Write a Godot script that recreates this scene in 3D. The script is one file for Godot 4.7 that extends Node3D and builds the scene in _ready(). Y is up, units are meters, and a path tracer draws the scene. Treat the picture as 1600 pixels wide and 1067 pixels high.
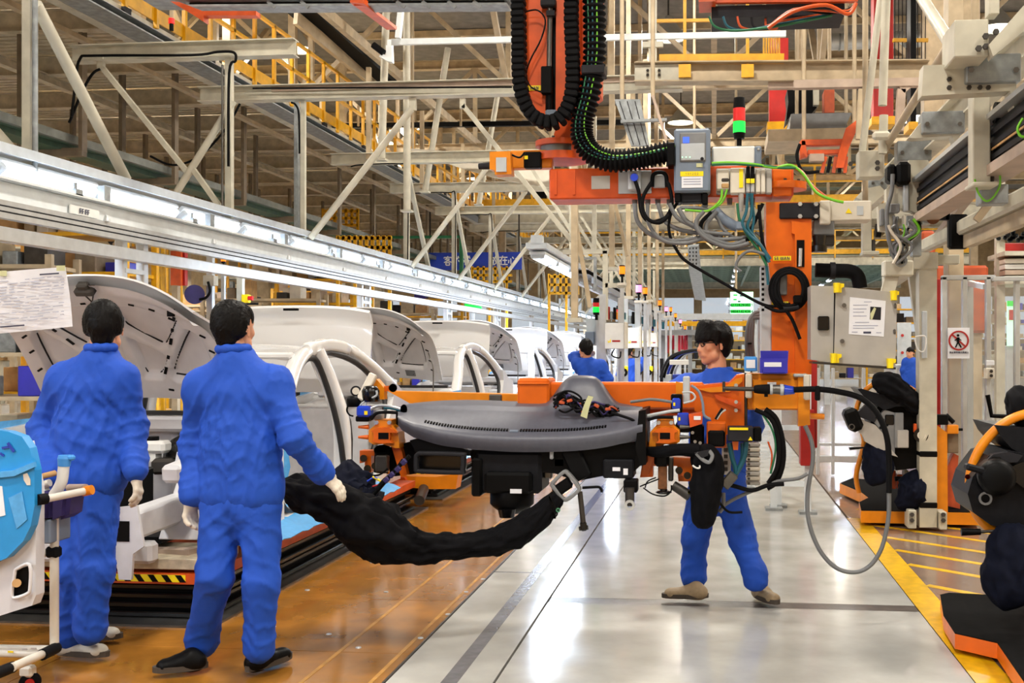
extends Node3D
# Assembly hall: overhead manipulator carrying a dashboard, white car bodies on a skid line, workers in blue.
# World: x to the right across the line, y up, -z along the line; units metres. Pixels of the 1600x1067 photograph give directions only.

const FPX := 1700.0
const CU := 934.0
const CV := 545.0
const EYE := 1.52
const YAW := 6.1
var _c := cos(deg_to_rad(YAW))
var _s := sin(deg_to_rad(YAW))
var used := {}
var M := {}
var rng := RandomNumberGenerator.new()
var sans: Font
var sansb: Font

class MB:
	var v := PackedVector3Array()
	var n := PackedVector3Array()
	var uv := PackedVector2Array()
	var ix := PackedInt32Array()
	var has_uv := false
	func tri(a: Vector3, b: Vector3, c: Vector3, out: Vector3) -> void:
		var nn := (b - a).cross(c - a).normalized()
		var k := v.size()
		var flip := nn.dot(out) < 0.0
		if flip: nn = -nn
		v.append(a); v.append(b); v.append(c)
		for i in 3:
			n.append(nn); uv.append(Vector2.ZERO)
		if flip: ix.append_array([k, k + 1, k + 2])
		else: ix.append_array([k, k + 2, k + 1])
	func quad(a: Vector3, b: Vector3, c: Vector3, d: Vector3, out: Vector3) -> void:
		var nn := (c - a).cross(d - b).normalized()
		var k := v.size()
		var flip := nn.dot(out) < 0.0
		if flip: nn = -nn
		v.append(a); v.append(b); v.append(c); v.append(d)
		for i in 4:
			n.append(nn)
		uv.append(Vector2(0, 1)); uv.append(Vector2(1, 1)); uv.append(Vector2(1, 0)); uv.append(Vector2(0, 0))
		if flip: ix.append_array([k, k + 1, k + 2, k, k + 2, k + 3])
		else: ix.append_array([k, k + 2, k + 1, k, k + 3, k + 2])
	func box(c: Vector3, s: Vector3, b := Basis.IDENTITY, ch := 0.0) -> MB:
		var h := s * 0.5
		ch = minf(ch, minf(h.x, minf(h.y, h.z)) * 0.8)
		for ax in 3:
			var o1 := (ax + 1) % 3
			var o2 := (ax + 2) % 3
			for sg in [-1.0, 1.0]:
				var q := []
				for k in [[-1, -1], [1, -1], [1, 1], [-1, 1]]:
					var p := Vector3.ZERO
					p[ax] = sg * h[ax]; p[o1] = k[0] * (h[o1] - ch); p[o2] = k[1] * (h[o2] - ch)
					q.append(c + b * p)
				var o := Vector3.ZERO
				o[ax] = sg
				quad(q[0], q[1], q[2], q[3], b * o)
		if ch > 0.0:
			for ax in 3:
				var o1 := (ax + 1) % 3
				var o2 := (ax + 2) % 3
				for s1 in [-1.0, 1.0]:
					for s2 in [-1.0, 1.0]:
						var q := []
						for k in [[-1, 0], [1, 0], [1, 1], [-1, 1]]:
							var p := Vector3.ZERO
							p[ax] = k[0] * (h[ax] - ch)
							p[o1] = s1 * (h[o1] - (ch if k[1] == 1 else 0.0)); p[o2] = s2 * (h[o2] - (0.0 if k[1] == 1 else ch))
							q.append(c + b * p)
						var o := Vector3.ZERO
						o[o1] = s1; o[o2] = s2
						quad(q[0], q[1], q[2], q[3], b * o)
			for sx in [-1.0, 1.0]:
				for sy in [-1.0, 1.0]:
					for sz in [-1.0, 1.0]:
						var e := Vector3(sx, sy, sz)
						var a := e * (h - Vector3(0, ch, ch)); var b2 := e * (h - Vector3(ch, 0, ch)); var c2 := e * (h - Vector3(ch, ch, 0))
						tri(c + b * a, c + b * b2, c + b * c2, b * e)
		return self
	static func frame(dir: Vector3, up: Vector3) -> Basis:
		var z := dir.normalized()
		if absf(z.dot(up.normalized())) > 0.98: up = Vector3.RIGHT if absf(z.x) < 0.9 else Vector3.BACK
		var x := up.cross(z).normalized()
		return Basis(x, z.cross(x), z)
	func bar(a: Vector3, b: Vector3, w: float, h: float, up := Vector3.UP, ch := 0.0) -> MB:
		return box((a + b) * 0.5, Vector3(w, h, a.distance_to(b)), frame(b - a, up), ch)
	func ibeam(a: Vector3, b: Vector3, w: float, h: float, t := 0.012, up := Vector3.UP) -> MB:
		var f := frame(b - a, up)
		var m := (a + b) * 0.5
		var l := a.distance_to(b)
		box(m + f.y * (h * 0.5 - t * 0.5), Vector3(w, t, l), f)
		box(m - f.y * (h * 0.5 - t * 0.5), Vector3(w, t, l), f)
		return box(m, Vector3(t * 0.8, h - 2 * t, l), f)
	func chan(a: Vector3, b: Vector3, w: float, h: float, t := 0.01, up := Vector3.UP, side := 1.0) -> MB:
		var f := frame(b - a, up)
		var m := (a + b) * 0.5
		var l := a.distance_to(b)
		box(m + f.y * (h * 0.5 - t * 0.5), Vector3(w, t, l), f)
		box(m - f.y * (h * 0.5 - t * 0.5), Vector3(w, t, l), f)
		return box(m + f.x * side * (w * 0.5 - t * 0.5), Vector3(t, h - 2 * t, l), f)
	func cyl(a: Vector3, b: Vector3, r0: float, r1 := -1.0, seg := 12, caps := true) -> MB:
		if r1 < 0.0: r1 = r0
		var f := frame(b - a, Vector3.UP)
		var k := v.size()
		var sl := (r0 - r1) / maxf(a.distance_to(b), 1e-5)
		for i in seg + 1:
			var an := TAU * i / seg
			var d := f.x * cos(an) + f.y * sin(an)
			var nn := (d + f.z * sl).normalized()
			v.append(a + d * r0); v.append(b + d * r1)
			n.append(nn); n.append(nn)
			uv.append(Vector2(float(i) / seg, 1)); uv.append(Vector2(float(i) / seg, 0))
		for i in seg:
			var p := k + i * 2
			ix.append_array([p, p + 1, p + 2, p + 2, p + 1, p + 3])
		if caps:
			for e in [[a, r0, -1.0], [b, r1, 1.0]]:
				if e[1] <= 1e-4: continue
				var c := v.size()
				v.append(e[0]); n.append(f.z * e[2]); uv.append(Vector2(0.5, 0.5))
				for i in seg + 1:
					var an := TAU * i / seg
					v.append(e[0] + (f.x * cos(an) + f.y * sin(an)) * e[1]); n.append(f.z * e[2]); uv.append(Vector2(0.5 + cos(an) * 0.5, 0.5 + sin(an) * 0.5))
				for i in seg:
					if e[2] > 0: ix.append_array([c, c + i + 2, c + i + 1])
					else: ix.append_array([c, c + i + 1, c + i + 2])
		return self
	func ring(c: Vector3, ax: Vector3, r0: float, r1: float, t: float, seg := 24) -> MB:   # flat washer
		var f := frame(ax, Vector3.UP)
		for i in seg:
			var a0 := TAU * i / seg
			var a1 := TAU * (i + 1) / seg
			var d0 := f.x * cos(a0) + f.y * sin(a0)
			var d1 := f.x * cos(a1) + f.y * sin(a1)
			var h := f.z * t * 0.5
			quad(c + d0 * r0 + h, c + d0 * r1 + h, c + d1 * r1 + h, c + d1 * r0 + h, f.z)
			quad(c + d0 * r0 - h, c + d0 * r1 - h, c + d1 * r1 - h, c + d1 * r0 - h, -f.z)
			quad(c + d0 * r1 - h, c + d0 * r1 + h, c + d1 * r1 + h, c + d1 * r1 - h, d0 + d1)
			quad(c + d0 * r0 - h, c + d0 * r0 + h, c + d1 * r0 + h, c + d1 * r0 - h, -d0 - d1)
		return self
	func sweep(path: PackedVector3Array, prof: PackedVector2Array, up: Vector3, closed := false, smooth := true, scales := PackedFloat32Array()) -> MB:   # prof in (x=side, y=up) round the path
		var m := path.size()
		var pc := prof.size()
		var rows := []
		var last := frame(path[1] - path[0], Vector3.UP if up == Vector3.ZERO else up)
		for i in m:
			var d: Vector3
			if closed: d = path[(i + 1) % m] - path[(i - 1 + m) % m]
			else: d = path[mini(i + 1, m - 1)] - path[maxi(i - 1, 0)]
			if up == Vector3.ZERO:
				var z := d.normalized()
				var x := (last.x - z * last.x.dot(z)).normalized()
				last = Basis(x, z.cross(x), z)
			else: last = frame(d, up)
			var row := PackedVector3Array()
			var sc := scales[i] if scales.size() == m else 1.0
			for p in prof: row.append(path[i] + (last.x * p.x + last.y * p.y) * sc)
			rows.append(row)
		var mm := m if closed else m - 1
		if smooth:
			var k := v.size()
			for i in m:
				var row: PackedVector3Array = rows[i]
				for j in pc:
					var t1: Vector3 = row[(j + 1) % pc] - row[(j - 1 + pc) % pc]
					var t2: Vector3 = rows[(i + 1) % m if closed else mini(i + 1, m - 1)][j] - rows[(i - 1 + m) % m if closed else maxi(i - 1, 0)][j]
					v.append(row[j]); n.append(t1.cross(t2).normalized()); uv.append(Vector2(float(j) / pc, float(i) / m))
			for i in mm:
				var i2 := (i + 1) % m
				for j in pc:
					var j2 := (j + 1) % pc
					var a := k + i * pc + j
					var b := k + i * pc + j2
					var c := k + i2 * pc + j2
					var d2 := k + i2 * pc + j
					ix.append_array([a, c, b, a, d2, c])
		else:
			for i in mm:
				var r0: PackedVector3Array = rows[i]
				var r1: PackedVector3Array = rows[(i + 1) % m]
				var cen := (path[i] + path[(i + 1) % m]) * 0.5
				for j in pc:
					var j2 := (j + 1) % pc
					quad(r0[j], r0[j2], r1[j2], r1[j], (r0[j] + r0[j2] + r1[j] + r1[j2]) * 0.25 - cen)
		if not closed:
			for e in [0, m - 1]:
				var row: PackedVector3Array = rows[e]
				var o: Vector3 = path[0] - path[1] if e == 0 else path[m - 1] - path[m - 2]
				for j in range(1, pc - 1): tri(row[0], row[j], row[j + 1], o)
		return self
	static func circle(r: float, seg: int, ry := -1.0) -> PackedVector2Array:
		var p := PackedVector2Array()
		if ry < 0: ry = r
		for i in seg: p.append(Vector2(cos(TAU * i / seg) * r, sin(TAU * i / seg) * ry))
		return p
	static func rrect(w: float, h: float, r: float) -> PackedVector2Array:
		var p := PackedVector2Array()
		for q in [[1, 1, 0.0], [-1, 1, PI / 2], [-1, -1, PI], [1, -1, PI * 1.5]]:
			for k in 4:
				var a: float = q[2] + PI / 2 * k / 3.0
				p.append(Vector2(q[0] * (w / 2 - r) + cos(a) * r, q[1] * (h / 2 - r) + sin(a) * r))
		return p
	func tube(path: PackedVector3Array, r: float, seg := 8, closed := false) -> MB:
		return sweep(path, circle(r, seg), Vector3.ZERO, closed)
	func lathe(prof: PackedVector2Array, at: Vector3, ax: Vector3, seg := 20) -> MB:   # prof (radius, along), from top/bottom in order
		var f := frame(ax, Vector3.UP)
		var m := prof.size()
		var k := v.size()
		for i in m:
			var t := prof[mini(i + 1, m - 1)] - prof[maxi(i - 1, 0)]
			for j in seg + 1:
				var an := TAU * j / seg
				var d := f.x * cos(an) + f.y * sin(an)
				v.append(at + d * prof[i].x + f.z * prof[i].y)
				n.append((d * t.y - f.z * t.x).normalized()); uv.append(Vector2(float(j) / seg, float(i) / m))
		for i in m - 1:
			for j in seg:
				var a := k + i * (seg + 1) + j
				var b := a + seg + 1
				ix.append_array([a, b, a + 1, a + 1, b, b + 1])
		return self
	func ball(c: Vector3, r: Vector3, seg := 12) -> MB:
		var k := v.size()
		var h := seg / 2 + 1
		for i in h + 1:
			var ph := PI * i / h
			for j in seg + 1:
				var th := TAU * j / seg
				var d := Vector3(sin(ph) * cos(th), cos(ph), sin(ph) * sin(th))
				v.append(c + d * r); n.append((d / r).normalized()); uv.append(Vector2(float(j) / seg, float(i) / h))
		for i in h:
			for j in seg:
				var a := k + i * (seg + 1) + j
				var b := a + seg + 1
				ix.append_array([a, a + 1, b, a + 1, b + 1, b])
		return self
	func prism(poly: PackedVector2Array, xf: Transform3D, depth: float, rim := true) -> MB:   # outline in xf's x-y plane, extruded along -z
		var t := Geometry2D.triangulate_polygon(poly)
		var o := xf.basis.z
		var bk := -o * depth
		for i in range(0, t.size(), 3):
			var a := xf * Vector3(poly[t[i]].x, poly[t[i]].y, 0)
			var b := xf * Vector3(poly[t[i + 1]].x, poly[t[i + 1]].y, 0)
			var c := xf * Vector3(poly[t[i + 2]].x, poly[t[i + 2]].y, 0)
			tri(a, b, c, o)
			if depth > 0: tri(a + bk, b + bk, c + bk, -o)
		if rim and depth > 0:
			var cw := Geometry2D.is_polygon_clockwise(poly)
			for i in poly.size():
				var p0 := poly[i]
				var p1 := poly[(i + 1) % poly.size()]
				var e := p1 - p0
				var nn := Vector2(e.y, -e.x) * (-1.0 if cw else 1.0)
				var a := xf * Vector3(p0.x, p0.y, 0)
				var b := xf * Vector3(p1.x, p1.y, 0)
				quad(a, b, b + bk, a + bk, xf.basis * Vector3(nn.x, nn.y, 0))
		return self
	func surf(rows: Array, thick := 0.0, flip := false) -> MB:   # rows of PackedVector3Array, smooth; normals to the side of (du x dv)
		var m := rows.size()
		var c: int = rows[0].size()
		var sides := [1.0, -1.0] if thick > 0 else [1.0]
		for sg in sides:
			var k := v.size()
			for i in m:
				for j in c:
					var du: Vector3 = rows[i][mini(j + 1, c - 1)] - rows[i][maxi(j - 1, 0)]
					var dv: Vector3 = rows[mini(i + 1, m - 1)][j] - rows[maxi(i - 1, 0)][j]
					var nn := du.cross(dv).normalized() * (-1.0 if flip else 1.0)
					v.append(rows[i][j] - (nn * thick if sg < 0 else Vector3.ZERO)); n.append(nn * sg); uv.append(Vector2(float(j) / (c - 1), float(i) / (m - 1)))
			for i in m - 1:
				for j in c - 1:
					var a := k + i * c + j
					if (sg > 0) != flip: ix.append_array([a, a + c, a + 1, a + 1, a + c, a + c + 1])
					else: ix.append_array([a, a + 1, a + c, a + 1, a + c + 1, a + c])
		if thick > 0:
			var k0 := v.size() - 2 * m * c
			var loop := []
			for j in c: loop.append(j)
			for i in range(1, m): loop.append(i * c + c - 1)
			for j in range(c - 2, -1, -1): loop.append((m - 1) * c + j)
			for i in range(m - 2, 0, -1): loop.append(i * c)
			var cen := Vector3.ZERO
			for q in loop: cen += v[k0 + q]
			cen /= loop.size()
			for q in loop.size():
				var a: int = k0 + loop[q]
				var b: int = k0 + loop[(q + 1) % loop.size()]
				quad(v[a], v[b], v[b + m * c], v[a + m * c], (v[a] + v[b]) * 0.5 - cen)
		return self
	func text(s: String, font: Font, h: float, xf: Transform3D, depth := 0.002) -> MB:
		var t := TextMesh.new()
		t.text = s; t.font = font; t.font_size = 32; t.pixel_size = h / 32.0; t.depth = depth; t.curve_step = 2.0
		return add(t, xf)
	func add(mesh: Mesh, xf := Transform3D.IDENTITY) -> MB:
		for si in mesh.get_surface_count():
			var a := mesh.surface_get_arrays(si)
			var k := v.size()
			var vv: PackedVector3Array = a[Mesh.ARRAY_VERTEX]
			var nn: PackedVector3Array = a[Mesh.ARRAY_NORMAL]
			for i in vv.size():
				v.append(xf * vv[i]); n.append((xf.basis * nn[i]).normalized()); uv.append(Vector2.ZERO)
			if a[Mesh.ARRAY_INDEX] != null and a[Mesh.ARRAY_INDEX].size():
				for i in a[Mesh.ARRAY_INDEX]: ix.append(k + i)
			else:
				for i in vv.size(): ix.append(k + i)
		return self
	func done() -> ArrayMesh:
		var a := []
		a.resize(Mesh.ARRAY_MAX)
		a[Mesh.ARRAY_VERTEX] = v; a[Mesh.ARRAY_NORMAL] = n; a[Mesh.ARRAY_INDEX] = ix
		if has_uv: a[Mesh.ARRAY_TEX_UV] = uv
		var m := ArrayMesh.new()
		m.add_surface_from_arrays(Mesh.PRIMITIVE_TRIANGLES, a)
		return m

# ---------- placing ----------
func q(u: float, v: float, Z: float) -> Vector3:   # the point of the plane z = -Z that lies in that direction
	var m := (u - CU) / FPX
	var X := Z * (m * _c - _s) / (_c + m * _s)
	var d := Z * _c - X * _s
	return Vector3(X, EYE + (CV - v) / FPX * d, -Z)
func qx(u: float, v: float, X: float) -> Vector3:   # the same on the plane x = X
	var m := (u - CU) / FPX
	return q(u, v, X * (_c + m * _s) / (m * _c - _s))
func fl(u: float, v: float) -> Vector3:   # the same on the floor
	var d := FPX * EYE / (v - CV)
	var m := (u - CU) / FPX
	var k := (m * _c - _s) / (_c + m * _s)
	return q(u, v, d / (_c - k * _s))
func ppm(Z: float) -> float: return FPX / Z
func poly(a: Array, Z: float) -> PackedVector2Array:
	var o := PackedVector2Array()
	for i in range(0, a.size(), 2):
		var p := q(a[i], a[i + 1], Z)
		o.append(Vector2(p.x, p.y))
	return o
func at_z(Z: float) -> Transform3D: return Transform3D(Basis.IDENTITY, Vector3(0, 0, -Z))
func path(a: Array, Z := 0.0) -> PackedVector3Array:   # [u, v] on plane Z, or [u, v, Z] each; Catmull-Rom smoothed
	var p := PackedVector3Array()
	for e in a: p.append(q(e[0], e[1], e[2] if e.size() > 2 else Z))
	return smooth(p)
func smooth(p: PackedVector3Array, sub := 5, closed := false) -> PackedVector3Array:
	var o := PackedVector3Array()
	var m := p.size()
	for i in (m if closed else m - 1):
		var p0 := p[(i - 1 + m) % m] if closed else p[maxi(i - 1, 0)]
		var p1 := p[i]
		var p2 := p[(i + 1) % m]
		var p3 := p[(i + 2) % m] if closed else p[mini(i + 2, m - 1)]
		for k in sub: o.append(p1.cubic_interpolate(p2, p0, p3, float(k) / sub))
	if not closed: o.append(p[m - 1])
	return o
func V(a: Array) -> PackedVector3Array:
	var o := PackedVector3Array()
	for i in range(0, a.size(), 3): o.append(Vector3(a[i], a[i + 1], a[i + 2]))
	return o
func V2(a: Array) -> PackedVector2Array:
	var o := PackedVector2Array()
	for i in range(0, a.size(), 2): o.append(Vector2(a[i], a[i + 1]))
	return o

# ---------- nodes ----------
func numbered(s: String) -> String:
	if not used.has(s):
		used[s] = 0
		return s
	used[s] += 1
	return "%s_%03d" % [s, used[s]]
func tag(o: Node, label := "", category := "", group := "", kind := "") -> Node:
	if label: o.set_meta("label", label)
	if category: o.set_meta("category", category)
	if group: o.set_meta("group", group)
	if kind: o.set_meta("kind", kind)
	return o
func thing(called: String, label: String, category: String, base := Vector3.ZERO, group := "") -> Node3D:
	var o := Node3D.new()
	o.name = numbered(called)
	add_child(o)
	o.position = base
	tag(o, label, category, group)
	return o
func part(parent: Node3D, called: String, mb: MB, mat: String, label := "") -> MeshInstance3D:
	var o := MeshInstance3D.new()
	o.mesh = mb.done()
	o.material_override = M[mat]
	o.cast_shadow = GeometryInstance3D.SHADOW_CASTING_SETTING_ON
	o.name = called
	parent.add_child(o, true)
	if parent.get_parent() == self and parent != self and not parent is MeshInstance3D: o.position = -parent.position
	if label: o.set_meta("label", label)
	return o
func solo(called: String, mb: MB, mat: String, label: String, category: String, group := "") -> MeshInstance3D:
	var o := part(self, numbered(called), mb, mat)
	tag(o, label, category, group)
	return o
func stru(called: String, mb: MB, mat: String) -> MeshInstance3D:
	var o := part(self, numbered(called), mb, mat)
	o.set_meta("kind", "structure")
	return o
func hang(t: Node3D, u: float, v: float, Z: float) -> void:   # a rod up to the roof
	var p := q(u, v, Z)
	part(t, "hanger_rod", MB.new().cyl(p, Vector3(p.x, 9.62, p.z), 0.025, -1.0, 8), "tan")
func drop(t: Node3D, u: float, v: float, Z: float, m := "alu") -> void:   # a post down to the floor
	var p := q(u, v, Z)
	part(t, "stand_post", MB.new().bar(Vector3(p.x, 0.0, p.z), p, 0.07, 0.07, Vector3.RIGHT), m)
func copy(o: Node3D, at: Vector3, label := "", turn := 0.0) -> Node3D:
	var c: Node3D = o.duplicate()
	c.name = numbered(String(o.name).rstrip("0123456789").rstrip("_"))
	add_child(c)
	c.position = at
	c.rotation.y = turn
	if label: c.set_meta("label", label)
	return c

# ---------- materials ----------
var _nz := {}
func noise_tex(freq: float, lo: float, hi: float, oct := 4, kind := FastNoiseLite.TYPE_SIMPLEX_SMOOTH, seed_ := 1) -> NoiseTexture2D:
	var key := "%s %s %s %s %s %s" % [freq, lo, hi, oct, kind, seed_]
	if _nz.has(key): return _nz[key]
	var f := FastNoiseLite.new()
	f.noise_type = kind; f.frequency = freq; f.fractal_octaves = oct; f.seed = seed_
	var t := NoiseTexture2D.new()
	t.width = 512; t.height = 512; t.seamless = true; t.noise = f; t.normalize = true
	var g := Gradient.new()
	g.set_color(0, Color(lo, lo, lo)); g.set_color(1, Color(hi, hi, hi))
	t.color_ramp = g
	_nz[key] = t
	return t
func mat(called: String, c: Color, rough := 0.5, metal := 0.0, vary := 0.12, scale := 1.0) -> StandardMaterial3D:
	var m := StandardMaterial3D.new()
	m.resource_name = called
	m.albedo_color = c; m.roughness = rough; m.metallic = metal
	if vary > 0.0:
		m.albedo_texture = noise_tex(0.012, 1.0 - vary, 1.0, 5)
		m.uv1_triplanar = true
		m.uv1_scale = Vector3.ONE * scale
	M[called] = m
	return m
func c8(r: int, g: int, b: int) -> Color: return Color8(r, g, b)
func glow(called: String, c: Color, e: float) -> StandardMaterial3D:
	var m := mat(called, c, 0.4, 0.0, 0.0)
	m.emission_enabled = true; m.emission = c; m.emission_energy_multiplier = e
	return m
func materials() -> void:
	mat("cream", c8(208, 203, 184), 0.45, 0.0, 0.16, 0.6)
	mat("tan", c8(198, 178, 146), 0.5, 0.0, 0.2, 0.5)
	mat("pinkish", c8(190, 168, 150), 0.5, 0.0, 0.18, 0.5)
	mat("deck", c8(216, 200, 170), 0.6, 0.0, 0.22, 0.7)
	mat("hanger", c8(128, 112, 90), 0.55, 0.0, 0.2, 0.8)
	mat("trough_green", c8(62, 92, 70), 0.5, 0.0, 0.25, 0.8)
	mat("trough_grey", c8(120, 124, 118), 0.45, 0.3, 0.2, 0.8)
	mat("yellow", c8(238, 176, 8), 0.42, 0.0, 0.12)
	mat("orange", c8(228, 104, 12), 0.32, 0.0, 0.1)
	mat("orange_deep", c8(226, 88, 22), 0.4, 0.0, 0.15)
	mat("orange_light", c8(238, 142, 14), 0.36, 0.0, 0.1)
	mat("brick_orange", c8(196, 84, 40), 0.55, 0.0, 0.18)
	mat("red", c8(176, 24, 18), 0.45, 0.0, 0.1)
	mat("black", c8(13, 13, 14), 0.45, 0.0, 0.2)
	mat("rubber", c8(18, 18, 20), 0.65, 0.0, 0.2)
	mat("mat_black", c8(16, 16, 17), 0.85, 0.0, 0.25, 2.0).metallic_specular = 0.15
	mat("blackgloss", c8(12, 12, 13), 0.22, 0.0, 0.0)
	mat("charcoal", c8(46, 46, 50), 0.5, 0.0, 0.15)
	mat("grey", c8(128, 130, 132), 0.45, 0.0, 0.12)
	mat("cabinet_grey", c8(176, 172, 166), 0.42, 0.0, 0.08)
	mat("boxblue", c8(118, 132, 150), 0.45, 0.0, 0.06)
	mat("lightgrey", c8(188, 194, 198), 0.45, 0.0, 0.08)
	mat("galv", c8(164, 170, 172), 0.4, 0.3, 0.28, 1.2)
	mat("alu", c8(208, 212, 214), 0.3, 0.55, 0.08)
	mat("steel", c8(120, 118, 114), 0.35, 0.8, 0.2)
	mat("darksteel", c8(74, 70, 66), 0.4, 0.5, 0.2)
	mat("white", c8(232, 232, 228), 0.4, 0.0, 0.05)
	mat("offwhite", c8(222, 214, 198), 0.5, 0.0, 0.08)
	mat("line_white", c8(226, 232, 234), 0.3, 0.0, 0.06)
	var cw := mat("car_white", c8(226, 226, 226), 0.22, 0.0, 0.0)
	cw.clearcoat_enabled = true; cw.clearcoat = 0.8; cw.clearcoat_roughness = 0.05
	mat("car_inner", c8(220, 220, 223), 0.38, 0.0, 0.08)
	mat("seal", c8(26, 25, 27), 0.5, 0.0, 0.0)
	mat("film_blue", c8(88, 170, 232), 0.25, 0.0, 0.1, 3.0)
	mat("door_blue", c8(40, 150, 220), 0.28, 0.0, 0.08)
	mat("bin_blue", c8(52, 52, 176), 0.35, 0.0, 0.05)
	mat("tag_blue", c8(70, 150, 226), 0.4, 0.0, 0.0)
	mat("sign_blue", c8(24, 58, 170), 0.5, 0.0, 0.08)
	mat("deep_purple", c8(52, 40, 104), 0.6, 0.0, 0.2)
	mat("lens_blue", c8(40, 70, 200), 0.2, 0.0, 0.0)
	mat("teal", c8(14, 92, 110), 0.4, 0.0, 0.1)
	mat("green_wire", c8(112, 190, 40), 0.4, 0.0, 0.0)
	mat("green", c8(30, 110, 70), 0.45, 0.0, 0.1)
	mat("cable_grey", c8(112, 114, 116), 0.45, 0.0, 0.1)
	mat("dash", c8(90, 92, 104), 0.42, 0.0, 0.1, 4.0)
	mat("dash_dark", c8(30, 31, 35), 0.42, 0.0, 0.15, 3.0)
	mat("cloth_black", c8(15, 15, 19), 0.8, 0.0, 0.3, 3.0).rim_enabled = true
	mat("cloth_navy", c8(17, 21, 38), 0.8, 0.0, 0.3, 3.0)
	mat("coverall", c8(10, 74, 186), 0.75, 0.0, 0.06, 2.0)
	mat("glove", c8(222, 212, 196), 0.9, 0.0, 0.12, 6.0)
	mat("skin", c8(214, 152, 118), 0.5, 0.0, 0.05, 4.0)
	mat("hair", c8(15, 13, 13), 0.5, 0.0, 0.2, 8.0).metallic_specular = 0.25
	mat("shoe_tan", c8(172, 150, 116), 0.6, 0.0, 0.2, 4.0)
	mat("shoe_white", c8(206, 200, 186), 0.6, 0.0, 0.12, 4.0)
	mat("sole", c8(70, 62, 54), 0.7, 0.0, 0.1)
	mat("paper", c8(232, 234, 240), 0.7, 0.0, 0.04)
	mat("print", c8(60, 62, 84), 0.8, 0.0, 0.0)
	mat("print_faint", c8(168, 172, 190), 0.8, 0.0, 0.0)
	mat("label_yellow", c8(248, 220, 10), 0.4, 0.0, 0.0)
	mat("tape", c8(206, 208, 160), 0.7, 0.0, 0.1)
	mat("pipe_white", c8(226, 220, 206), 0.35, 0.0, 0.08)
	mat("cardboard", c8(204, 160, 104), 0.7, 0.0, 0.15)
	mat("wall", c8(206, 176, 132), 0.7, 0.0, 0.15, 0.3)
	mat("roof", c8(136, 132, 128), 0.7, 0.2, 0.2, 0.4)
	mat("roof_green", c8(164, 182, 166), 0.6, 0.1, 0.2, 0.5)
	mat("rust", c8(150, 96, 56), 0.7, 0.3, 0.35, 3.0)
	mat("hatch_yellow", c8(232, 182, 16), 0.3, 0.0, 0.18, 1.5)
	# floors: varnished brown plates, pale epoxy, brown-grey paint; polish differs in fine patches
	for f in [["floor_brown", c8(176, 118, 46), 0.14, 0.3], ["floor_white", c8(184, 184, 180), 0.15, 0.14], ["floor_grey", c8(134, 112, 98), 0.2, 0.2]]:
		var m := mat(f[0], f[1], f[2], 0.0, f[3], 0.35)
		m.uv1_world_triplanar = true
		m.roughness_texture = noise_tex(0.02, 0.55, 1.0, 5, FastNoiseLite.TYPE_SIMPLEX_SMOOTH, 7)
		m.roughness = f[2] * 1.25
		m.normal_enabled = true
		var nt: NoiseTexture2D = noise_tex(0.008, 0.0, 1.0, 3, FastNoiseLite.TYPE_SIMPLEX_SMOOTH, 11).duplicate()
		nt.as_normal_map = true; nt.bump_strength = 1.0; nt.color_ramp = null
		m.normal_texture = nt
		m.normal_scale = 0.05
	mat("darkstrip", c8(92, 84, 80), 0.3, 0.0, 0.3, 2.0)
	mat("brass_strip", c8(206, 150, 70), 0.25, 0.0, 0.2)
	mat("line_grey", c8(108, 108, 114), 0.25, 0.0, 0.2, 2.0)
	var g := mat("glass", Color(0.86, 0.9, 0.9, 0.12), 0.03, 0.0, 0.0)
	g.transparency = BaseMaterial3D.TRANSPARENCY_ALPHA
	glow("tube_glow", Color(0.9, 0.94, 1.0), 9.0)
	glow("bay_glow", Color(1.0, 0.94, 0.84), 9.0)
	glow("amber_lamp", Color(1.0, 0.48, 0.02), 1.3)
	glow("red_lamp", Color(1.0, 0.05, 0.04), 1.0)
	glow("pink_lamp", Color(1.0, 0.55, 0.8), 1.6)
	glow("green_lamp", Color(0.02, 0.9, 0.25), 1.4)
	glow("led_screen", Color(0.75, 1.0, 0.85), 1.0)
	glow("led_green_sign", Color(0.02, 0.75, 0.2), 1.0)
	glow("led_blue", Color(0.25, 0.4, 1.0), 0.7)
	mat("red_lamp_off", c8(225, 40, 40), 0.3, 0.0, 0.0)
	mat("red_pink", c8(214, 40, 70), 0.6, 0.0, 0.1)
	mat("red_plastic", c8(200, 30, 30), 0.3, 0.0, 0.0)
	mat("green_plastic", c8(30, 140, 70), 0.3, 0.0, 0.0)
	for k in ["black", "rubber", "cloth_black", "cloth_navy", "dash_dark", "charcoal"]: M[k].metallic_specular = 0.22
	M.cloth_black.rim = 0.08
	M.coverall.rim_enabled = true; M.coverall.rim = 0.1; M.coverall.rim_tint = 0.8
	M.skin.subsurf_scatter_enabled = true; M.skin.subsurf_scatter_strength = 0.15

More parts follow.
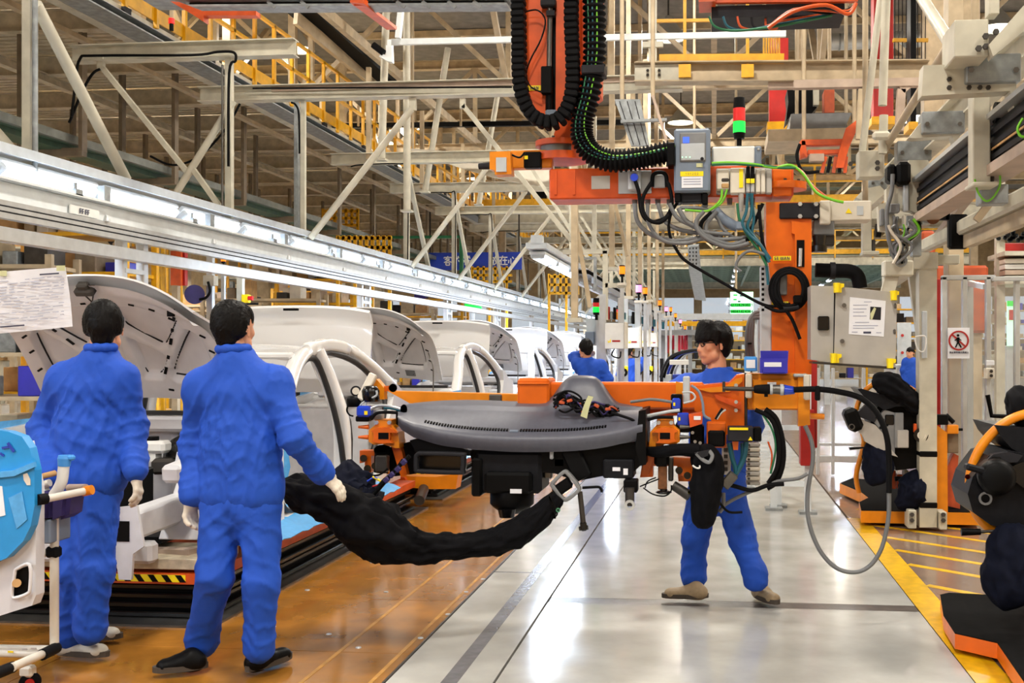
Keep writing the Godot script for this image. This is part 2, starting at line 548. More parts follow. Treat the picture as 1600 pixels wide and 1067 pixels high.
func _ready() -> void:
	rng.seed = 7
	# camera: level, lens shifted as in the photograph (the vanishing point of the line lies right of the middle)
	var cam := Camera3D.new()
	cam.name = "camera"
	cam.projection = Camera3D.PROJECTION_FRUSTUM
	cam.near = 0.1; cam.far = 300.0
	cam.size = cam.near * 1067.0 / FPX
	cam.frustum_offset = Vector2((800.0 - CU) / FPX, (CV - 533.5) / FPX) * cam.near
	cam.position = Vector3(0, EYE, 0)
	cam.rotation_degrees = Vector3(0, YAW, 0)
	add_child(cam)
	cam.current = true
	var env := Environment.new()
	env.background_mode = Environment.BG_COLOR
	env.background_color = Color(0.86, 0.9, 0.94)
	env.background_energy_multiplier = 1.0
	env.tonemap_mode = Environment.TONE_MAPPER_LINEAR
	env.tonemap_exposure = 0.94
	env.sdfgi_enabled = true; env.ssao_enabled = true; env.ssil_enabled = true
	var we := WorldEnvironment.new()
	we.name = "environment"
	we.environment = env
	add_child(we)
	sans = SystemFont.new()
	sans.font_names = PackedStringArray(["Droid Sans"])
	sansb = SystemFont.new()
	sansb.font_names = PackedStringArray(["Droid Sans"])
	sansb.font_weight = 700
	materials()
	ceiling_lamps()
	hall()
	floors()
	roof_trusses()
	lamp_rows()
	bays()
	platform()
	cars()
	manipulator()
	dashboard()
	grippers()
	people()
	right_side()
	far_side()
	left_front()

const BAY_ENERGY := 50.0
const TUBE_ENERGY := 6.5
func area(parent: Node3D, called: String, at: Vector3, size: Vector2, energy: float, col: Color) -> void:
	var l := AreaLight3D.new()
	l.name = called
	l.area_size = size
	l.light_energy = energy
	l.light_color = col
	l.shadow_enabled = true
	l.set("area_range", 60.0)
	parent.add_child(l, true)
	l.rotation_degrees = Vector3(-90, 0, 0)
	l.position = at - (parent.position if parent != self else Vector3.ZERO)

func ceiling_lamps() -> void:   # warm high-bay lamps under the roof
	var proto: Node3D = null
	for X in [-20.0, -9.5, -1.0, 6.0, 15.0]:
		for Z in [-6.0, 1.5, 9.0, 16.5, 24.0, 33.0, 43.0, 54.0]:
			var at := Vector3(X, 8.35, -Z)
			if proto == null:
				proto = thing("high_bay_lamp", "round warm white high-bay lamp hanging under the hall roof", "lamp", Vector3.ZERO, "high-bay lamps")
				part(proto, "reflector", MB.new().lathe(V2([0.06, 0.5, 0.1, 0.42, 0.2, 0.3, 0.36, 0.08, 0.42, 0.0, 0.40, 0.0, 0.34, 0.08, 0.18, 0.29]), Vector3.ZERO, Vector3.UP, 20), "alu")
				part(proto, "lamp_disc", MB.new().cyl(Vector3(0, 0.02, 0), Vector3(0, 0.05, 0), 0.39, 0.37, 20), "bay_glow")
				part(proto, "stem", MB.new().cyl(Vector3(0, 0.48, 0), Vector3(0, 0.95, 0), 0.02), "darksteel")
				proto.position = at
			else: copy(proto, at)
			area(self, "high_bay_area", at, Vector2(0.75, 0.75), BAY_ENERGY, Color(1.0, 0.97, 0.92))

func hall() -> void:
	stru("ceiling", MB.new().box(Vector3(-4, 9.7, -27), Vector3(56, 0.2, 84)), "roof")
	stru("wall_left", MB.new().box(Vector3(-28, 4.8, -27), Vector3(0.3, 9.8, 84)), "wall")
	stru("wall_right", MB.new().box(Vector3(20, 4.8, -27), Vector3(0.3, 9.8, 84)), "wall")
	var wb := stru("wall_back", MB.new().box(Vector3(-4, 1.0, -68), Vector3(56, 2.2, 0.3)).box(Vector3(-4, 7.2, -68), Vector3(56, 5.0, 0.3)), "wall")
	for i in 19: part(wb, "mullion", MB.new().box(Vector3(-31 + i * 3.0, 3.4, -68), Vector3(0.5, 2.6, 0.25)), "wall")
	stru("window_1", MB.new().box(Vector3(-4, 3.4, -68), Vector3(56, 2.6, 0.01)), "glass")
	stru("wall_front", MB.new().box(Vector3(-4, 4.8, 14), Vector3(56, 9.8, 0.3)), "wall")
	var pur := MB.new()
	for i in 20: pur.box(Vector3(-4, 9.5, -6.0 - i * 3.0), Vector3(50, 0.16, 0.12))
	stru("trim_1", pur, "tan")

func floors() -> void:
	# brown varnished plates of the moving floor
	var fb := Node3D.new()
	fb.name = "floor"
	add_child(fb)
	fb.set_meta("kind", "structure")
	part(fb, "subfloor", MB.new().box(Vector3(-4, -0.09, -27), Vector3(56, 0.1, 84)), "floor_grey")
	var edge := -1.5
	var z0 := 1.9
	for i in 40:
		var z1 := z0 + 1.13
		for k in [[-3.2, edge], [-6.2, -3.2]]:
			part(fb, "plate", MB.new().box(Vector3((k[0] + k[1]) / 2, -0.02, -(z0 + z1) / 2), Vector3(k[1] - k[0] - 0.004, 0.04, 1.126), Basis.IDENTITY, 0.002), "floor_brown")
		z0 = z1
	part(fb, "aisle_slab", MB.new().box(Vector3(-17, -0.02, -27), Vector3(21.6, 0.04, 84)), "floor_white")
	part(fb, "front_slab", MB.new().box(Vector3(-3.85, -0.02, 6.04), Vector3(4.7, 0.04, 15.88)), "floor_brown")
	# pale epoxy: bays between the joints
	var s := 1.49
	part(fb, "slab", MB.new().box(Vector3(-1.245, -0.02, -27), Vector3(0.485, 0.04, 84)), "floor_white")
	for k in [[-13.9, 6.45], [6.6, 67.0]]:
		part(fb, "slab", MB.new().box(Vector3(0.095, -0.02, -(k[0] + k[1]) / 2), Vector3(2.17, 0.04, k[1] - k[0])), "floor_white")
	part(fb, "joint_strip", MB.new().box(Vector3(0.095, -0.021, -6.525), Vector3(2.17, 0.04, 0.15)), "darkstrip")
	part(fb, "metal_edge", MB.new().box(Vector3(-1.497, -0.012, -27), Vector3(0.012, 0.03, 84)), "darksteel")
	part(fb, "edge_strip", MB.new().box(Vector3(-1.555, 0.0008, -27), Vector3(0.02, 0.002, 60)), "brass_strip")
	part(fb, "edge_strip", MB.new().box(Vector3(-1.87, 0.0008, -27), Vector3(0.02, 0.002, 60)), "brass_strip")
	part(fb, "grey_line", MB.new().box(Vector3(-1.2, 0.0006, -20), Vector3(0.075, 0.002, 60)), "line_grey")
	part(fb, "joint_line", MB.new().box(Vector3(-1.36, 0.0006, -7.3), Vector3(0.27, 0.002, 0.02)), "line_grey")
	part(fb, "paint_slab", MB.new().box(Vector3(2.4, -0.02, -5), Vector3(2.4, 0.04, 14)), "floor_grey")
	part(fb, "far_slab", MB.new().box(Vector3(2.4, -0.02, -40), Vector3(2.4, 0.04, 56)), "floor_grey")
	part(fb, "right_slab", MB.new().box(Vector3(11.8, -0.02, -27), Vector3(16.4, 0.04, 84)), "floor_white")
	part(fb, "front_paint", MB.new().box(Vector3(2.4, -0.02, 8), Vector3(2.4, 0.04, 12)), "floor_grey")
	part(fb, "yellow_line", MB.new().box(Vector3(1.27, 0.0006, -3.95), Vector3(0.17, 0.002, 12)), "hatch_yellow")
	for v in [1045.0, 993.0, 912.0, 880.0, 858.0, 838.0, 820.0, 806.0, 795.0]:
		var d: float = FPX * EYE / (v - CV) * 1.02
		part(fb, "hatch_line", MB.new().bar(Vector3(1.36, 0.0007, -d), Vector3(2.6, 0.0007, -d + 1.17), 0.07, 0.002), "hatch_yellow")
	var k := 0
	for e in [[581, 879], [480, 922], [603, 925], [728, 925], [427, 979], [514, 991], [657, 997], [668, 876], [430, 890], [700, 960], [560, 1012], [755, 905]]:
		var p := fl(e[0], e[1])
		part(fb, "stud", MB.new().cyl(p, p + Vector3(0, 0.004, 0), 0.016, 0.014, 10), "alu")
		k += 1

func roof_trusses() -> void:
	for i in 8:
		var Z := 15.0 + i * 6.0
		var t := thing("roof_truss", "tan lattice roof truss spanning the hall above the gantries", "truss", Vector3(-4, 6.6, -Z), "roof trusses")
		var x0 := -20.0
		var x1 := 12.0
		part(t, "top_chord", MB.new().ibeam(Vector3(x0, 8.7, -Z), Vector3(x1, 8.7, -Z), 0.2, 0.22), "tan")
		part(t, "bottom_chord", MB.new().ibeam(Vector3(x0, 6.6, -Z), Vector3(x1, 6.6, -Z), 0.2, 0.2), "tan")
		var w := 2.0
		var nn := int((x1 - x0) / w)
		for k in nn:
			var xa := x0 + k * w
			part(t, "web_post", MB.new().bar(Vector3(xa, 6.7, -Z), Vector3(xa, 8.6, -Z), 0.1, 0.1), "tan")
			var up := k % 2 == 0
			part(t, "web_diagonal", MB.new().bar(Vector3(xa, 6.7 if up else 8.6, -Z), Vector3(xa + w, 8.6 if up else 6.7, -Z), 0.09, 0.09), "tan")
		# a slanted brace down the line from each truss
		for xb in [-10.0, -4.0, 2.0]:
			part(t, "sway_brace", MB.new().bar(Vector3(xb, 6.6, -Z), Vector3(xb, 8.7, -Z - 2.6), 0.12, 0.1), "tan")
			part(t, "sway_brace", MB.new().bar(Vector3(xb, 8.7, -Z - 3.2), Vector3(xb, 6.6, -Z - 5.9), 0.1, 0.1), "tan")
		for xb in [-12.0, -6.0, 0.0, 6.0]:
			part(t, "tie_beam", MB.new().bar(Vector3(xb, 6.75, -Z - 0.05), Vector3(xb, 6.75, -Z - 5.95), 0.1, 0.16), "tan")

# ---------- lamp rows over the line, with their white beams and aluminium rails ----------
const LAMP_TILT := 0.75   # the lamps face the car bodies
func lamp_rows() -> void:
	var row1 := thing("lamp_beam", "grey inclined lamp carrier running above the car bodies", "beam", Vector3(-5.5, 2.95, -27))
	part(row1, "carrier", MB.new().bar(Vector3(-5.56, 3.06, 8), Vector3(-5.56, 3.06, -52), 0.3, 0.06), "lightgrey")
	part(row1, "side_flange", MB.new().bar(Vector3(-5.4, 3.06, 8), Vector3(-5.4, 3.06, -52), 0.012, 0.08), "lightgrey")
	var proto: Node3D = null
	for i in 40:
		var z := 6.3 + (i - 9) * 1.45
		var at := Vector3(-5.5, 2.87, -z - 0.725)
		if proto == null:
			proto = lamp(Vector3.ZERO)
			proto.position = at
			proto.rotation.z = LAMP_TILT
		else: copy(proto, at).rotation.z = LAMP_TILT
		area(self, "fluorescent_area", at + Vector3(sin(LAMP_TILT), -cos(LAMP_TILT), 0) * 0.06, Vector2(0.16, 1.25), TUBE_ENERGY, Color(0.86, 0.92, 1.0))
	# white painted beam with two aluminium tracks
	var b := thing("rail_beam", "white painted rail beam with aluminium tracks under the lamps", "beam", Vector3(-5.25, 2.6, -27))
	part(b, "beam", MB.new().bar(Vector3(-5.3, 2.665, -3), Vector3(-5.3, 2.665, -52), 0.14, 0.2, Vector3.UP, 0.01), "line_white")
	part(b, "lip", MB.new().bar(Vector3(-5.24, 2.775, -3), Vector3(-5.24, 2.775, -52), 0.16, 0.02), "line_white")
	for e in [[2.59, 0.04], [2.545, 0.035], [2.50, 0.045]]:
		part(b, "track", MB.new().bar(Vector3(-5.2, e[0], -3), Vector3(-5.2, e[0], -52), 0.07, e[1]), "alu")
	part(b, "groove", MB.new().bar(Vector3(-5.19, 2.567, -3), Vector3(-5.19, 2.567, -52), 0.05, 0.012), "charcoal")
	part(b, "groove", MB.new().bar(Vector3(-5.19, 2.525, -3), Vector3(-5.19, 2.525, -52), 0.05, 0.012), "charcoal")
	for i in 22:
		var z := 6.4 + i * 2.0
		var m := MB.new().box(Vector3(-5.2, 2.8, -z), Vector3(0.08, 0.05, 0.1))
		m.cyl(Vector3(-5.2, 2.82, -z), Vector3(-5.2, 2.88, -z), 0.015)
		m.box(Vector3(-5.3, 2.86, -z - 0.6), Vector3(0.06, 0.16, 0.1))
		part(b, "bracket", m, "galv")
		part(b, "clip", MB.new().cyl(Vector3(-5.16, 2.61, -z - 0.4), Vector3(-5.16, 2.66, -z - 0.4), 0.03, 0.018, 8), "alu")
	var pl := MB.new().box(qx(132, 331, -5.21), Vector3(0.012, 0.07, 0.42))
	part(b, "name_plate", pl, "white")
	part(b, "plate_text", MB.new().text("FF FF", sansb, 0.06, Transform3D(Basis(Vector3.UP, PI / 2), qx(132, 331, -5.195)), 0.004), "print")
	var lr := thing("lower_rail", "pale aluminium lower rail on upright pairs beside the car bodies", "rail", Vector3(-5.2, 0, -20))
	part(lr, "rail", MB.new().bar(Vector3(-5.2, 2.36, -3), Vector3(-5.2, 2.36, -52), 0.08, 0.11, Vector3.UP, 0.008), "alu")
	for z in [9.2, 15.8, 21.0, 26.0, 31.0, 36.0, 41.0, 46.0]:
		for dz in [0.0, 0.36]:
			part(lr, "upright", MB.new().bar(Vector3(-5.26, 0, -z - dz), Vector3(-5.26, 2.62, -z - dz), 0.08, 0.08, Vector3.RIGHT, 0.006), "alu")
		for y in [2.22, 2.36, 2.5]:
			part(lr, "crossbar", MB.new().bar(Vector3(-5.24, y, -z), Vector3(-5.24, y, -z - 0.36), 0.05, 0.04), "alu")
	# second lamp row, nearer the aisle
	var r2 := thing("aisle_lamp_beam", "shorter lamp carrier with cable trays beside the aisle", "beam", Vector3(-2.5, 2.95, -27))
	part(r2, "carrier", MB.new().bar(Vector3(-2.5, 2.98, -15.2), Vector3(-2.5, 2.98, -50), 0.3, 0.08), "lightgrey")
	part(r2, "end_box", MB.new().box(Vector3(-2.5, 3.06, -15.3), Vector3(0.16, 0.14, 0.2)), "lightgrey")
	r2 = thing("aisle_cable_tray", "dark cable tray with rails beside the aisle lamp carrier", "cable tray", Vector3(-2.2, 2.75, -30))
	part(r2, "tray", MB.new().chan(Vector3(-2.2, 2.8, -18), Vector3(-2.2, 2.8, -50), 0.25, 0.08), "darksteel")
	part(r2, "rail", MB.new().bar(Vector3(-2.32, 2.7, -18), Vector3(-2.32, 2.7, -50), 0.07, 0.14), "alu")
	part(r2, "rail", MB.new().bar(Vector3(-2.0, 2.66, -18), Vector3(-2.0, 2.66, -50), 0.05, 0.1), "grey")
	for i in 14:
		var at := Vector3(-2.52, 2.85, -16.1 - i * 1.45)
		var l := copy(proto, at, "twin tube fluorescent lamp in the row beside the aisle")
		l.rotation.z = 0.0
		l.set_meta("group", "fluorescent lamps beside the aisle")
		area(self, "fluorescent_area", at + Vector3(0, -0.055, 0), Vector2(0.16, 1.25), TUBE_ENERGY, Color(0.86, 0.92, 1.0))

func lamp(_at: Vector3) -> Node3D:
	var t := thing("fluorescent_lamp", "twin tube fluorescent lamp in the long row above the car bodies", "lamp", Vector3.ZERO, "fluorescent lamps above the line")
	part(t, "housing", MB.new().box(Vector3(0, 0.045, 0), Vector3(0.24, 0.05, 1.34), Basis.IDENTITY, 0.01), "line_white")
	for x in [-0.055, 0.055]:
		part(t, "tube", MB.new().cyl(Vector3(x, -0.01, 0.6), Vector3(x, -0.01, -0.6), 0.032, -1.0, 10), "tube_glow")
	for s in [-1.0, 1.0]:
		part(t, "end_cap", MB.new().box(Vector3(0, 0.0, s * 0.64), Vector3(0.2, 0.07, 0.05), Basis.IDENTITY, 0.015), "lightgrey")
		part(t, "hook", MB.new().box(Vector3(0.05, 0.072, s * 0.5), Vector3(0.05, 0.02, 0.1), Basis.IDENTITY, 0.01), "galv")
	return t

# ---------- hanging steel bays that carry the lamp rows ----------
func bays() -> void:
	var f := thing("hanging_frame", "hanging steel bay at the near end, post with long slanted brace", "steel frame", Vector3(-5.5, 2.95, -8.27))
	part(f, "beam", MB.new().ibeam(Vector3(-7.2, 4.96, -8.27), Vector3(-4.4, 4.96, -8.27), 0.16, 0.22), "cream")
	part(f, "post", MB.new().bar(Vector3(-5.52, 2.95, -8.27), Vector3(-5.52, 4.9, -8.27), 0.07, 0.07), "cream")
	part(f, "conduit", MB.new().cyl(Vector3(-5.45, 2.95, -8.25), Vector3(-5.45, 4.9, -8.25), 0.022), "galv")
	part(f, "brace", MB.new().cyl(qx(56, 6, -5.55), qx(197, 280, -5.6), 0.05, -1.0, 14), "cream")
	part(f, "brace", MB.new().cyl(q(-12, 200, 8.27), q(30, 248, 8.27), 0.045, -1.0, 14), "cream")
	# short beam with conduit and V braces
	f = thing("hanging_frame", "hanging steel bay with short beam, black conduit and V braces", "steel frame", Vector3(-5.5, 2.95, -11.9))
	var Z := 11.9
	var a := q(113, 80, Z)
	var b := q(463, 80, Z)
	a.y = 4.93; b.y = 4.93
	part(f, "beam", MB.new().ibeam(a, b, 0.17, 0.19, 0.013), "cream")
	part(f, "post", MB.new().bar(Vector3(-5.5, 2.95, -Z), Vector3(-5.5, 4.84, -Z), 0.075, 0.075), "cream")
	part(f, "conduit", MB.new().cyl(Vector3(-5.56, 3.0, -Z + 0.05), Vector3(-5.56, 4.75, -Z + 0.05), 0.013), "steel")
	part(f, "brace", MB.new().cyl(q(365, 158, Z), q(270, 310, Z), 0.042, -1.0, 14), "cream")
	part(f, "brace", MB.new().bar(q(158, 103, Z), q(292, 268, Z), 0.055, 0.055), "cream")
	part(f, "brace", MB.new().bar(q(300, 262, Z), q(350, 332, Z), 0.055, 0.055), "cream")
	part(f, "plate", MB.new().box(q(158, 99, Z), Vector3(0.07, 0.14, 0.06)), "cream")
	part(f, "black_cable", MB.new().tube(path([[112, 182], [118, 130], [125, 92], [150, 87], [300, 86], [340, 81], [365, 82], [368, 95], [358, 115], [357, 260]], Z - 0.12), 0.016), "black")
	part(f, "black_cable", MB.new().tube(path([[108, 192], [130, 140], [145, 115], [156, 108]], Z - 0.1), 0.016), "black")
	part(f, "black_cable", MB.new().tube(path([[375, 162], [350, 205], [310, 245], [270, 258], [235, 244]], Z + 0.2), 0.014), "black")
	# the long beam across the line
	f = thing("hanging_frame", "long steel beam across the line with perforated bracket post and A braces", "steel frame", Vector3(-3.7, 2.95, -14.07))
	Z = 14.07
	a = q(313, 147, Z); b = q(1066, 147, Z)
	a.y = 4.95; b.y = 4.95
	part(f, "beam", MB.new().ibeam(a, b, 0.2, 0.2, 0.014), "cream")
	part(f, "top_duct", MB.new().box((q(425, 130, Z) + q(992, 130, Z)) / 2 + Vector3(0, -0.01, -0.05), Vector3(q(992, 130, Z).x - q(425, 130, Z).x, 0.085, 0.16)), "pinkish")
	part(f, "black_cable", MB.new().cyl(q(395, 138, Z - 0.1), q(800, 136, Z - 0.1), 0.012), "black")
	part(f, "post", MB.new().bar(q(474, 158, Z), q(474, 372, Z), 0.06, 0.06), "cream")
	var pb := part(f, "slotted_post", MB.new().bar(q(464, 160, Z), q(464, 372, Z), 0.085, 0.05), "galv")
	for i in 12:
		part(pb, "slot", MB.new().box(q(463, 170 + i * 17, Z - 0.027), Vector3(0.014, 0.05, 0.004)), "black")
	part(f, "brace", MB.new().cyl(q(645, 168, Z), q(485, 372, Z), 0.045, -1.0, 14), "cream")
	part(f, "brace", MB.new().bar(q(724, 165, Z), q(893, 376, Z), 0.06, 0.06), "cream")
	part(f, "brace_plate", MB.new().box(q(645, 163, Z), Vector3(0.09, 0.16, 0.06)), "cream")
	part(f, "brace_plate", MB.new().box(q(723, 162, Z), Vector3(0.07, 0.13, 0.06)), "cream")
	part(f, "black_cable", MB.new().tube(path([[455, 160], [462, 164], [467, 180], [468, 240]], Z - 0.1), 0.014), "black")
	# farther bays, alike
	for Zb in [19.1, 22.7, 26.5, 30.3, 34.1, 37.9, 41.7, 45.5]:
		f = thing("hanging_frame", "farther hanging steel bay of beam, posts and slanted braces over the line", "steel frame", Vector3(-4, 2.95, -Zb), "hanging bays down the line")
		part(f, "beam", MB.new().ibeam(Vector3(-6.9, 4.95, -Zb), Vector3(-0.6, 4.95, -Zb), 0.18, 0.2, 0.013), "cream")
		part(f, "post", MB.new().bar(Vector3(-5.5, 2.95, -Zb), Vector3(-5.5, 4.86, -Zb), 0.09, 0.09), "cream")
		part(f, "post", MB.new().bar(Vector3(-2.5, 2.98, -Zb), Vector3(-2.5, 6.4, -Zb), 0.09, 0.09), "cream")
		part(f, "brace", MB.new().cyl(Vector3(-3.95, 4.85, -Zb), Vector3(-5.4, 3.0, -Zb), 0.045, -1.0, 10), "cream")
		part(f, "brace", MB.new().bar(Vector3(-3.3, 4.85, -Zb), Vector3(-2.2, 3.1, -Zb), 0.06, 0.06), "cream")
		part(f, "brace", MB.new().bar(Vector3(-5.5, 4.7, -Zb - 0.1), Vector3(-5.5, 3.0, -Zb - 1.6), 0.07, 0.07), "cream")
		part(f, "hanger", MB.new().bar(Vector3(-6.2, 4.95, -Zb), Vector3(-6.2, 6.6, -Zb), 0.08, 0.08), "tan")
		part(f, "hanger", MB.new().bar(Vector3(-1.2, 4.95, -Zb), Vector3(-1.2, 6.6, -Zb), 0.08, 0.08), "tan")
		part(f, "black_cable", MB.new().tube(smooth(V([-6.5, 4.8, -Zb + 0.1, -6.3, 4.83, -Zb + 0.1, -5.6, 4.83, -Zb + 0.1, -5.45, 4.7, -Zb + 0.1, -5.45, 3.1, -Zb + 0.1])), 0.012, 6), "black")
	# pale parapet band and slanted tubes above the middle of the line
	for e in [[700, 165, 640, 300, 20.8], [790, 165, 720, 320, 24.0], [605, 60, 590, 250, 17.0], [635, 20, 637, 330, 17.6]]:
		var p := thing("hanger_tube", "slim cream hanger tube between the roof truss and the bays", "tube", q(e[0], e[1], e[4]), "hanger tubes")
		part(p, "tube", MB.new().cyl(q(e[0], e[1] - 90, e[4]), q(e[0] - (e[0] - e[2]) * 0.6, e[3], e[4]), 0.06, -1.0, 10), "cream")
		part(p, "foot_plate", MB.new().box(q(e[0] - (e[0] - e[2]) * 0.6, e[3], e[4]), Vector3(0.18, 0.03, 0.18)), "cream")
	# crane runway behind the mast with yellow railing (top right of the middle)
	f = thing("runway_beam", "wide cream runway beam with bolted end plate and yellow handrail", "beam", q(1200, 120, 13.6))
	Z = 13.6
	part(f, "beam", MB.new().ibeam(q(992, 115, Z), q(1450, 112, Z), 0.24, 0.25, 0.016), "tan")
	part(f, "end_plate", MB.new().box((q(992, 102, Z) + q(1068, 128, Z)) / 2 + Vector3(0, 0, 0.03), Vector3(q(1068, 115, Z).x - q(992, 115, Z).x, 0.2, 0.05)), "cream")
	for e in [[1012, 110], [1012, 117], [1030, 110], [1030, 117]]:
		part(f, "bolt", MB.new().cyl(q(e[0], e[1], Z - 0.06), q(e[0], e[1], Z - 0.09), 0.02, -1.0, 6), "darksteel")
	part(f, "kick_plate", MB.new().bar(q(1030, 93, Z), q(1225, 92, Z), 0.02, 0.13), "yellow")
	part(f, "handrail", MB.new().bar(q(1022, 33, Z), q(1225, 30, Z), 0.04, 0.04), "yellow")
	for u in [1070, 1168]:
		part(f, "rail_post", MB.new().bar(q(u, 0, Z), q(u, 118, Z), 0.05, 0.04), "yellow")
		part(f, "rail_foot", MB.new().box(q(u, 111, Z - 0.13), Vector3(0.15, 0.16, 0.04)), "yellow")
	part(f, "rail_post", MB.new().bar(q(1022, -20, Z), q(1022, 35, Z), 0.05, 0.04), "yellow")
	part(f, "hanger", MB.new().bar(q(1020, -60, Z), q(1020, 98, Z), 0.1, 0.1), "cream")
	part(f, "hanger_shoe", MB.new().box(q(1020, 70, Z - 0.04), Vector3(0.26, 0.07, 0.06)), "cream")
	part(f, "rail", MB.new().bar(q(1200, 134, Z), q(1450, 130, Z), 0.1, 0.09), "pinkish")
	f = thing("cross_tube", "thin white tube running across behind the mast", "tube", q(900, 62, 12.9))
	part(f, "tube", MB.new().bar(q(612, 66, 12.9), q(1228, 53, 12.9), 0.05, 0.07), "line_white")
	part(f, "end_bracket", MB.new().box(q(610, 80, 12.9), Vector3(0.05, 0.26, 0.1)), "line_white")
	f = thing("camera_bracket", "white angle bracket with black cylinder at the tube end", "bracket", q(600, 80, 12.8))
	part(f, "arm", MB.new().bar(q(628, 0, 12.8), q(622, 60, 12.8), 0.08, 0.06), "line_white")
	part(f, "plate", MB.new().prism(poly([603, 70, 612, 75, 613, 97, 606, 96, 592, 88, 596, 84, 603, 86], 12.8), at_z(12.8), 0.08), "line_white")
	part(f, "cylinder", MB.new().cyl(q(583, 70, 12.8), q(600, 83, 12.8), 0.04), "black")
	# conveyor of the trolley across the top edge
	f = thing("trolley_rail", "grey trolley rail with orange cross plates under the top steelwork", "rail", q(520, 10, 9.5))
	Z = 9.5
	part(f, "rail", MB.new().bar(q(236, 3, Z), q(800, 0, Z), 0.3, 0.06), "galv")
	part(f, "rail", MB.new().bar(q(300, 14, Z), q(795, 11, Z), 0.2, 0.02), "galv")
	part(f, "inner", MB.new().bar(q(300, 10, Z - 0.02), q(790, 6, Z - 0.02), 0.1, 0.03), "black")
	for u in [418, 470, 620, 660, 700, 740]:
		part(f, "rung", MB.new().bar(q(u, 2, Z - 0.1), q(u + 12, 12, Z - 0.1), 0.02, 0.03), "galv")
	part(f, "orange_plate", MB.new().prism(poly([266, 2, 280, 3, 316, 17, 400, 17, 400, 24, 318, 24, 318, 34, 300, 22], Z - 0.2), at_z(Z - 0.2), 0.1), "orange_deep")
	part(f, "orange_strut", MB.new().bar(q(562, 6, Z - 0.2), q(612, 44, Z + 0.8), 0.1, 0.03), "orange_deep")
	part(f, "orange_strut", MB.new().bar(q(550, 2, Z - 0.2), q(572, 4, Z - 0.2), 0.1, 0.05), "orange_deep")
	f = thing("trolley", "grey overhead trolley with orange frame and hanging cable loops", "trolley", q(1220, 8, 9.2))
	Z = 9.2
	part(f, "body", MB.new().box((q(1092, 8, Z) + q(1340, 24, Z)) / 2 + Vector3(0, 0, -0.2), Vector3(1.1, 0.1, 0.4)), "charcoal")
	part(f, "orange_frame", MB.new().box(q(1105, 3, Z), Vector3(0.14, 0.09, 0.3)), "orange_deep")
	part(f, "orange_frame", MB.new().bar(q(1092, 0, Z - 0.05), q(1340, -2, Z - 0.05), 0.05, 0.06), "orange_deep")
	var wires := ["green", "teal", "orange_deep", "charcoal", "orange_deep"]
	for i in 5:
		part(f, "cable_loop", MB.new().tube(path([[1108 + i * 22, 26], [1118 + i * 20, 42], [1150 + i * 16, 48 - i], [1220, 40 - i * 3], [1300, 24 - i * 2]], Z - 0.1 + i * 0.04), 0.011, 6), wires[i])
	for i in 4:
		part(f, "hose", MB.new().tube(path([[1200, 44], [1240, 18 - i], [1290, 8 + i * 4], [1325, 22 - i * 2], [1338, 5]], Z - 0.25 + i * 0.05), 0.016, 6), ["orange_deep", "charcoal", "orange_deep", "black"][i])

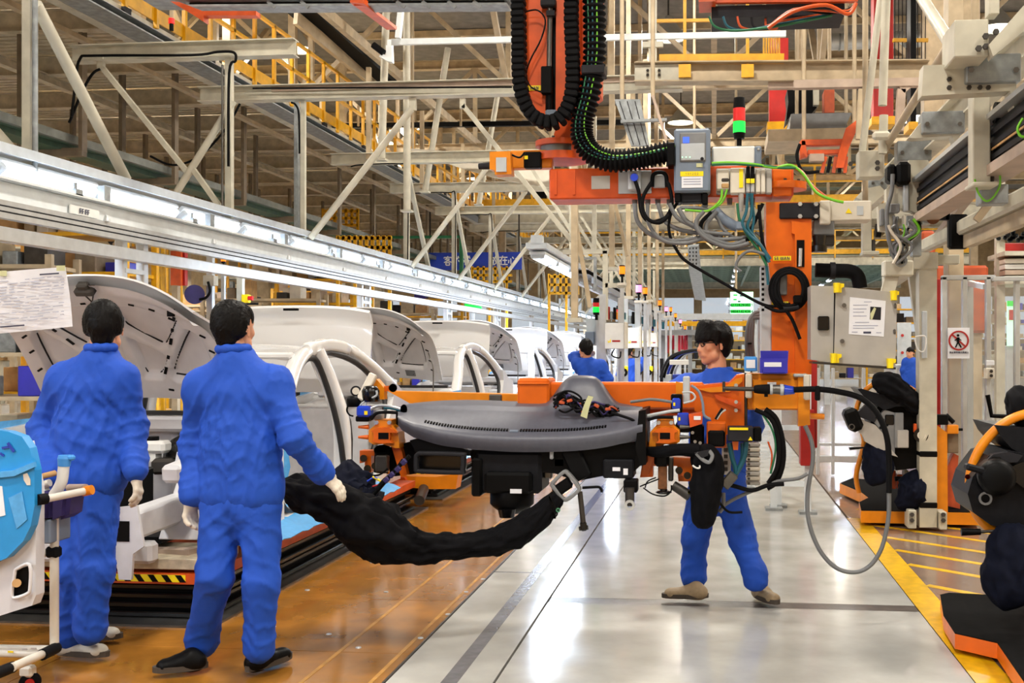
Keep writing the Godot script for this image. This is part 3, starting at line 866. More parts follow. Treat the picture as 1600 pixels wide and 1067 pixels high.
# ---------- mezzanine left of the line ----------
func platform() -> void:
	var t := thing("mezzanine", "tan steel mezzanine with ribbed deck seen from below", "platform", Vector3(-11, 5.5, -28))
	var xe := -7.2
	for i in 22:
		var z := 6.5 + i * 2.0
		part(t, "cross_beam", MB.new().ibeam(Vector3(-15, 5.52, -z), Vector3(xe - 0.1, 5.52, -z), 0.14, 0.26, 0.014), "deck")
		part(t, "deck_panel", MB.new().box(Vector3(-11.1, 5.69, -z - 1.0), Vector3(7.8, 0.03, 1.96)), "deck")
		# pressed ribs of the deck
		var ribs := MB.new()
		for k in 12: ribs.box(Vector3(-11.1, 5.668, -z - 0.12 - k * 0.16), Vector3(7.8, 0.018, 0.05))
		part(t, "deck_ribs", ribs, "deck").set_meta("kind", "stuff")
	for x in [-9.4, -11.8, -14.4]:
		part(t, "joist", MB.new().ibeam(Vector3(x, 5.34, -5), Vector3(x, 5.34, -50), 0.12, 0.12, 0.012), "deck")
	part(t, "edge_channel", MB.new().chan(Vector3(xe, 5.5, -5), Vector3(xe, 5.5, -50), 0.14, 0.34, 0.016, Vector3.UP, -1.0), "cream")
	part(t, "cable_tray", MB.new().chan(Vector3(xe + 0.3, 5.35, -5), Vector3(xe + 0.3, 5.35, -46), 0.32, 0.09, 0.008), "galv")
	part(t, "cable_tray_bottom", MB.new().bar(Vector3(xe + 0.3, 5.3, -5), Vector3(xe + 0.3, 5.3, -46), 0.32, 0.008), "galv")
	part(t, "flat_rail", MB.new().bar(Vector3(xe - 0.32, 5.22, -5), Vector3(xe - 0.32, 5.22, -46), 0.09, 0.06), "tan")
	part(t, "kick_plate", MB.new().bar(Vector3(xe + 0.08, 5.8, -5), Vector3(xe + 0.08, 5.8, -50), 0.02, 0.18), "yellow")
	for y in [6.25, 6.75]:
		part(t, "handrail", MB.new().bar(Vector3(xe + 0.1, y, -5), Vector3(xe + 0.1, y, -50), 0.05, 0.05), "yellow")
	for i in 52:
		var z := 8.0 + i * 0.75
		part(t, "rail_post", MB.new().bar(Vector3(xe + 0.1, 5.62, -z), Vector3(xe + 0.1, 6.78, -z), 0.06, 0.05, Vector3.RIGHT), "yellow")
		if i % 3 == 0:
			part(t, "rail_foot", MB.new().box(Vector3(xe + 0.12, 5.55, -z), Vector3(0.05, 0.2, 0.14)), "charcoal")
	# machines and rails standing on the deck
	for i in 12:
		var z := 15.0 + i * 2.9
		part(t, "rack_post", MB.new().bar(Vector3(-8.3, 5.7, -z), Vector3(-8.3, 8.5, -z), 0.14, 0.14), "tan")
	for i in 5:
		var z := 16.0 + i * 6.0
		part(t, "column", MB.new().ibeam(Vector3(-14.2, 0, -z), Vector3(-14.2, 5.4, -z), 0.25, 0.25, 0.016, Vector3.RIGHT), "tan")
	for i in 9:  # added fill lamps, their bounce brightens the deck from below
		var at := Vector3(-12.6, 3.5, -9.0 - i * 3.6)
		var l := copy(get_node("fluorescent_lamp"), at, "added twin tube fill lamp under the mezzanine beyond the line")
		l.rotation.z = 0.0
		l.set_meta("group", "added fill lamps under the mezzanine")
		part(l, "cord", MB.new().cyl(Vector3(0, 0.05, 0), Vector3(0, 1.85, 0), 0.008, -1.0, 5), "darksteel").position = Vector3.ZERO
		area(self, "fluorescent_area", at + Vector3(0, -0.055, 0), Vector2(0.16, 1.25), TUBE_ENERGY * 2.0, Color(1.0, 0.96, 0.9))
	# black slanted conveyor belt and the second yellow flight beyond
	var belt := thing("belt_conveyor", "black belt conveyor slanting down beyond the yellow railing", "conveyor", q(520, 60, 19.0))
	part(belt, "belt", MB.new().bar(q(470, 15, 18), q(605, 132, 21), 0.5, 0.1), "black")
	part(belt, "side_rail", MB.new().bar(q(462, 28, 17.9), q(592, 135, 20.9), 0.08, 0.22), "tan")
	part(belt, "side_rail", MB.new().bar(q(482, 4, 18.1), q(618, 122, 21.1), 0.06, 0.16), "pinkish")
	# suspended green conveyors under the deck
	for e in [[-8.1, 4.05, 7.0, 46.0], [-10.9, 4.0, 9.0, 50.0]]:
		var c := thing("hung_conveyor", "green bellied conveyor trough hung on brown straps, %s" % ["beside the lamp row" if e[0] > -9 else "deeper under the mezzanine"], "conveyor", Vector3(e[0], e[1], -20))
		part(c, "trough", MB.new().bar(Vector3(e[0], e[1], -e[2]), Vector3(e[0], e[1], -e[3]), 0.5, 0.03), "trough_green")
		for s in [-1.0, 1.0]:
			part(c, "side_rail", MB.new().bar(Vector3(e[0] + s * 0.29, e[1] + 0.03, -e[2]), Vector3(e[0] + s * 0.29, e[1] + 0.03, -e[3]), 0.06, 0.1), "trough_grey")
		part(c, "belly", MB.new().bar(Vector3(e[0], e[1] - 0.05, -e[2]), Vector3(e[0], e[1] - 0.05, -e[3]), 0.3, 0.07), "trough_green")
		var z: float = e[2] + 1.0
		while z < e[3]:
			for s in [-1.0, 1.0]:
				part(c, "strap", MB.new().bar(Vector3(e[0] + s * 0.4, e[1] - 0.12, -z), Vector3(e[0] + s * 0.4, 5.5, -z), 0.11, 0.05, Vector3.RIGHT), "hanger")
			part(c, "cross_strap", MB.new().bar(Vector3(e[0] - 0.42, e[1] - 0.12, -z), Vector3(e[0] + 0.42, e[1] - 0.12, -z), 0.1, 0.1), "hanger")
			z += 2.3
	var br := thing("black_belt_rail", "black belt rail with grey edge running under the mezzanine", "rail", Vector3(-10, 3.4, -20))
	part(br, "belt", MB.new().bar(Vector3(-9.2, 3.35, -8), Vector3(-9.2, 3.35, -45), 0.16, 0.08), "black")
	part(br, "edge", MB.new().bar(Vector3(-8.98, 3.4, -8), Vector3(-8.98, 3.4, -45), 0.05, 0.16), "tan")

# ---------- white car bodies ----------
# local: x to the car's left as seen from the front camera (+x right), z = 0 at the front, -z to the rear
func car_side(t: Node3D, s: float) -> void:
	var x := s * 0.8
	var up := Vector3(s, 0, 0)
	var pr := MB.rrect(0.1, 0.1, 0.03)
	# roof rail with A and C pillars
	var arch := smooth(V([x, 0.98, -1.2, x - s * 0.05, 1.2, -1.55, x - s * 0.14, 1.42, -1.98, x - s * 0.18, 1.525, -2.4, x - s * 0.18, 1.545, -2.85, x - s * 0.16, 1.48, -3.3, x - s * 0.08, 1.3, -3.72, x, 1.12, -4.0]))
	part(t, "roof_rail", MB.new().sweep(arch, MB.rrect(0.11, 0.1, 0.035), Vector3(0, 0, 1)), "car_white")
	var bp := smooth(V([x - s * 0.16, 1.5, -2.42, x - s * 0.06, 1.2, -2.5, x, 0.9, -2.55, x, 0.35, -2.55]))
	part(t, "center_pillar", MB.new().sweep(bp, MB.rrect(0.13, 0.09, 0.03), Vector3(0, 0, 1)), "car_white")
	part(t, "sill", MB.new().bar(Vector3(x, 0.36, -1.1), Vector3(x, 0.36, -3.25), 0.12, 0.14, Vector3.UP, 0.03), "car_white")
	part(t, "front_pillar", MB.new().bar(Vector3(x, 0.36, -1.22), Vector3(x, 1.0, -1.2), 0.12, 0.14, Vector3.RIGHT, 0.03), "car_white")
	# rear quarter panel and front fender, outlines in the side plane
	var side := Transform3D(Basis(Vector3(0, 0, -1) * 1.0, Vector3.UP, Vector3(s, 0, 0)) if s > 0 else Basis(Vector3(0, 0, -1), Vector3.UP, Vector3(-1, 0, 0)), Vector3(x + s * 0.06, 0, 0))
	part(t, "rear_quarter_panel", MB.new().prism(V2([3.35, 0.34, 3.2, 0.42, 3.3, 0.62, 3.45, 0.78, 3.62, 0.95, 3.72, 1.1, 3.66, 1.24, 3.85, 1.2, 4.05, 1.12, 4.4, 1.08, 4.42, 0.8, 4.4, 0.5, 4.28, 0.45, 4.22, 0.58, 4.08, 0.7, 3.9, 0.74, 3.7, 0.7, 3.56, 0.58, 3.5, 0.42]), side, 0.05), "car_white")
	part(t, "front_fender", MB.new().prism(V2([0.1, 0.78, 0.3, 0.92, 0.7, 1.0, 1.25, 1.04, 1.27, 0.5, 1.12, 0.42, 1.08, 0.55, 0.96, 0.68, 0.78, 0.73, 0.58, 0.68, 0.46, 0.56, 0.4, 0.45, 0.2, 0.5]), side, 0.05), "car_white")
	# door openings with black seals
	var d1 := smooth(V([x - s * 0.02, 0.98, -1.32, x - s * 0.12, 1.37, -1.98, x - s * 0.15, 1.45, -2.28, x - s * 0.12, 1.38, -2.4, x - s * 0.03, 1.05, -2.46, x + s * 0.03, 0.7, -2.48, x + s * 0.03, 0.46, -2.44, x + s * 0.03, 0.45, -1.36, x + s * 0.03, 0.8, -1.3]), 4, true)
	part(t, "door_seal", MB.new().tube(d1, 0.024, 6, true), "seal")
	var d2 := smooth(V([x - s * 0.14, 1.44, -2.54, x - s * 0.15, 1.47, -2.9, x - s * 0.1, 1.36, -3.35, x - s * 0.01, 1.12, -3.64, x + s * 0.03, 0.9, -3.5, x + s * 0.03, 0.66, -3.22, x + s * 0.03, 0.45, -3.12, x + s * 0.03, 0.45, -2.66, x + s * 0.02, 0.95, -2.64]), 4, true)
	part(t, "door_seal", MB.new().tube(d2, 0.024, 6, true), "seal")
	# protective film: sill cover and fender cover with hanging folds
	var rows := []
	for i in 14:
		var r := PackedVector3Array()
		for j in 9:
			var w := float(j) / 8.0
			var fold := sin(i * 2.1) * 0.014 * w
			r.append(Vector3(x + s * (0.045 + 0.035 * w + fold), 1.06 - 0.05 * w - 0.56 * w * (0.5 + 0.5 * sin(i * 0.23 + 0.2)), -0.86 - i * 0.035 - 0.02 * sin(i * 1.3)))
		rows.append(r)
	part(t, "fender_film", MB.new().surf(rows, 0.004, s < 0), "film_blue")
	rows = []
	for i in 30:
		var r := PackedVector3Array()
		for j in 6:
			var w := float(j) / 5.0
			r.append(Vector3(x - s * 0.07 + s * 0.3 * w, 0.445 - 0.1 * w + 0.012 * sin(w * 16.0) + 0.006 * sin(i * 2.3 + j), -0.45 - i * 0.1))
		rows.append(r)
	part(t, "sill_film", MB.new().surf(rows, 0.006, s > 0), "film_blue")
	# engine bay: inner rail, shock tower
	part(t, "front_rail", MB.new().bar(Vector3(s * 0.5, 0.56, 0.02), Vector3(s * 0.5, 0.6, -1.2), 0.12, 0.16, Vector3.UP, 0.02), "car_inner")
	var rp := part(t, "rail_plate", MB.new().prism(V2([-0.1, 0.1, 0.08, 0.12, 0.12, -0.1, 0.06, -0.14, 0.05, -0.28, -0.02, -0.28, -0.04, -0.16, -0.12, -0.12]), Transform3D(Basis.IDENTITY, Vector3(s * 0.5, 0.56, 0.06)), 0.02), "car_inner")
	part(rp, "opening", MB.new().box(Vector3(s * 0.5, 0.54, 0.062), Vector3(0.08, 0.11, 0.004)), "black")
	part(t, "inner_fender", MB.new().bar(Vector3(s * 0.66, 0.82, -0.15), Vector3(s * 0.7, 0.93, -1.15), 0.12, 0.1, Vector3.UP, 0.02), "car_inner")
	var wh := []
	for i in 9:
		var r := PackedVector3Array()
		for j in 7: r.append(Vector3(s * (0.46 + 0.04 * j), 0.42 + 0.42 * sin(PI * i / 8.0), -0.4 - 0.85 * i / 8.0 + 0.0 * j))
		wh.append(r)
	part(t, "wheel_house", MB.new().surf(wh, 0.01, s < 0), "car_inner")
	part(t, "shock_tower", MB.new().lathe(V2([0.0, 0.13, 0.07, 0.13, 0.12, 0.1, 0.16, 0.0, 0.19, -0.16]), Vector3(s * 0.58, 0.84, -0.82), Vector3.UP, 18), "car_inner")

func hood_point(u: float, w: float) -> Vector3:   # u -1..1 across, w 0 hinge .. 1 tip
	var hw := 0.68 - 0.07 * w * w * w
	var rx := 1.0 - pow(absf(u), 3.0) * 0.22 * smoothstep(0.3, 1.0, w)
	var a := deg_to_rad(46.0)
	var l := 1.06 * w * rx
	var crown := 0.07 * (1.0 - u * u) + 0.05 * sin(PI * w)
	var tipdrop := -0.05 * pow(w, 4.0)
	return Vector3(u * hw, 1.17 + sin(a) * l + cos(a) * (crown + tipdrop), -1.12 + cos(a) * l - sin(a) * (crown + tipdrop))

func make_car() -> Node3D:
	var t := thing("white_car", "white car body with raised hood on the line", "car", Vector3.ZERO)
	for s in [-1.0, 1.0]: car_side(t, s)
	# roof panel
	var rows := []
	for i in 15:
		var z := -1.95 - i * (1.4 / 14.0)
		var k := float(i) / 14.0
		var r := PackedVector3Array()
		for j in 15:
			var u := j / 7.0 - 1.0
			r.append(Vector3(u * 0.62, 1.46 + 0.13 * sin(PI * (0.18 + 0.64 * k)) - 0.05 * u * u - 0.03, z))
		rows.append(r)
	part(t, "roof_panel", MB.new().surf(rows, 0.02), "car_white")
	part(t, "windscreen_frame", MB.new().bar(Vector3(-0.64, 1.47, -1.97), Vector3(0.64, 1.47, -1.97), 0.09, 0.05, Vector3.UP, 0.015), "car_white")
	part(t, "rear_window_frame", MB.new().bar(Vector3(-0.62, 1.47, -3.34), Vector3(0.62, 1.47, -3.34), 0.09, 0.05, Vector3.UP, 0.015), "car_white")
	part(t, "cowl", MB.new().bar(Vector3(-0.76, 1.03, -1.24), Vector3(0.76, 1.03, -1.24), 0.2, 0.1, Vector3.UP, 0.02), "car_inner")
	part(t, "cowl_seal", MB.new().bar(Vector3(-0.72, 1.1, -1.2), Vector3(0.72, 1.1, -1.2), 0.05, 0.03), "seal")
	var fw := MB.new()
	fw.box(Vector3(0, 0.75, -1.28), Vector3(1.42, 0.5, 0.03))
	for x in [-0.5, -0.2, 0.12, 0.44]: fw.box(Vector3(x, 0.76, -1.255), Vector3(0.05, 0.4, 0.03), Basis.IDENTITY, 0.01)
	part(t, "firewall", fw, "car_inner")
	part(t, "floor_pan", MB.new().box(Vector3(0, 0.33, -2.75), Vector3(1.5, 0.04, 3.1)), "car_inner")
	part(t, "rear_shelf", MB.new().bar(Vector3(-0.72, 1.0, -3.75), Vector3(0.72, 1.0, -3.75), 0.4, 0.04), "car_inner")
	part(t, "seat_back_panel", MB.new().box(Vector3(0, 0.7, -3.5), Vector3(1.4, 0.6, 0.03)), "car_inner")
	part(t, "dash_cross_rail", MB.new().bar(Vector3(-0.74, 0.95, -1.5), Vector3(0.74, 0.95, -1.5), 0.08, 0.12, Vector3.UP, 0.02), "car_inner")
	part(t, "front_crossmember", MB.new().bar(Vector3(-0.6, 0.4, -0.1), Vector3(0.6, 0.4, -0.1), 0.1, 0.12, Vector3.UP, 0.02), "car_inner")
	part(t, "lower_tray", MB.new().box(Vector3(0, 0.4, -0.75), Vector3(0.9, 0.04, 0.6)), "black")
	# hood: outer skin, inner frame with pressed panels, slots, latch, strut
	rows = []
	for i in 17:
		var r := PackedVector3Array()
		for j in 21: r.append(hood_point(j / 10.0 - 1.0, i / 16.0))
		rows.append(r)
	var hood := part(t, "hood", MB.new().surf(rows, 0.012), "car_white", "raised hood with pressed inner frame")
	var inward := func(p: Vector3, d: float) -> Vector3: return p + Vector3(0, -cos(deg_to_rad(46.0)), sin(deg_to_rad(46.0))) * d
	var panels := [V2([0.09, 0.74, 0.36, 0.75, 0.66, 0.69, 0.62, 0.64, 0.4, 0.44, 0.34, 0.44, 0.1, 0.58]), V2([0.07, 0.47, 0.32, 0.36, 0.34, 0.32, 0.22, 0.2, 0.07, 0.2]), V2([0.74, 0.6, 0.79, 0.56, 0.79, 0.24, 0.72, 0.19, 0.36, 0.19, 0.36, 0.23, 0.46, 0.34])]
	var ir := []
	for i in 61:
		var r := PackedVector3Array()
		var w := 0.03 + i / 60.0 * 0.94
		for j in 81:
			var u := (j / 40.0 - 1.0) * 0.97
			var au := absf(u)
			# pressed panels: sunk inside these outlines
			var dist := 1.0
			for pg in panels:
				for k in pg.size():
					dist = minf(dist, Geometry2D.get_closest_point_to_segment(Vector2(au, w), pg[k], pg[(k + 1) % pg.size()]).distance_to(Vector2(au, w)))
				if Geometry2D.is_point_in_polygon(Vector2(au, w), pg):
					dist = 0.0
					break
			var hgt := smoothstep(0.0, 0.03, dist)
			# rolled rim along the front edge
			hgt += 0.5 * exp(-pow((w - 0.9) / 0.05, 2.0)) * smoothstep(0.15, 0.3, au)
			r.append(inward.call(hood_point(u, w), 0.014 + 0.046 * hgt))
		ir.append(r)
	part(hood, "inner_frame", MB.new().surf(ir, 0.0, true), "car_inner")
	var holes := MB.new()
	for s in [-1.0, 1.0]:
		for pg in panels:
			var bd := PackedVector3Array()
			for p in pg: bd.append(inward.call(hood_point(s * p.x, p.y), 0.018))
			part(hood, "recess_shade_line", MB.new().tube(smooth(bd, 4, true), 0.006, 5, true), "charcoal")  # dark tube stands in for the shade along the sunk panel edge
		for k in 5:
			var w: float = 0.22 + k * 0.12
			var p: Vector3 = inward.call(hood_point(s * (0.22 + (w - 0.14) * 0.78), w), 0.062)
			var p2: Vector3 = inward.call(hood_point(s * (0.22 + (w + (0.05 if k % 2 == 0 else 0.025) - 0.14) * 0.78), w + (0.05 if k % 2 == 0 else 0.025)), 0.062)
			holes.bar(p, p2, 0.018, 0.006, Vector3(0, -0.7, 0.7))
		for e in [[0.12, 0.8], [0.3, 0.8], [0.48, 0.78], [0.62, 0.72], [0.84, 0.6], [0.85, 0.45], [0.86, 0.3], [0.86, 0.18], [0.5, 0.1], [0.26, 0.1]]:
			var p: Vector3 = inward.call(hood_point(s * e[0], e[1]), 0.062)
			var q2: Vector3 = inward.call(hood_point(s * (e[0] + 0.05), e[1] - 0.02 * e[0]), 0.062)
			holes.bar(p, q2, 0.013, 0.006, Vector3(0, -0.7, 0.7))
	part(hood, "slots", holes, "black").set_meta("kind", "stuff")
	var lt := MB.new()
	lt.box(inward.call(hood_point(0.0, 0.93), 0.07), Vector3(0.12, 0.07, 0.05), Basis(Vector3.RIGHT, deg_to_rad(-46)), 0.012)
	lt.box(inward.call(hood_point(0.0, 0.96), 0.06), Vector3(0.07, 0.05, 0.05), Basis(Vector3.RIGHT, deg_to_rad(-46)), 0.01)
	lt.tube(V([-0.03, 0, 0, 0, 0, 0]) if false else PackedVector3Array([inward.call(hood_point(-0.05, 0.9), 0.07), inward.call(hood_point(0.0, 0.84), 0.09), inward.call(hood_point(0.05, 0.9), 0.07)]), 0.006, 6)
	part(hood, "latch", lt, "darksteel")
	part(hood, "grommet", MB.new().box(inward.call(hood_point(0.72, 0.82), 0.065), Vector3(0.035, 0.045, 0.03)), "black")
	part(hood, "sticker", MB.new().bar(inward.call(hood_point(0.42, 0.1), 0.064), inward.call(hood_point(0.58, 0.1), 0.064), 0.1, 0.004, Vector3(0, -0.7, 0.7)), "grey")
	part(t, "hood_prop", MB.new().tube(smooth(PackedVector3Array([inward.call(hood_point(0.88, 0.4), 0.05), Vector3(0.64, 1.42, -0.74), Vector3(0.68, 1.3, -0.72), Vector3(0.68, 0.93, -0.7)]), 4), 0.007, 6), "steel")
	# boot lid, raised upright: its outside faces the front
	rows = []
	for i in 15:
		var w := i / 14.0
		var r := PackedVector3Array()
		for j in 17:
			var u := j / 8.0 - 1.0
			var hw := 0.66 + 0.02 * w
			var y := 1.14 + 0.74 * w - 0.05 * w * pow(absf(u), 3.0)
			var bul := 0.06 * sin(PI * minf(w * 1.05, 1.0)) * (1.0 - 0.5 * u * u) + (0.09 * smoothstep(0.86, 1.0, w))
			r.append(Vector3(u * hw, y, -3.62 + 0.2 * w * w - 0.25 * w + bul))
		rows.append(r)
	var lid := part(t, "boot_lid", MB.new().surf(rows, 0.03), "car_white", "raised boot lid with glossy outside")
	part(lid, "lock_hole", MB.new().box(Vector3(0, 1.862, -3.53), Vector3(0.13, 0.02, 0.03)), "black")
	part(t, "rear_end", MB.new().box(Vector3(0, 0.68, -4.4), Vector3(1.5, 0.55, 0.06), Basis.IDENTITY, 0.02), "car_white")
	# parts already fitted under the hood
	var bb := MB.new().box(Vector3(0.12, 0.68, -0.62), Vector3(0.26, 0.24, 0.24), Basis.IDENTITY, 0.012)
	part(t, "battery", bb, "black")
	part(t, "brake_booster", MB.new().lathe(V2([0.0, 0.12, 0.08, 0.12, 0.15, 0.07, 0.16, 0.0, 0.14, -0.05]), Vector3(0.3, 0.82, -1.1), Vector3.BACK, 20), "blackgloss")
	part(t, "fluid_reservoir", MB.new().box(Vector3(0.14, 0.9, -0.96), Vector3(0.17, 0.08, 0.12), Basis.IDENTITY, 0.02).box(Vector3(0.12, 0.84, -0.96), Vector3(0.08, 0.06, 0.08)), "white")
	part(t, "reservoir_cap", MB.new().cyl(Vector3(0.12, 0.935, -0.96), Vector3(0.12, 0.965, -0.96), 0.04), "black")
	part(t, "engine_mount", MB.new().box(Vector3(0.2, 0.78, -0.95), Vector3(0.14, 0.1, 0.12), Basis(Vector3.UP, 0.4), 0.02), "darksteel")
	part(t, "label_tag", MB.new().box(Vector3(0.33, 0.83, -0.9), Vector3(0.05, 0.08, 0.004), Basis(Vector3.FORWARD, 0.2)), "paper")
	return t

func make_skid() -> Node3D:
	var t := thing("skid_lift", "black scissor-lift skid with yellow and black hazard strip", "lift", Vector3.ZERO, "skid lifts under the car bodies")
	for k in 4:
		var w := 1.72 - (0.08 if k % 2 == 1 else 0.0)
		var p := MB.new()
		p.box(Vector3(0, 0.03 + k * 0.052, -2.2), Vector3(w, 0.03, 4.2), Basis.IDENTITY, 0.006)
		part(t, "bellows_fold", p, "blackgloss")
	part(t, "bellows_core", MB.new().box(Vector3(0, 0.1, -2.2), Vector3(1.56, 0.2, 4.1)), "black")
	part(t, "base_plate", MB.new().box(Vector3(0, 0.006, -2.2), Vector3(1.9, 0.012, 4.5)), "steel")
	part(t, "red_edge", MB.new().box(Vector3(0, 0.245, -2.2), Vector3(1.7, 0.06, 4.3)), "orange_deep")
	var hz := part(t, "hazard_strip", MB.new().box(Vector3(0, 0.247, -0.047), Vector3(1.5, 0.04, 0.006)), "label_yellow")
	for i in 19:
		var x := -0.72 + i * 0.08
		part(hz, "stripe", MB.new().prism(V2([x, 0.2275, x + 0.035, 0.2275, x + 0.005, 0.2665, x - 0.03, 0.2665]), Transform3D(Basis.IDENTITY, Vector3(0, 0, -0.042)), 0.003), "black")
	part(t, "top_frame", MB.new().box(Vector3(0, 0.325, -0.3), Vector3(1.66, 0.06, 0.5), Basis.IDENTITY, 0.004), "cream_rusty")
	for x in [-0.62, 0.62]:
		part(t, "skid_rail", MB.new().bar(Vector3(x, 0.3, -0.3), Vector3(x, 0.3, -4.2), 0.12, 0.05), "orange_light")
	part(t, "cross_arm", MB.new().bar(Vector3(-0.3, 0.33, -0.4), Vector3(0.72, 0.37, -0.2), 0.09, 0.03), "pinkish")
	return t

func cars() -> void:
	var cr := mat("cream_rusty", c8(214, 200, 172), 0.5, 0.0, 0.3, 1.0)
	cr.albedo_texture = noise_tex(0.03, 0.8, 1.0, 5, FastNoiseLite.TYPE_SIMPLEX_SMOOTH, 5)
	var c := make_car()
	var sk := make_skid()
	var labels := ["white car body with raised hood behind the two workers in blue", "white car body second on the line, behind the orange gripper end", "white car body third on the line, between two raised hoods", "white car body fourth on the line, above the orange arm bar", "white car body fifth on the line, beside the far worker", "white car body sixth on the line, behind the white cabinets"]
	for i in 6:
		var at := Vector3(-3.66, 0, -5.6 - i * 5.04)
		var o: Node3D = c if i == 0 else copy(c, at)
		o.position = at
		o.set_meta("label", labels[i])
		var k: Node3D = sk if i == 0 else copy(sk, at)
		k.position = at + Vector3(0, 0, -0.1)
		k.set_meta("label", "black scissor-lift skid with hazard strip under the " + ["first", "second", "third", "fourth", "fifth", "sixth"][i] + " car body")
	for i in 1:   # paper order sheet taped to the first hood
		var Z := 5.75
		var sh := thing("order_sheet", "white printed order sheet taped to the first raised hood", "paper", q(50, 470, Z))
		var r := []
		for a in 6:
			var row := PackedVector3Array()
			for b in 6:
				var l := q(lerpf(-30, -28, a / 5.0), lerpf(428, 524, a / 5.0), Z)
				var rr := q(lerpf(101, 111, a / 5.0), lerpf(417, 510, a / 5.0), Z)
				row.append(l.lerp(rr, b / 5.0) + Vector3(0, 0, 0.02 * sin(b * 0.7 + a * 0.4)))
			r.append(row)
		part(sh, "sheet", MB.new().surf(r, 0.001, true), "paper")
		var tx := MB.new()
		for a in 15:
			var y := 440.0 + a * 4.6
			var x0 := -25.0
			while x0 < 96:
				var w := rng.randf_range(6, 22)
				if rng.randf() < 0.75: tx.bar(q(x0, y - (x0 * 0.09), Z - 0.024), q(minf(x0 + w, 100), y - (minf(x0 + w, 100) * 0.09), Z - 0.024), 0.004, 0.002, Vector3.BACK)
				x0 += w + 4
		part(sh, "print", tx, "print_faint").set_meta("kind", "stuff")
		part(sh, "heading", MB.new().bar(q(62, 429, Z - 0.024), q(92, 427, Z - 0.024), 0.008, 0.002, Vector3.BACK).bar(q(0, 511, Z - 0.026), q(38, 508, Z - 0.026), 0.008, 0.002, Vector3.BACK), "print")
		for e in [[95, 419], [4, 427]]:
			part(sh, "tape", MB.new().box(q(e[0], e[1], Z - 0.03), Vector3(0.05, 0.03, 0.002)), "tape")
	var oa := thing("orange_stop_arm", "orange stop arm before the second skid lift", "arm", q(660, 765, 10.2))
	pp(oa, "arm", "orange_light", 10.2, 0.2, [588, 742, 600, 736, 640, 744, 680, 745, 716, 740, 712, 764, 664, 764, 600, 758])
	pp(oa, "cover", "orange_deep", 10.15, 0.1, [606, 750, 616, 744, 632, 746, 638, 759, 606, 759])
	part(oa, "tube", MB.new().cyl(q(662, 764, 10.2), q(655, 782, 9.9), 0.05, -1.0, 12), "darksteel")
	# yellow signal horn seen through the windscreen
	var sb := thing("yellow_buzzer", "yellow and black round buzzer seen through the first windscreen", "buzzer", q(218, 597, 6.7))
	part(sb, "dome", MB.new().ball(q(218, 597, 6.7), Vector3.ONE * 0.035), "label_yellow")
	part(sb, "band", MB.new().ring(q(218, 597, 6.7), Vector3(0.3, 0.4, 1), 0.02, 0.036, 0.012, 14), "black")

# ---------- overhead manipulator ----------
func pp(t: Node3D, called: String, m: String, Z: float, depth: float, a: Array, label := "") -> MeshInstance3D:   # an outline on the plane z = -Z, as thick as given
	return part(t, called, MB.new().prism(poly(a, Z), at_z(Z), depth), m, label)
func bx(t: Node3D, called: String, m: String, Z: float, depth: float, u0: float, v0: float, u1: float, v1: float, ch := 0.006) -> MeshInstance3D:   # a bevelled box whose front face spans these pixels
	var a := q(u0, v0, Z)
	var b := q(u1, v1, Z)
	return part(t, called, MB.new().box(Vector3((a.x + b.x) / 2, (a.y + b.y) / 2, -Z - depth / 2), Vector3(absf(b.x - a.x), absf(b.y - a.y), depth), Basis.IDENTITY, ch), m)
func cab(t: Node3D, called: String, m: String, r: float, a: Array, Z := 6.2, seg := 8) -> MeshInstance3D:
	return part(t, called, MB.new().tube(path(a, Z), r, seg), m)
func bolt(t: Node3D, u: float, v: float, Z: float, r := 0.014, m := "alu") -> void:
	part(t, "bolt", MB.new().cyl(q(u, v, Z), q(u, v, Z) + Vector3(0, 0, 0.012), r, r * 0.9, 6), m)
func writing(t: Node3D, called: String, s: String, m: String, u: float, v: float, Z: float, h: float, rot := 0.0) -> MeshInstance3D:
	return part(t, called, MB.new().text(s, sansb, h, Transform3D(Basis(Vector3.BACK, rot), q(u, v, Z)), 0.002), m)

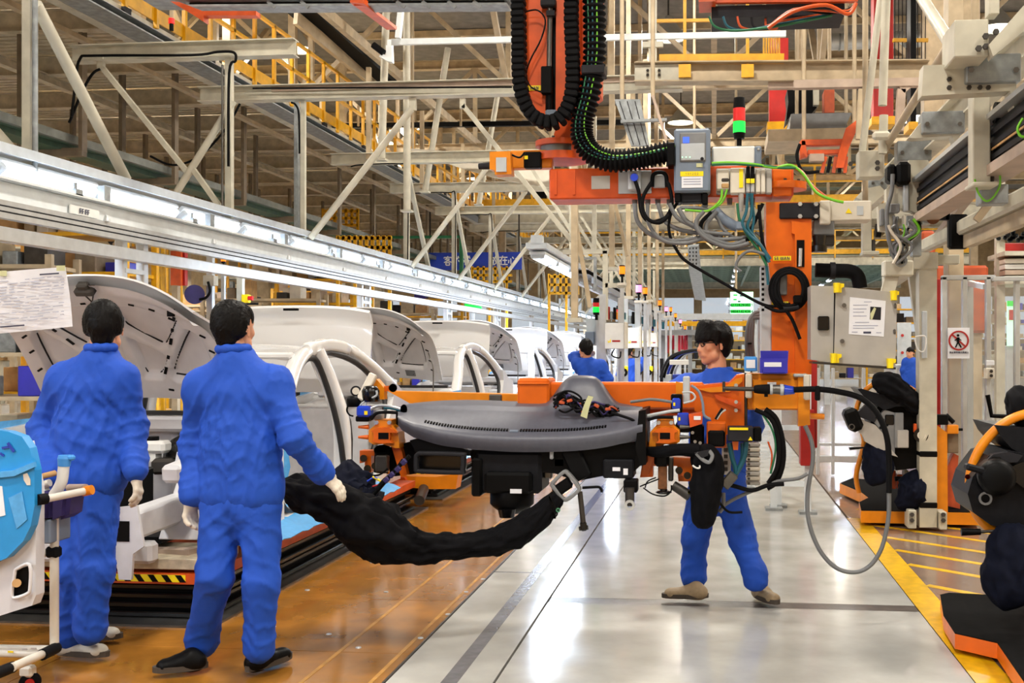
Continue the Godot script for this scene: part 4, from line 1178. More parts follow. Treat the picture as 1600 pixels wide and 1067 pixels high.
func manipulator() -> void:
	var Z := 6.35
	var t := thing("lift_manipulator", "orange overhead lift manipulator with mast, swivel arm and drop column", "manipulator", q(1235, 600, 6.4))
	pp(t, "mast_flange", "orange_deep", Z, 0.2, [818, -70, 856, -70, 857, 182, 830, 184, 818, 176])
	pp(t, "mast_flange", "orange_deep", Z, 0.2, [869, -70, 906, -70, 903, 110, 898, 184, 868, 184])
	pp(t, "mast_web", "orange_deep", Z + 0.08, 0.16, [825, -70, 940, -70, 938, 148, 900, 175, 826, 175])
	bx(t, "slot", "black", Z + 0.03, 0.04, 856, -60, 869, 178, 0.0)
	part(t, "piston_rod", MB.new().cyl(q(860, -60, Z - 0.02), q(858, 112, Z - 0.02), 0.016), "steel")
	part(t, "piston_barrel", MB.new().cyl(q(859, 108, Z - 0.01), q(858, 172, Z - 0.01), 0.022), "black")
	part(t, "piston_head", MB.new().box(q(857, 5, Z - 0.03), Vector3(0.09, 0.05, 0.06), Basis.IDENTITY, 0.008).box(q(861, 22, Z - 0.03), Vector3(0.05, 0.03, 0.05)), "charcoal")
	part(t, "piston_foot", MB.new().box(q(862, 178, Z - 0.02), Vector3(0.07, 0.04, 0.06), Basis.IDENTITY, 0.008), "boxblue")
	bx(t, "sensor", "black", Z - 0.05, 0.05, 845, 103, 862, 146)
	cab(t, "sensor_wire", "black", 0.005, [[822, 18], [840, 16], [852, 32], [845, 62], [828, 95], [822, 118], [830, 136], [846, 144]], Z - 0.06, 6)
	var lb := bx(t, "label", "label_yellow", Z - 0.004, 0.004, 818, 134, 845, 141, 0.0)
	part(lb, "label_text", MB.new().text("SE WAN", sansb, 0.022, Transform3D(Basis.IDENTITY, q(831, 137.5, Z - 0.01)), 0.002), "print")
	pp(t, "neck", "orange_deep", Z + 0.02, 0.16, [868, 180, 897, 180, 898, 205, 900, 236, 852, 236, 862, 222, 867, 205])
	var c := q(877, 240, Z + 0.12)
	part(t, "upper_flange", MB.new().cyl(Vector3(c.x, q(0, 242, Z).y, c.z), Vector3(c.x, q(0, 234, Z).y, c.z), 0.155, -1.0, 28), "orange_deep")
	part(t, "swivel_bearing", MB.new().cyl(Vector3(c.x, q(0, 252, Z).y, c.z), Vector3(c.x, q(0, 240, Z).y, c.z), 0.125, -1.0, 28), "steel")
	part(t, "lower_flange", MB.new().cyl(Vector3(c.x, q(0, 264, Z).y, c.z), Vector3(c.x, q(0, 253, Z).y, c.z), 0.165, -1.0, 28), "orange_deep")
	for i in 8:
		var an := TAU * i / 8 + 0.2
		part(t, "bolt", MB.new().cyl(Vector3(c.x + cos(an) * 0.14, q(0, 234, Z).y, c.z + sin(an) * 0.14), Vector3(c.x + cos(an) * 0.14, q(0, 231, Z).y, c.z + sin(an) * 0.14), 0.01, -1.0, 6), "steel")
	# swivel arm beam
	bx(t, "swivel_arm", "orange_deep", Z, 0.26, 858, 264, 1240, 306, 0.008)
	bx(t, "stiffener", "orange_deep", Z - 0.01, 0.02, 866, 266, 870, 304, 0.0)
	bx(t, "stiffener", "orange_deep", Z - 0.01, 0.02, 895, 266, 899, 304, 0.0)
	bx(t, "type_plate", "alu", Z - 0.004, 0.004, 924, 275, 953, 295, 0.0)
	bx(t, "socket_plate", "lightgrey", Z - 0.012, 0.012, 966, 267, 1018, 302, 0.003)
	var so := bx(t, "socket", "lightgrey", Z - 0.07, 0.06, 981, 265, 1001, 297, 0.008)
	part(so, "socket_plug", MB.new().cyl(q(991, 277, Z - 0.07), q(991, 277, Z - 0.11), 0.026, 0.022, 14), "lens_blue")
	bx(t, "clip_plate", "lightgrey", Z - 0.03, 0.03, 1020, 272, 1040, 293, 0.006)
	part(t, "clip_loop", MB.new().tube(path([[1019, 292], [1020, 275], [1026, 270], [1036, 270], [1041, 276], [1042, 292]], Z - 0.05), 0.012, 8), "black")
	for u in [992, 1012, 1028, 1046, 1140, 1164, 1175]:
		part(t, "gland", MB.new().cyl(q(u, 306, Z + 0.08), q(u, 320, Z + 0.08), 0.02, 0.015, 10), "cable_grey")
	# left sensor head on the swivel
	pp(t, "reader_frame", "orange_light", Z - 0.06, 0.1, [765, 237, 797, 236, 799, 272, 773, 273, 773, 266, 765, 264])
	bx(t, "reader_window", "lightgrey", Z - 0.075, 0.02, 775, 246, 791, 268, 0.0)
	part(t, "reader_lens", MB.new().cyl(q(748, 260, Z), q(766, 259, Z), 0.018, 0.022, 12), "charcoal")
	bx(t, "reader_arm", "orange_light", Z + 0.02, 0.08, 797, 235, 862, 262)
	bx(t, "reader_motor", "black", Z - 0.03, 0.06, 818, 237, 845, 262)
	cab(t, "reader_wire", "black", 0.006, [[800, 242], [812, 246], [820, 238]], Z - 0.08, 6)
	part(t, "reader_tag", MB.new().box(q(822, 246, Z - 0.065), Vector3(0.02, 0.02, 0.006)), "label_yellow")
	# drop column
	bx(t, "column_head", "orange", Z - 0.02, 0.24, 1207, 264, 1237, 306)
	c = q(1225, 307, Z + 0.08)
	part(t, "column_flange", MB.new().cyl(Vector3(c.x, q(0, 313, Z).y, c.z), Vector3(c.x, q(0, 303, Z).y, c.z), 0.13, -1.0, 28), "orange")
	for i in 8:
		var an := TAU * i / 8
		part(t, "bolt", MB.new().cyl(Vector3(c.x + cos(an) * 0.11, q(0, 303, Z).y, c.z + sin(an) * 0.11), Vector3(c.x + cos(an) * 0.11, q(0, 300, Z).y, c.z + sin(an) * 0.11), 0.01, -1.0, 6), "darksteel")
	pp(t, "column", "orange", Z, 0.24, [1197, 316, 1268, 316, 1268, 585, 1206, 585, 1206, 452, 1202, 420, 1197, 390])
	pp(t, "column_plate", "orange", Z - 0.03, 0.03, [1237, 345, 1268, 350, 1268, 585, 1242, 585, 1242, 366, 1237, 364])
	bx(t, "cutout", "black", Z - 0.035, 0.02, 1245, 375, 1257, 417, 0.0)
	part(t, "cutout_rod", MB.new().cyl(q(1251, 388, Z - 0.05), q(1250, 416, Z - 0.05), 0.01), "alu")
	lb = bx(t, "label", "label_yellow", Z - 0.036, 0.004, 1208, 400, 1236, 407, 0.0)
	part(lb, "label_text", MB.new().text("SE WAN", sansb, 0.024, Transform3D(Basis.IDENTITY, q(1222, 403.5, Z - 0.044)), 0.002), "print")
	lb = bx(t, "label", "label_yellow", Z - 0.036, 0.004, 1206, 471, 1232, 477, 0.0)
	part(lb, "label_text", MB.new().text("SEWAN", sansb, 0.022, Transform3D(Basis.IDENTITY, q(1219, 474, Z - 0.044)), 0.002), "print")
	bx(t, "socket_grey", "cable_grey", Z - 0.05, 0.05, 1213, 425, 1230, 461)
	bx(t, "cable_channel", "lightgrey", Z + 0.02, 0.1, 1188, 415, 1206, 590)
	for i in 9: bx(t, "channel_slot", "black", Z + 0.018, 0.004, 1190, 418 + i * 8, 1194, 422 + i * 8, 0.0)
	# link arm to the gantry on the right
	bx(t, "link_plate", "charcoal", Z - 0.02, 0.1, 1218, 317, 1281, 341)
	for e in [[1250, 319], [1275, 319], [1250, 338], [1275, 338]]: bolt(t, e[0], e[1], Z - 0.02)
	bx(t, "link_joint", "offwhite", Z - 0.02, 0.14, 1281, 313, 1298, 350)
	bx(t, "link_arm", "offwhite", Z + 0.02, 0.16, 1296, 314, 1362, 344)
	part(t, "warning_triangle", MB.new().prism(poly([1321, 333, 1331, 333, 1326, 325], Z + 0.015), at_z(Z + 0.015), 0.004), "label_yellow")
	bx(t, "sticker", "lightgrey", Z + 0.015, 0.004, 1339, 322, 1349, 336, 0.0)
	bx(t, "link_lower", "grey", Z + 0.03, 0.1, 1271, 343, 1304, 367)
	bx(t, "link_box", "darksteel", Z + 0.06, 0.1, 1284, 367, 1304, 384)
	part(t, "damper", MB.new().cyl(q(1280, 368, Z), q(1280, 392, Z), 0.04, 0.03).cyl(q(1280, 384, Z), q(1280, 394, Z), 0.045), "blackgloss")
	# bent black pipe behind the cabinet
	part(t, "bent_pipe", MB.new().tube(path([[1274, 422], [1300, 423], [1328, 424], [1340, 432], [1344, 450]], Z + 0.1), 0.042, 12), "rubber")
	part(t, "pipe_collar", MB.new().cyl(q(1297, 423, Z + 0.1), q(1305, 423, Z + 0.1), 0.05), "charcoal")
	# energy chain loop, link by link
	var ch := thing("energy_chain", "black energy chain hanging in a U loop before the orange mast", "cable chain", q(850, 190, Z))
	var pth := path([[811, -60], [810, 0], [811, 60], [812, 120], [818, 155], [832, 180], [855, 192], [875, 186], [889, 165], [895, 135], [895, 90], [893, 40], [893, -10], [893, -60]], Z - 0.12)
	var walk := 0.0
	for i in range(1, pth.size()):
		var a := pth[i - 1]
		var b := pth[i]
		var l := a.distance_to(b)
		while walk < l:
			var p := a.lerp(b, walk / l)
			var fr := MB.frame(b - a, Vector3.BACK)
			part(ch, "link", MB.new().box(p, Vector3(0.078, 0.11, 0.036), fr, 0.008), "rubber")
			walk += 0.039
		walk -= l
	var ho := thing("corrugated_hose", "thick black corrugated hose with wires curving to the inverter box", "hose", q(920, 240, Z))
	var hp := path([[926, -60], [928, 0], [929, 50], [928, 100], [920, 150], [910, 190], [911, 218], [926, 240], [955, 251], [990, 249], [1020, 243], [1050, 236]], Z - 0.1)
	var fine := PackedVector3Array()
	var sc := PackedFloat32Array()
	for i in hp.size() - 1:
		for k in 4:
			fine.append(hp[i].lerp(hp[i + 1], k / 4.0))
	for i in fine.size(): sc.append(1.0 if i % 4 < 2 else 0.78)
	part(ho, "hose", MB.new().sweep(fine, MB.circle(0.068, 12), Vector3.ZERO, false, true, sc), "rubber")
	bx(ho, "clamp", "charcoal", Z - 0.18, 0.16, 908, 101, 944, 114)
	bx(ho, "end_clamp", "black", Z - 0.18, 0.14, 1042, 222, 1054, 258)
	for k in 3:
		var wp := PackedVector3Array()
		for i in range(0, hp.size()): wp.append(hp[i] + Vector3(0.02 - k * 0.025, 0.02 - 0.01 * k, 0.053 + 0.004 * sin(i * 1.7 + k)))
		part(ho, "wire", MB.new().tube(wp, 0.0045, 6), ["green_wire", "teal", "green"][k])
	# inverter
	var iv := thing("inverter_box", "grey inverter box with display panel and yellow label on the arm", "control box", q(1081, 300, Z))
	var Zi := Z - 0.14
	bx(iv, "housing", "boxblue", Zi, 0.2, 1053, 201, 1110, 300, 0.012)
	bx(iv, "bezel", "grey", Zi - 0.01, 0.02, 1062, 207, 1103, 252)
	bx(iv, "panel", "lightgrey", Zi - 0.014, 0.01, 1064, 224, 1101, 250)
	bx(iv, "display", "led_blue", Zi - 0.014, 0.008, 1067, 214, 1077, 223, 0.0)
	for u in [1066, 1072, 1078]: part(iv, "indicator_lamp", MB.new().cyl(q(u, 245.5, Zi - 0.014), q(u, 245.5, Zi - 0.02), 0.004, -1.0, 8), "led_screen")
	part(iv, "knob", MB.new().cyl(q(1097, 248, Zi - 0.014), q(1097, 248, Zi - 0.04), 0.01), "charcoal")
	lb = bx(iv, "yellow_label", "label_yellow", Zi - 0.004, 0.006, 1063, 268, 1099, 275, 0.0)
	part(lb, "label_text", MB.new().text("1 0 1 2 0 3", sans, 0.016, Transform3D(Basis.IDENTITY, q(1081, 271.5, Zi - 0.014)), 0.002), "print")
	bx(iv, "white_label", "paper", Zi - 0.004, 0.006, 1065, 276, 1098, 293, 0.0)
	for i in 3: bx(iv, "label_line", "print_faint", Zi - 0.006, 0.004, 1068, 279.0 + i * 4, 1095, 280.0 + i * 4, 0.0)
	bx(iv, "gold_sticker", "tape", Zi - 0.004, 0.006, 1088, 255, 1098, 261, 0.0)
	bx(iv, "bottom_clamp", "black", Zi + 0.02, 0.14, 1054, 301, 1064, 316)
	bx(iv, "bottom_clamp", "black", Zi + 0.02, 0.14, 1097, 301, 1106, 320)
	bx(iv, "terminal", "charcoal", Zi + 0.04, 0.1, 1064, 301, 1097, 316)
	# white junction box with signal tower
	var jb := thing("junction_box", "white junction box with dark end cap behind the inverter", "control box", q(1150, 262, Z))
	bx(jb, "housing", "white", Z + 0.02, 0.2, 1112, 229, 1181, 262, 0.01)
	bx(jb, "end_cap", "boxblue", Z + 0.01, 0.21, 1179, 228, 1190, 262, 0.008)
	bolt(jb, 1185, 233, Z + 0.01, 0.008)
	signal_tower("signal_tower", "signal tower with red and lit green lens above the white junction box", q(1155, 228, Z + 0.1), q(1155, 150, Z + 0.1).y - q(1155, 228, Z + 0.1).y, 0.036, [["red_lamp_off", 0.49, 0.76], ["green_lamp", 0.26, 0.49]])
	# I/O modules
	var io := thing("io_modules", "cream valve and terminal modules with yellow labels on the arm", "control box", q(1160, 302, Z))
	bx(io, "base", "cabinet_grey", Z - 0.03, 0.06, 1119, 263, 1204, 302)
	bx(io, "module", "offwhite", Z - 0.1, 0.08, 1120, 264, 1139, 296)
	bx(io, "breaker", "darksteel", Z - 0.105, 0.02, 1127, 278, 1139, 284)
	bx(io, "terminal_row", "cardboard", Z - 0.105, 0.02, 1127, 286, 1139, 294)
	bx(io, "module", "offwhite", Z - 0.1, 0.08, 1141, 262, 1164, 302)
	bx(io, "label_strip", "label_yellow", Z - 0.106, 0.006, 1155, 264, 1161, 293, 0.0)
	for i in 2:
		bx(io, "plug", "black", Z - 0.11, 0.06, 1166 + i * 7, 259, 1172 + i * 7, 279)
		bx(io, "plug_label", "label_yellow", Z - 0.114, 0.004, 1166 + i * 7, 279, 1172 + i * 7, 286, 0.0)
		bx(io, "valve", "alu", Z - 0.1, 0.06, 1166 + i * 7, 286, 1172 + i * 7, 301)
	for i in 2: bx(io, "valve", "offwhite", Z - 0.1, 0.06, 1181 + i * 8, 264, 1188 + i * 8, 301)
	bx(io, "end_module", "cabinet_grey", Z - 0.09, 0.06, 1197, 263, 1206, 302)
	part(io, "filter_rod", MB.new().cyl(q(1158, 302, Z - 0.08), q(1158, 330, Z - 0.08), 0.016, 0.012), "cabinet_grey")
	# loose cables under the arm
	var cb := thing("cable_bundle", "tangle of grey, black and teal cables sagging under the swivel arm", "cables", q(1110, 380, Z))
	for e in [
		["rubber", 0.011, [[991, 278], [998, 300], [1002, 330], [1012, 345], [1028, 345], [1042, 338], [1050, 318], [1046, 292], [1042, 285]]],
		["rubber", 0.011, [[1018, 285], [1006, 305], [1004, 325], [1012, 342], [1030, 348], [1046, 336]]],
		["rubber", 0.009, [[1062, 312], [1050, 330], [1045, 350], [1048, 372], [1062, 398], [1075, 410], [1100, 425], [1135, 445], [1165, 462], [1200, 478], [1235, 475]]],
		["cable_grey", 0.013, [[992, 318], [996, 345], [1015, 365], [1050, 376], [1090, 372], [1120, 365]]],
		["cable_grey", 0.011, [[1012, 318], [1014, 350], [1035, 375], [1070, 380], [1100, 372]]],
		["cable_grey", 0.012, [[1028, 318], [1038, 345], [1060, 358], [1090, 364], [1130, 368]]],
		["cable_grey", 0.012, [[1046, 318], [1058, 340], [1080, 352], [1100, 362], [1140, 366]]],
		["cable_grey", 0.014, [[1060, 325], [1072, 345], [1090, 356], [1105, 370], [1140, 382], [1165, 376]]],
		["cable_grey", 0.012, [[1100, 330], [1088, 345], [1092, 362], [1110, 376], [1140, 386], [1170, 380]]],
		["rubber", 0.012, [[1112, 332], [1096, 348], [1098, 366], [1115, 380], [1150, 384], [1172, 372]]],
		["cable_grey", 0.013, [[1120, 330], [1104, 350], [1106, 366], [1122, 374], [1160, 372]]],
		["cable_grey", 0.01, [[1062, 325], [1100, 326], [1120, 340], [1130, 358], [1150, 372], [1180, 366]]],
		["cable_grey", 0.008, [[1180, 362], [1190, 372], [1178, 385], [1150, 390], [1130, 386], [1123, 376], [1126, 364]]],
		["cable_grey", 0.009, [[1198, 398], [1172, 392], [1156, 402], [1150, 416], [1158, 424]]],
		["green_wire", 0.007, [[1128, 296], [1126, 312], [1112, 326], [1100, 330], [1070, 328]]],
		["green_wire", 0.006, [[1136, 296], [1128, 316], [1110, 328]]],
		["green_wire", 0.008, [[1112, 255], [1140, 254], [1180, 257], [1210, 262], [1235, 258], [1255, 272], [1275, 300], [1300, 312], [1318, 316]]],
		["green", 0.009, [[1112, 257], [1150, 256], [1190, 259], [1220, 262], [1244, 262]]],
		["orange_deep", 0.01, [[1234, 259], [1252, 268], [1268, 290], [1290, 308]]],
		["teal", 0.009, [[1168, 302], [1166, 330], [1160, 350], [1172, 368], [1190, 385], [1202, 410]]],
		["teal", 0.009, [[1175, 302], [1174, 335], [1168, 355], [1185, 378], [1204, 405]]],
		["teal", 0.008, [[1172, 302], [1178, 340], [1176, 366], [1192, 388], [1198, 420], [1200, 445]]],
		["green", 0.008, [[1152, 318], [1156, 345], [1170, 370], [1186, 392], [1198, 415]]],
		["rubber", 0.01, [[1192, 318], [1180, 345], [1174, 362], [1190, 385], [1196, 405]]],
		["rubber", 0.01, [[1186, 320], [1188, 350], [1192, 380], [1198, 400]]],
		["boxblue", 0.03, [[1116, 328], [1130, 342], [1146, 352], [1152, 354]]],
	]:
		cab(cb, "cable", e[0], e[1], e[2], Z - 0.12 + rng.randf_range(-0.05, 0.05))
	bx(cb, "cable_plug", "boxblue", Z - 0.16, 0.05, 1150, 346, 1164, 358)
	# coil on the column
	var co := thing("cable_coil", "coiled black cable hung on the front of the orange column", "cable", q(1235, 480, Z))
	for k in 3:
		var cp := PackedVector3Array()
		for i in 28:
			var an := TAU * i / 28
			cp.append(q(1233 + cos(an) * (30.0 - k * 4), 452 + sin(an) * (33.0 - k * 3.5), Z - 0.08 - k * 0.012) )
		part(co, "loop", MB.new().tube(cp, 0.011, 6, true), "rubber")
	cab(co, "tail", "rubber", 0.01, [[1218, 428], [1216, 455], [1224, 478], [1238, 500], [1250, 530]], Z - 0.1)
	cab(co, "tail", "rubber", 0.01, [[1195, 478], [1215, 486], [1240, 484]], Z - 0.1)
	bx(co, "connector", "black", Z - 0.12, 0.05, 1240, 461, 1253, 474)
	part(co, "connector", MB.new().cyl(q(1224, 482, Z - 0.1), q(1248, 480, Z - 0.1), 0.014), "charcoal")
	# control cabinet
	var cc := thing("control_cabinet", "grey control cabinet with yellow corner hinges and instruction sheet", "cabinet", q(1335, 570, 6.0))
	var Zc := 5.95
	pp(cc, "side_panel", "cabinet_grey", Zc + 0.02, 0.22, [1267, 446, 1304, 447, 1302, 567, 1267, 562])
	pp(cc, "door", "cabinet_grey", Zc, 0.24, [1306, 447, 1402, 457, 1399, 573, 1303, 567])
	pp(cc, "gap", "black", Zc + 0.01, 0.02, [1303.5, 449, 1306, 449, 1304, 566, 1302, 566])
	bx(cc, "switch", "blackgloss", Zc - 0.005, 0.03, 1278, 494, 1296, 516)
	for e in [[1303, 442, 1319, 457], [1392, 454, 1405, 469], [1298, 552, 1315, 567], [1386, 560, 1400, 575]]:
		var hg := pp(cc, "hinge", "label_yellow", Zc - 0.03, 0.05, [e[0], e[1], e[2], e[1] + 1, e[2], e[1] + 6, e[2] - 4, e[1] + 8, e[2] - 4, e[3], e[0] + 1, e[3]])
		part(hg, "pin", MB.new().cyl(q(e[0] + 5, e[1], Zc - 0.04), q(e[0] + 5, e[3], Zc - 0.04), 0.016), "label_yellow")
	for e in [[1319, 477], [1316, 533]]: part(cc, "lock", MB.new().cyl(q(e[0], e[1], Zc), q(e[0], e[1], Zc - 0.015), 0.012), "steel")
	for e in [[1397, 474], [1396, 514]]: bx(cc, "door_hinge", "steel", Zc - 0.01, 0.02, e[0], e[1], e[0] + 4, e[1] + 8)
	var sh := pp(cc, "instruction_sheet", "paper", Zc - 0.003, 0.002, [1328, 464, 1384, 470, 1381, 526, 1326, 522])
	pp(sh, "photo_print", "charcoal", Zc - 0.0045, 0.001, [1360, 479, 1377, 480, 1376, 500, 1359, 499])
	pp(sh, "photo_yellow", "tape", Zc - 0.0055, 0.001, [1360, 490, 1366, 480, 1369, 482, 1363, 499, 1360, 499])
	for e in [[1350, 471, 1362], [1333, 476, 1356], [1333, 482, 1354], [1333, 487, 1350], [1333, 493, 1354], [1336, 503, 1358], [1333, 508, 1372], [1333, 512, 1366]]:
		bx(sh, "print_line", "print_faint", Zc - 0.0045, 0.001, e[0], e[1], e[2], e[1] + 1.2, 0.0)
	bx(sh, "print_box", "print", Zc - 0.0045, 0.001, 1349, 518, 1361, 521, 0.0)
	for e in [[1331, 518, 1340], [1369, 519, 1377]]: bx(sh, "print_line", "print_faint", Zc - 0.0045, 0.001, e[0], e[1], e[2], e[1] + 1.5, 0.0)
	part(cc, "support_tube", MB.new().cyl(q(1268, 500, 6.25), q(1310, 500, 6.25), 0.04), "charcoal")
	part(cc, "cabinet_edge", MB.new().bar(q(1267, 566, Zc + 0.1), q(1395, 575, Zc + 0.1), 0.2, 0.012), "darksteel")

func signal_tower(called: String, label: String, base: Vector3, h: float, r: float, lenses: Array, group := "") -> Node3D:   # lenses: [material, from, to] in parts of the height
	var t := thing(called, label, "signal light", base, group)
	var f := func(k: float) -> Vector3: return base + Vector3(0, h * k, 0)
	var lo: float = lenses[-1][1]
	var hi: float = lenses[0][2]
	part(t, "stem", MB.new().cyl(base, f.call(lo - 0.1), r * 0.42, -1.0, 10), "black")
	part(t, "collar", MB.new().cyl(f.call(lo - 0.12), f.call(lo), r * 0.85, r, 14), "black")
	for l in lenses:
		part(t, "signal_lens", MB.new().cyl(f.call(l[1]), f.call(l[2] - 0.01), r, -1.0, 16), l[0])
	part(t, "cap", MB.new().cyl(f.call(hi), f.call(hi + 0.2), r, r * 0.9, 14), "black")
	return t

# ---------- dashboard carried by the manipulator ----------
const DU := [622.0, 628.0, 645.0, 690.0, 740.0, 800.0, 860.0, 905.0, 945.0, 980.0, 1004.0]
const DB := [664.0, 672.0, 683.0, 696.0, 702.0, 706.0, 706.0, 704.0, 699.0, 691.0, 684.0]
const DC := [652.0, 656.0, 664.0, 675.0, 682.0, 685.0, 685.0, 683.0, 678.0, 671.0, 664.0]
const DT := [648.0, 640.0, 633.0, 629.0, 628.0, 630.0, 631.0, 631.0, 632.0, 635.0, 640.0]
func curve_at(xs: Array, ys: Array, x: float) -> float:
	var n := xs.size()
	for i in n - 1:
		if x <= xs[i + 1] or i == n - 2:
			var t: float = clampf((x - xs[i]) / (xs[i + 1] - xs[i]), 0.0, 1.0)
			return cubic_interpolate(ys[i], ys[i + 1], ys[maxi(i - 1, 0)], ys[mini(i + 2, n - 1)], t)
	return ys[n - 1]
func dash_pt(u: float, w: float) -> Vector3:   # w 0 lower front edge, 0.15 crease, 1 far edge
	var b := curve_at(DU, DB, u)
	var c := curve_at(DU, DC, u)
	var t := curve_at(DU, DT, u)
	if w < 0.15:
		return q(u, lerpf(b, c, w / 0.15), 5.74 - 0.03 * sin(w / 0.15 * PI * 0.5))
	var k := (w - 0.15) / 0.85
	var p0 := q(u, c, 5.71)
	var p1 := q(u, t, 6.12)
	var p := p0.lerp(p1, k)
	p.y += 0.035 * sin(PI * k)
	# instrument cowl
	var g := exp(-pow((u - 910.0) / 42.0, 4.0)) * smoothstep(0.4, 0.8, k)
	p.y += 0.15 * g
	# shallow step along the top
	p.y += 0.012 * smoothstep(0.55, 0.6, k - 0.06 * sin((u - 640.0) / 360.0 * PI))
	return p

func cloth(parent: Node3D, called: String, pts: Array, m: String, amp := 0.12, seg := 36, flat := 1.0) -> MeshInstance3D:   # pts [u, v, Z, radius px]; a sleeve of cloth with folds
	var pp3 := PackedVector3Array()
	var rr := PackedVector3Array()
	for e in pts:
		pp3.append(q(e[0], e[1], e[2])); rr.append(Vector3(e[3] * e[2] / FPX, 0, 0))
	var p := smooth(pp3, 10)
	var r := smooth(rr, 10)
	var nz := FastNoiseLite.new()
	nz.seed = 3 + int(pts[0][0]); nz.frequency = 1.6; nz.fractal_octaves = 2
	var rz := FastNoiseLite.new()
	rz.seed = 9 + int(pts[0][1]); rz.frequency = 1.5; rz.fractal_type = FastNoiseLite.FRACTAL_RIDGED; rz.fractal_octaves = 2
	var rows := []
	var last := MB.frame(p[1] - p[0], Vector3.BACK)
	var al := 0.0
	for i in p.size():
		var d := (p[mini(i + 1, p.size() - 1)] - p[maxi(i - 1, 0)]).normalized()
		if i > 0: al += p[i].distance_to(p[i - 1])
		var x := (last.x - d * last.x.dot(d)).normalized()
		last = Basis(x, d.cross(x), d)
		var row := PackedVector3Array()
		for j in seg + 1:
			var an := TAU * (j % seg) / seg
			var dir := last.x * cos(an) + last.y * sin(an) * flat
			var k := 1.0 + amp * (1.4 * nz.get_noise_3d(cos(an), sin(an), al * 4.0) + 0.9 * rz.get_noise_3d(cos(an + al * 1.5) * 1.3, sin(an + al * 1.5) * 1.3, al * 2.2))
			row.append(p[i] + dir * r[i].x * k)
		rows.append(row)
	var c0 := PackedVector3Array()
	var c1 := PackedVector3Array()
	for j in seg + 1:
		c0.append(p[0]); c1.append(p[p.size() - 1])
	rows.push_front(c0)
	rows.append(c1)
	return part(parent, called, MB.new().surf(rows), m)

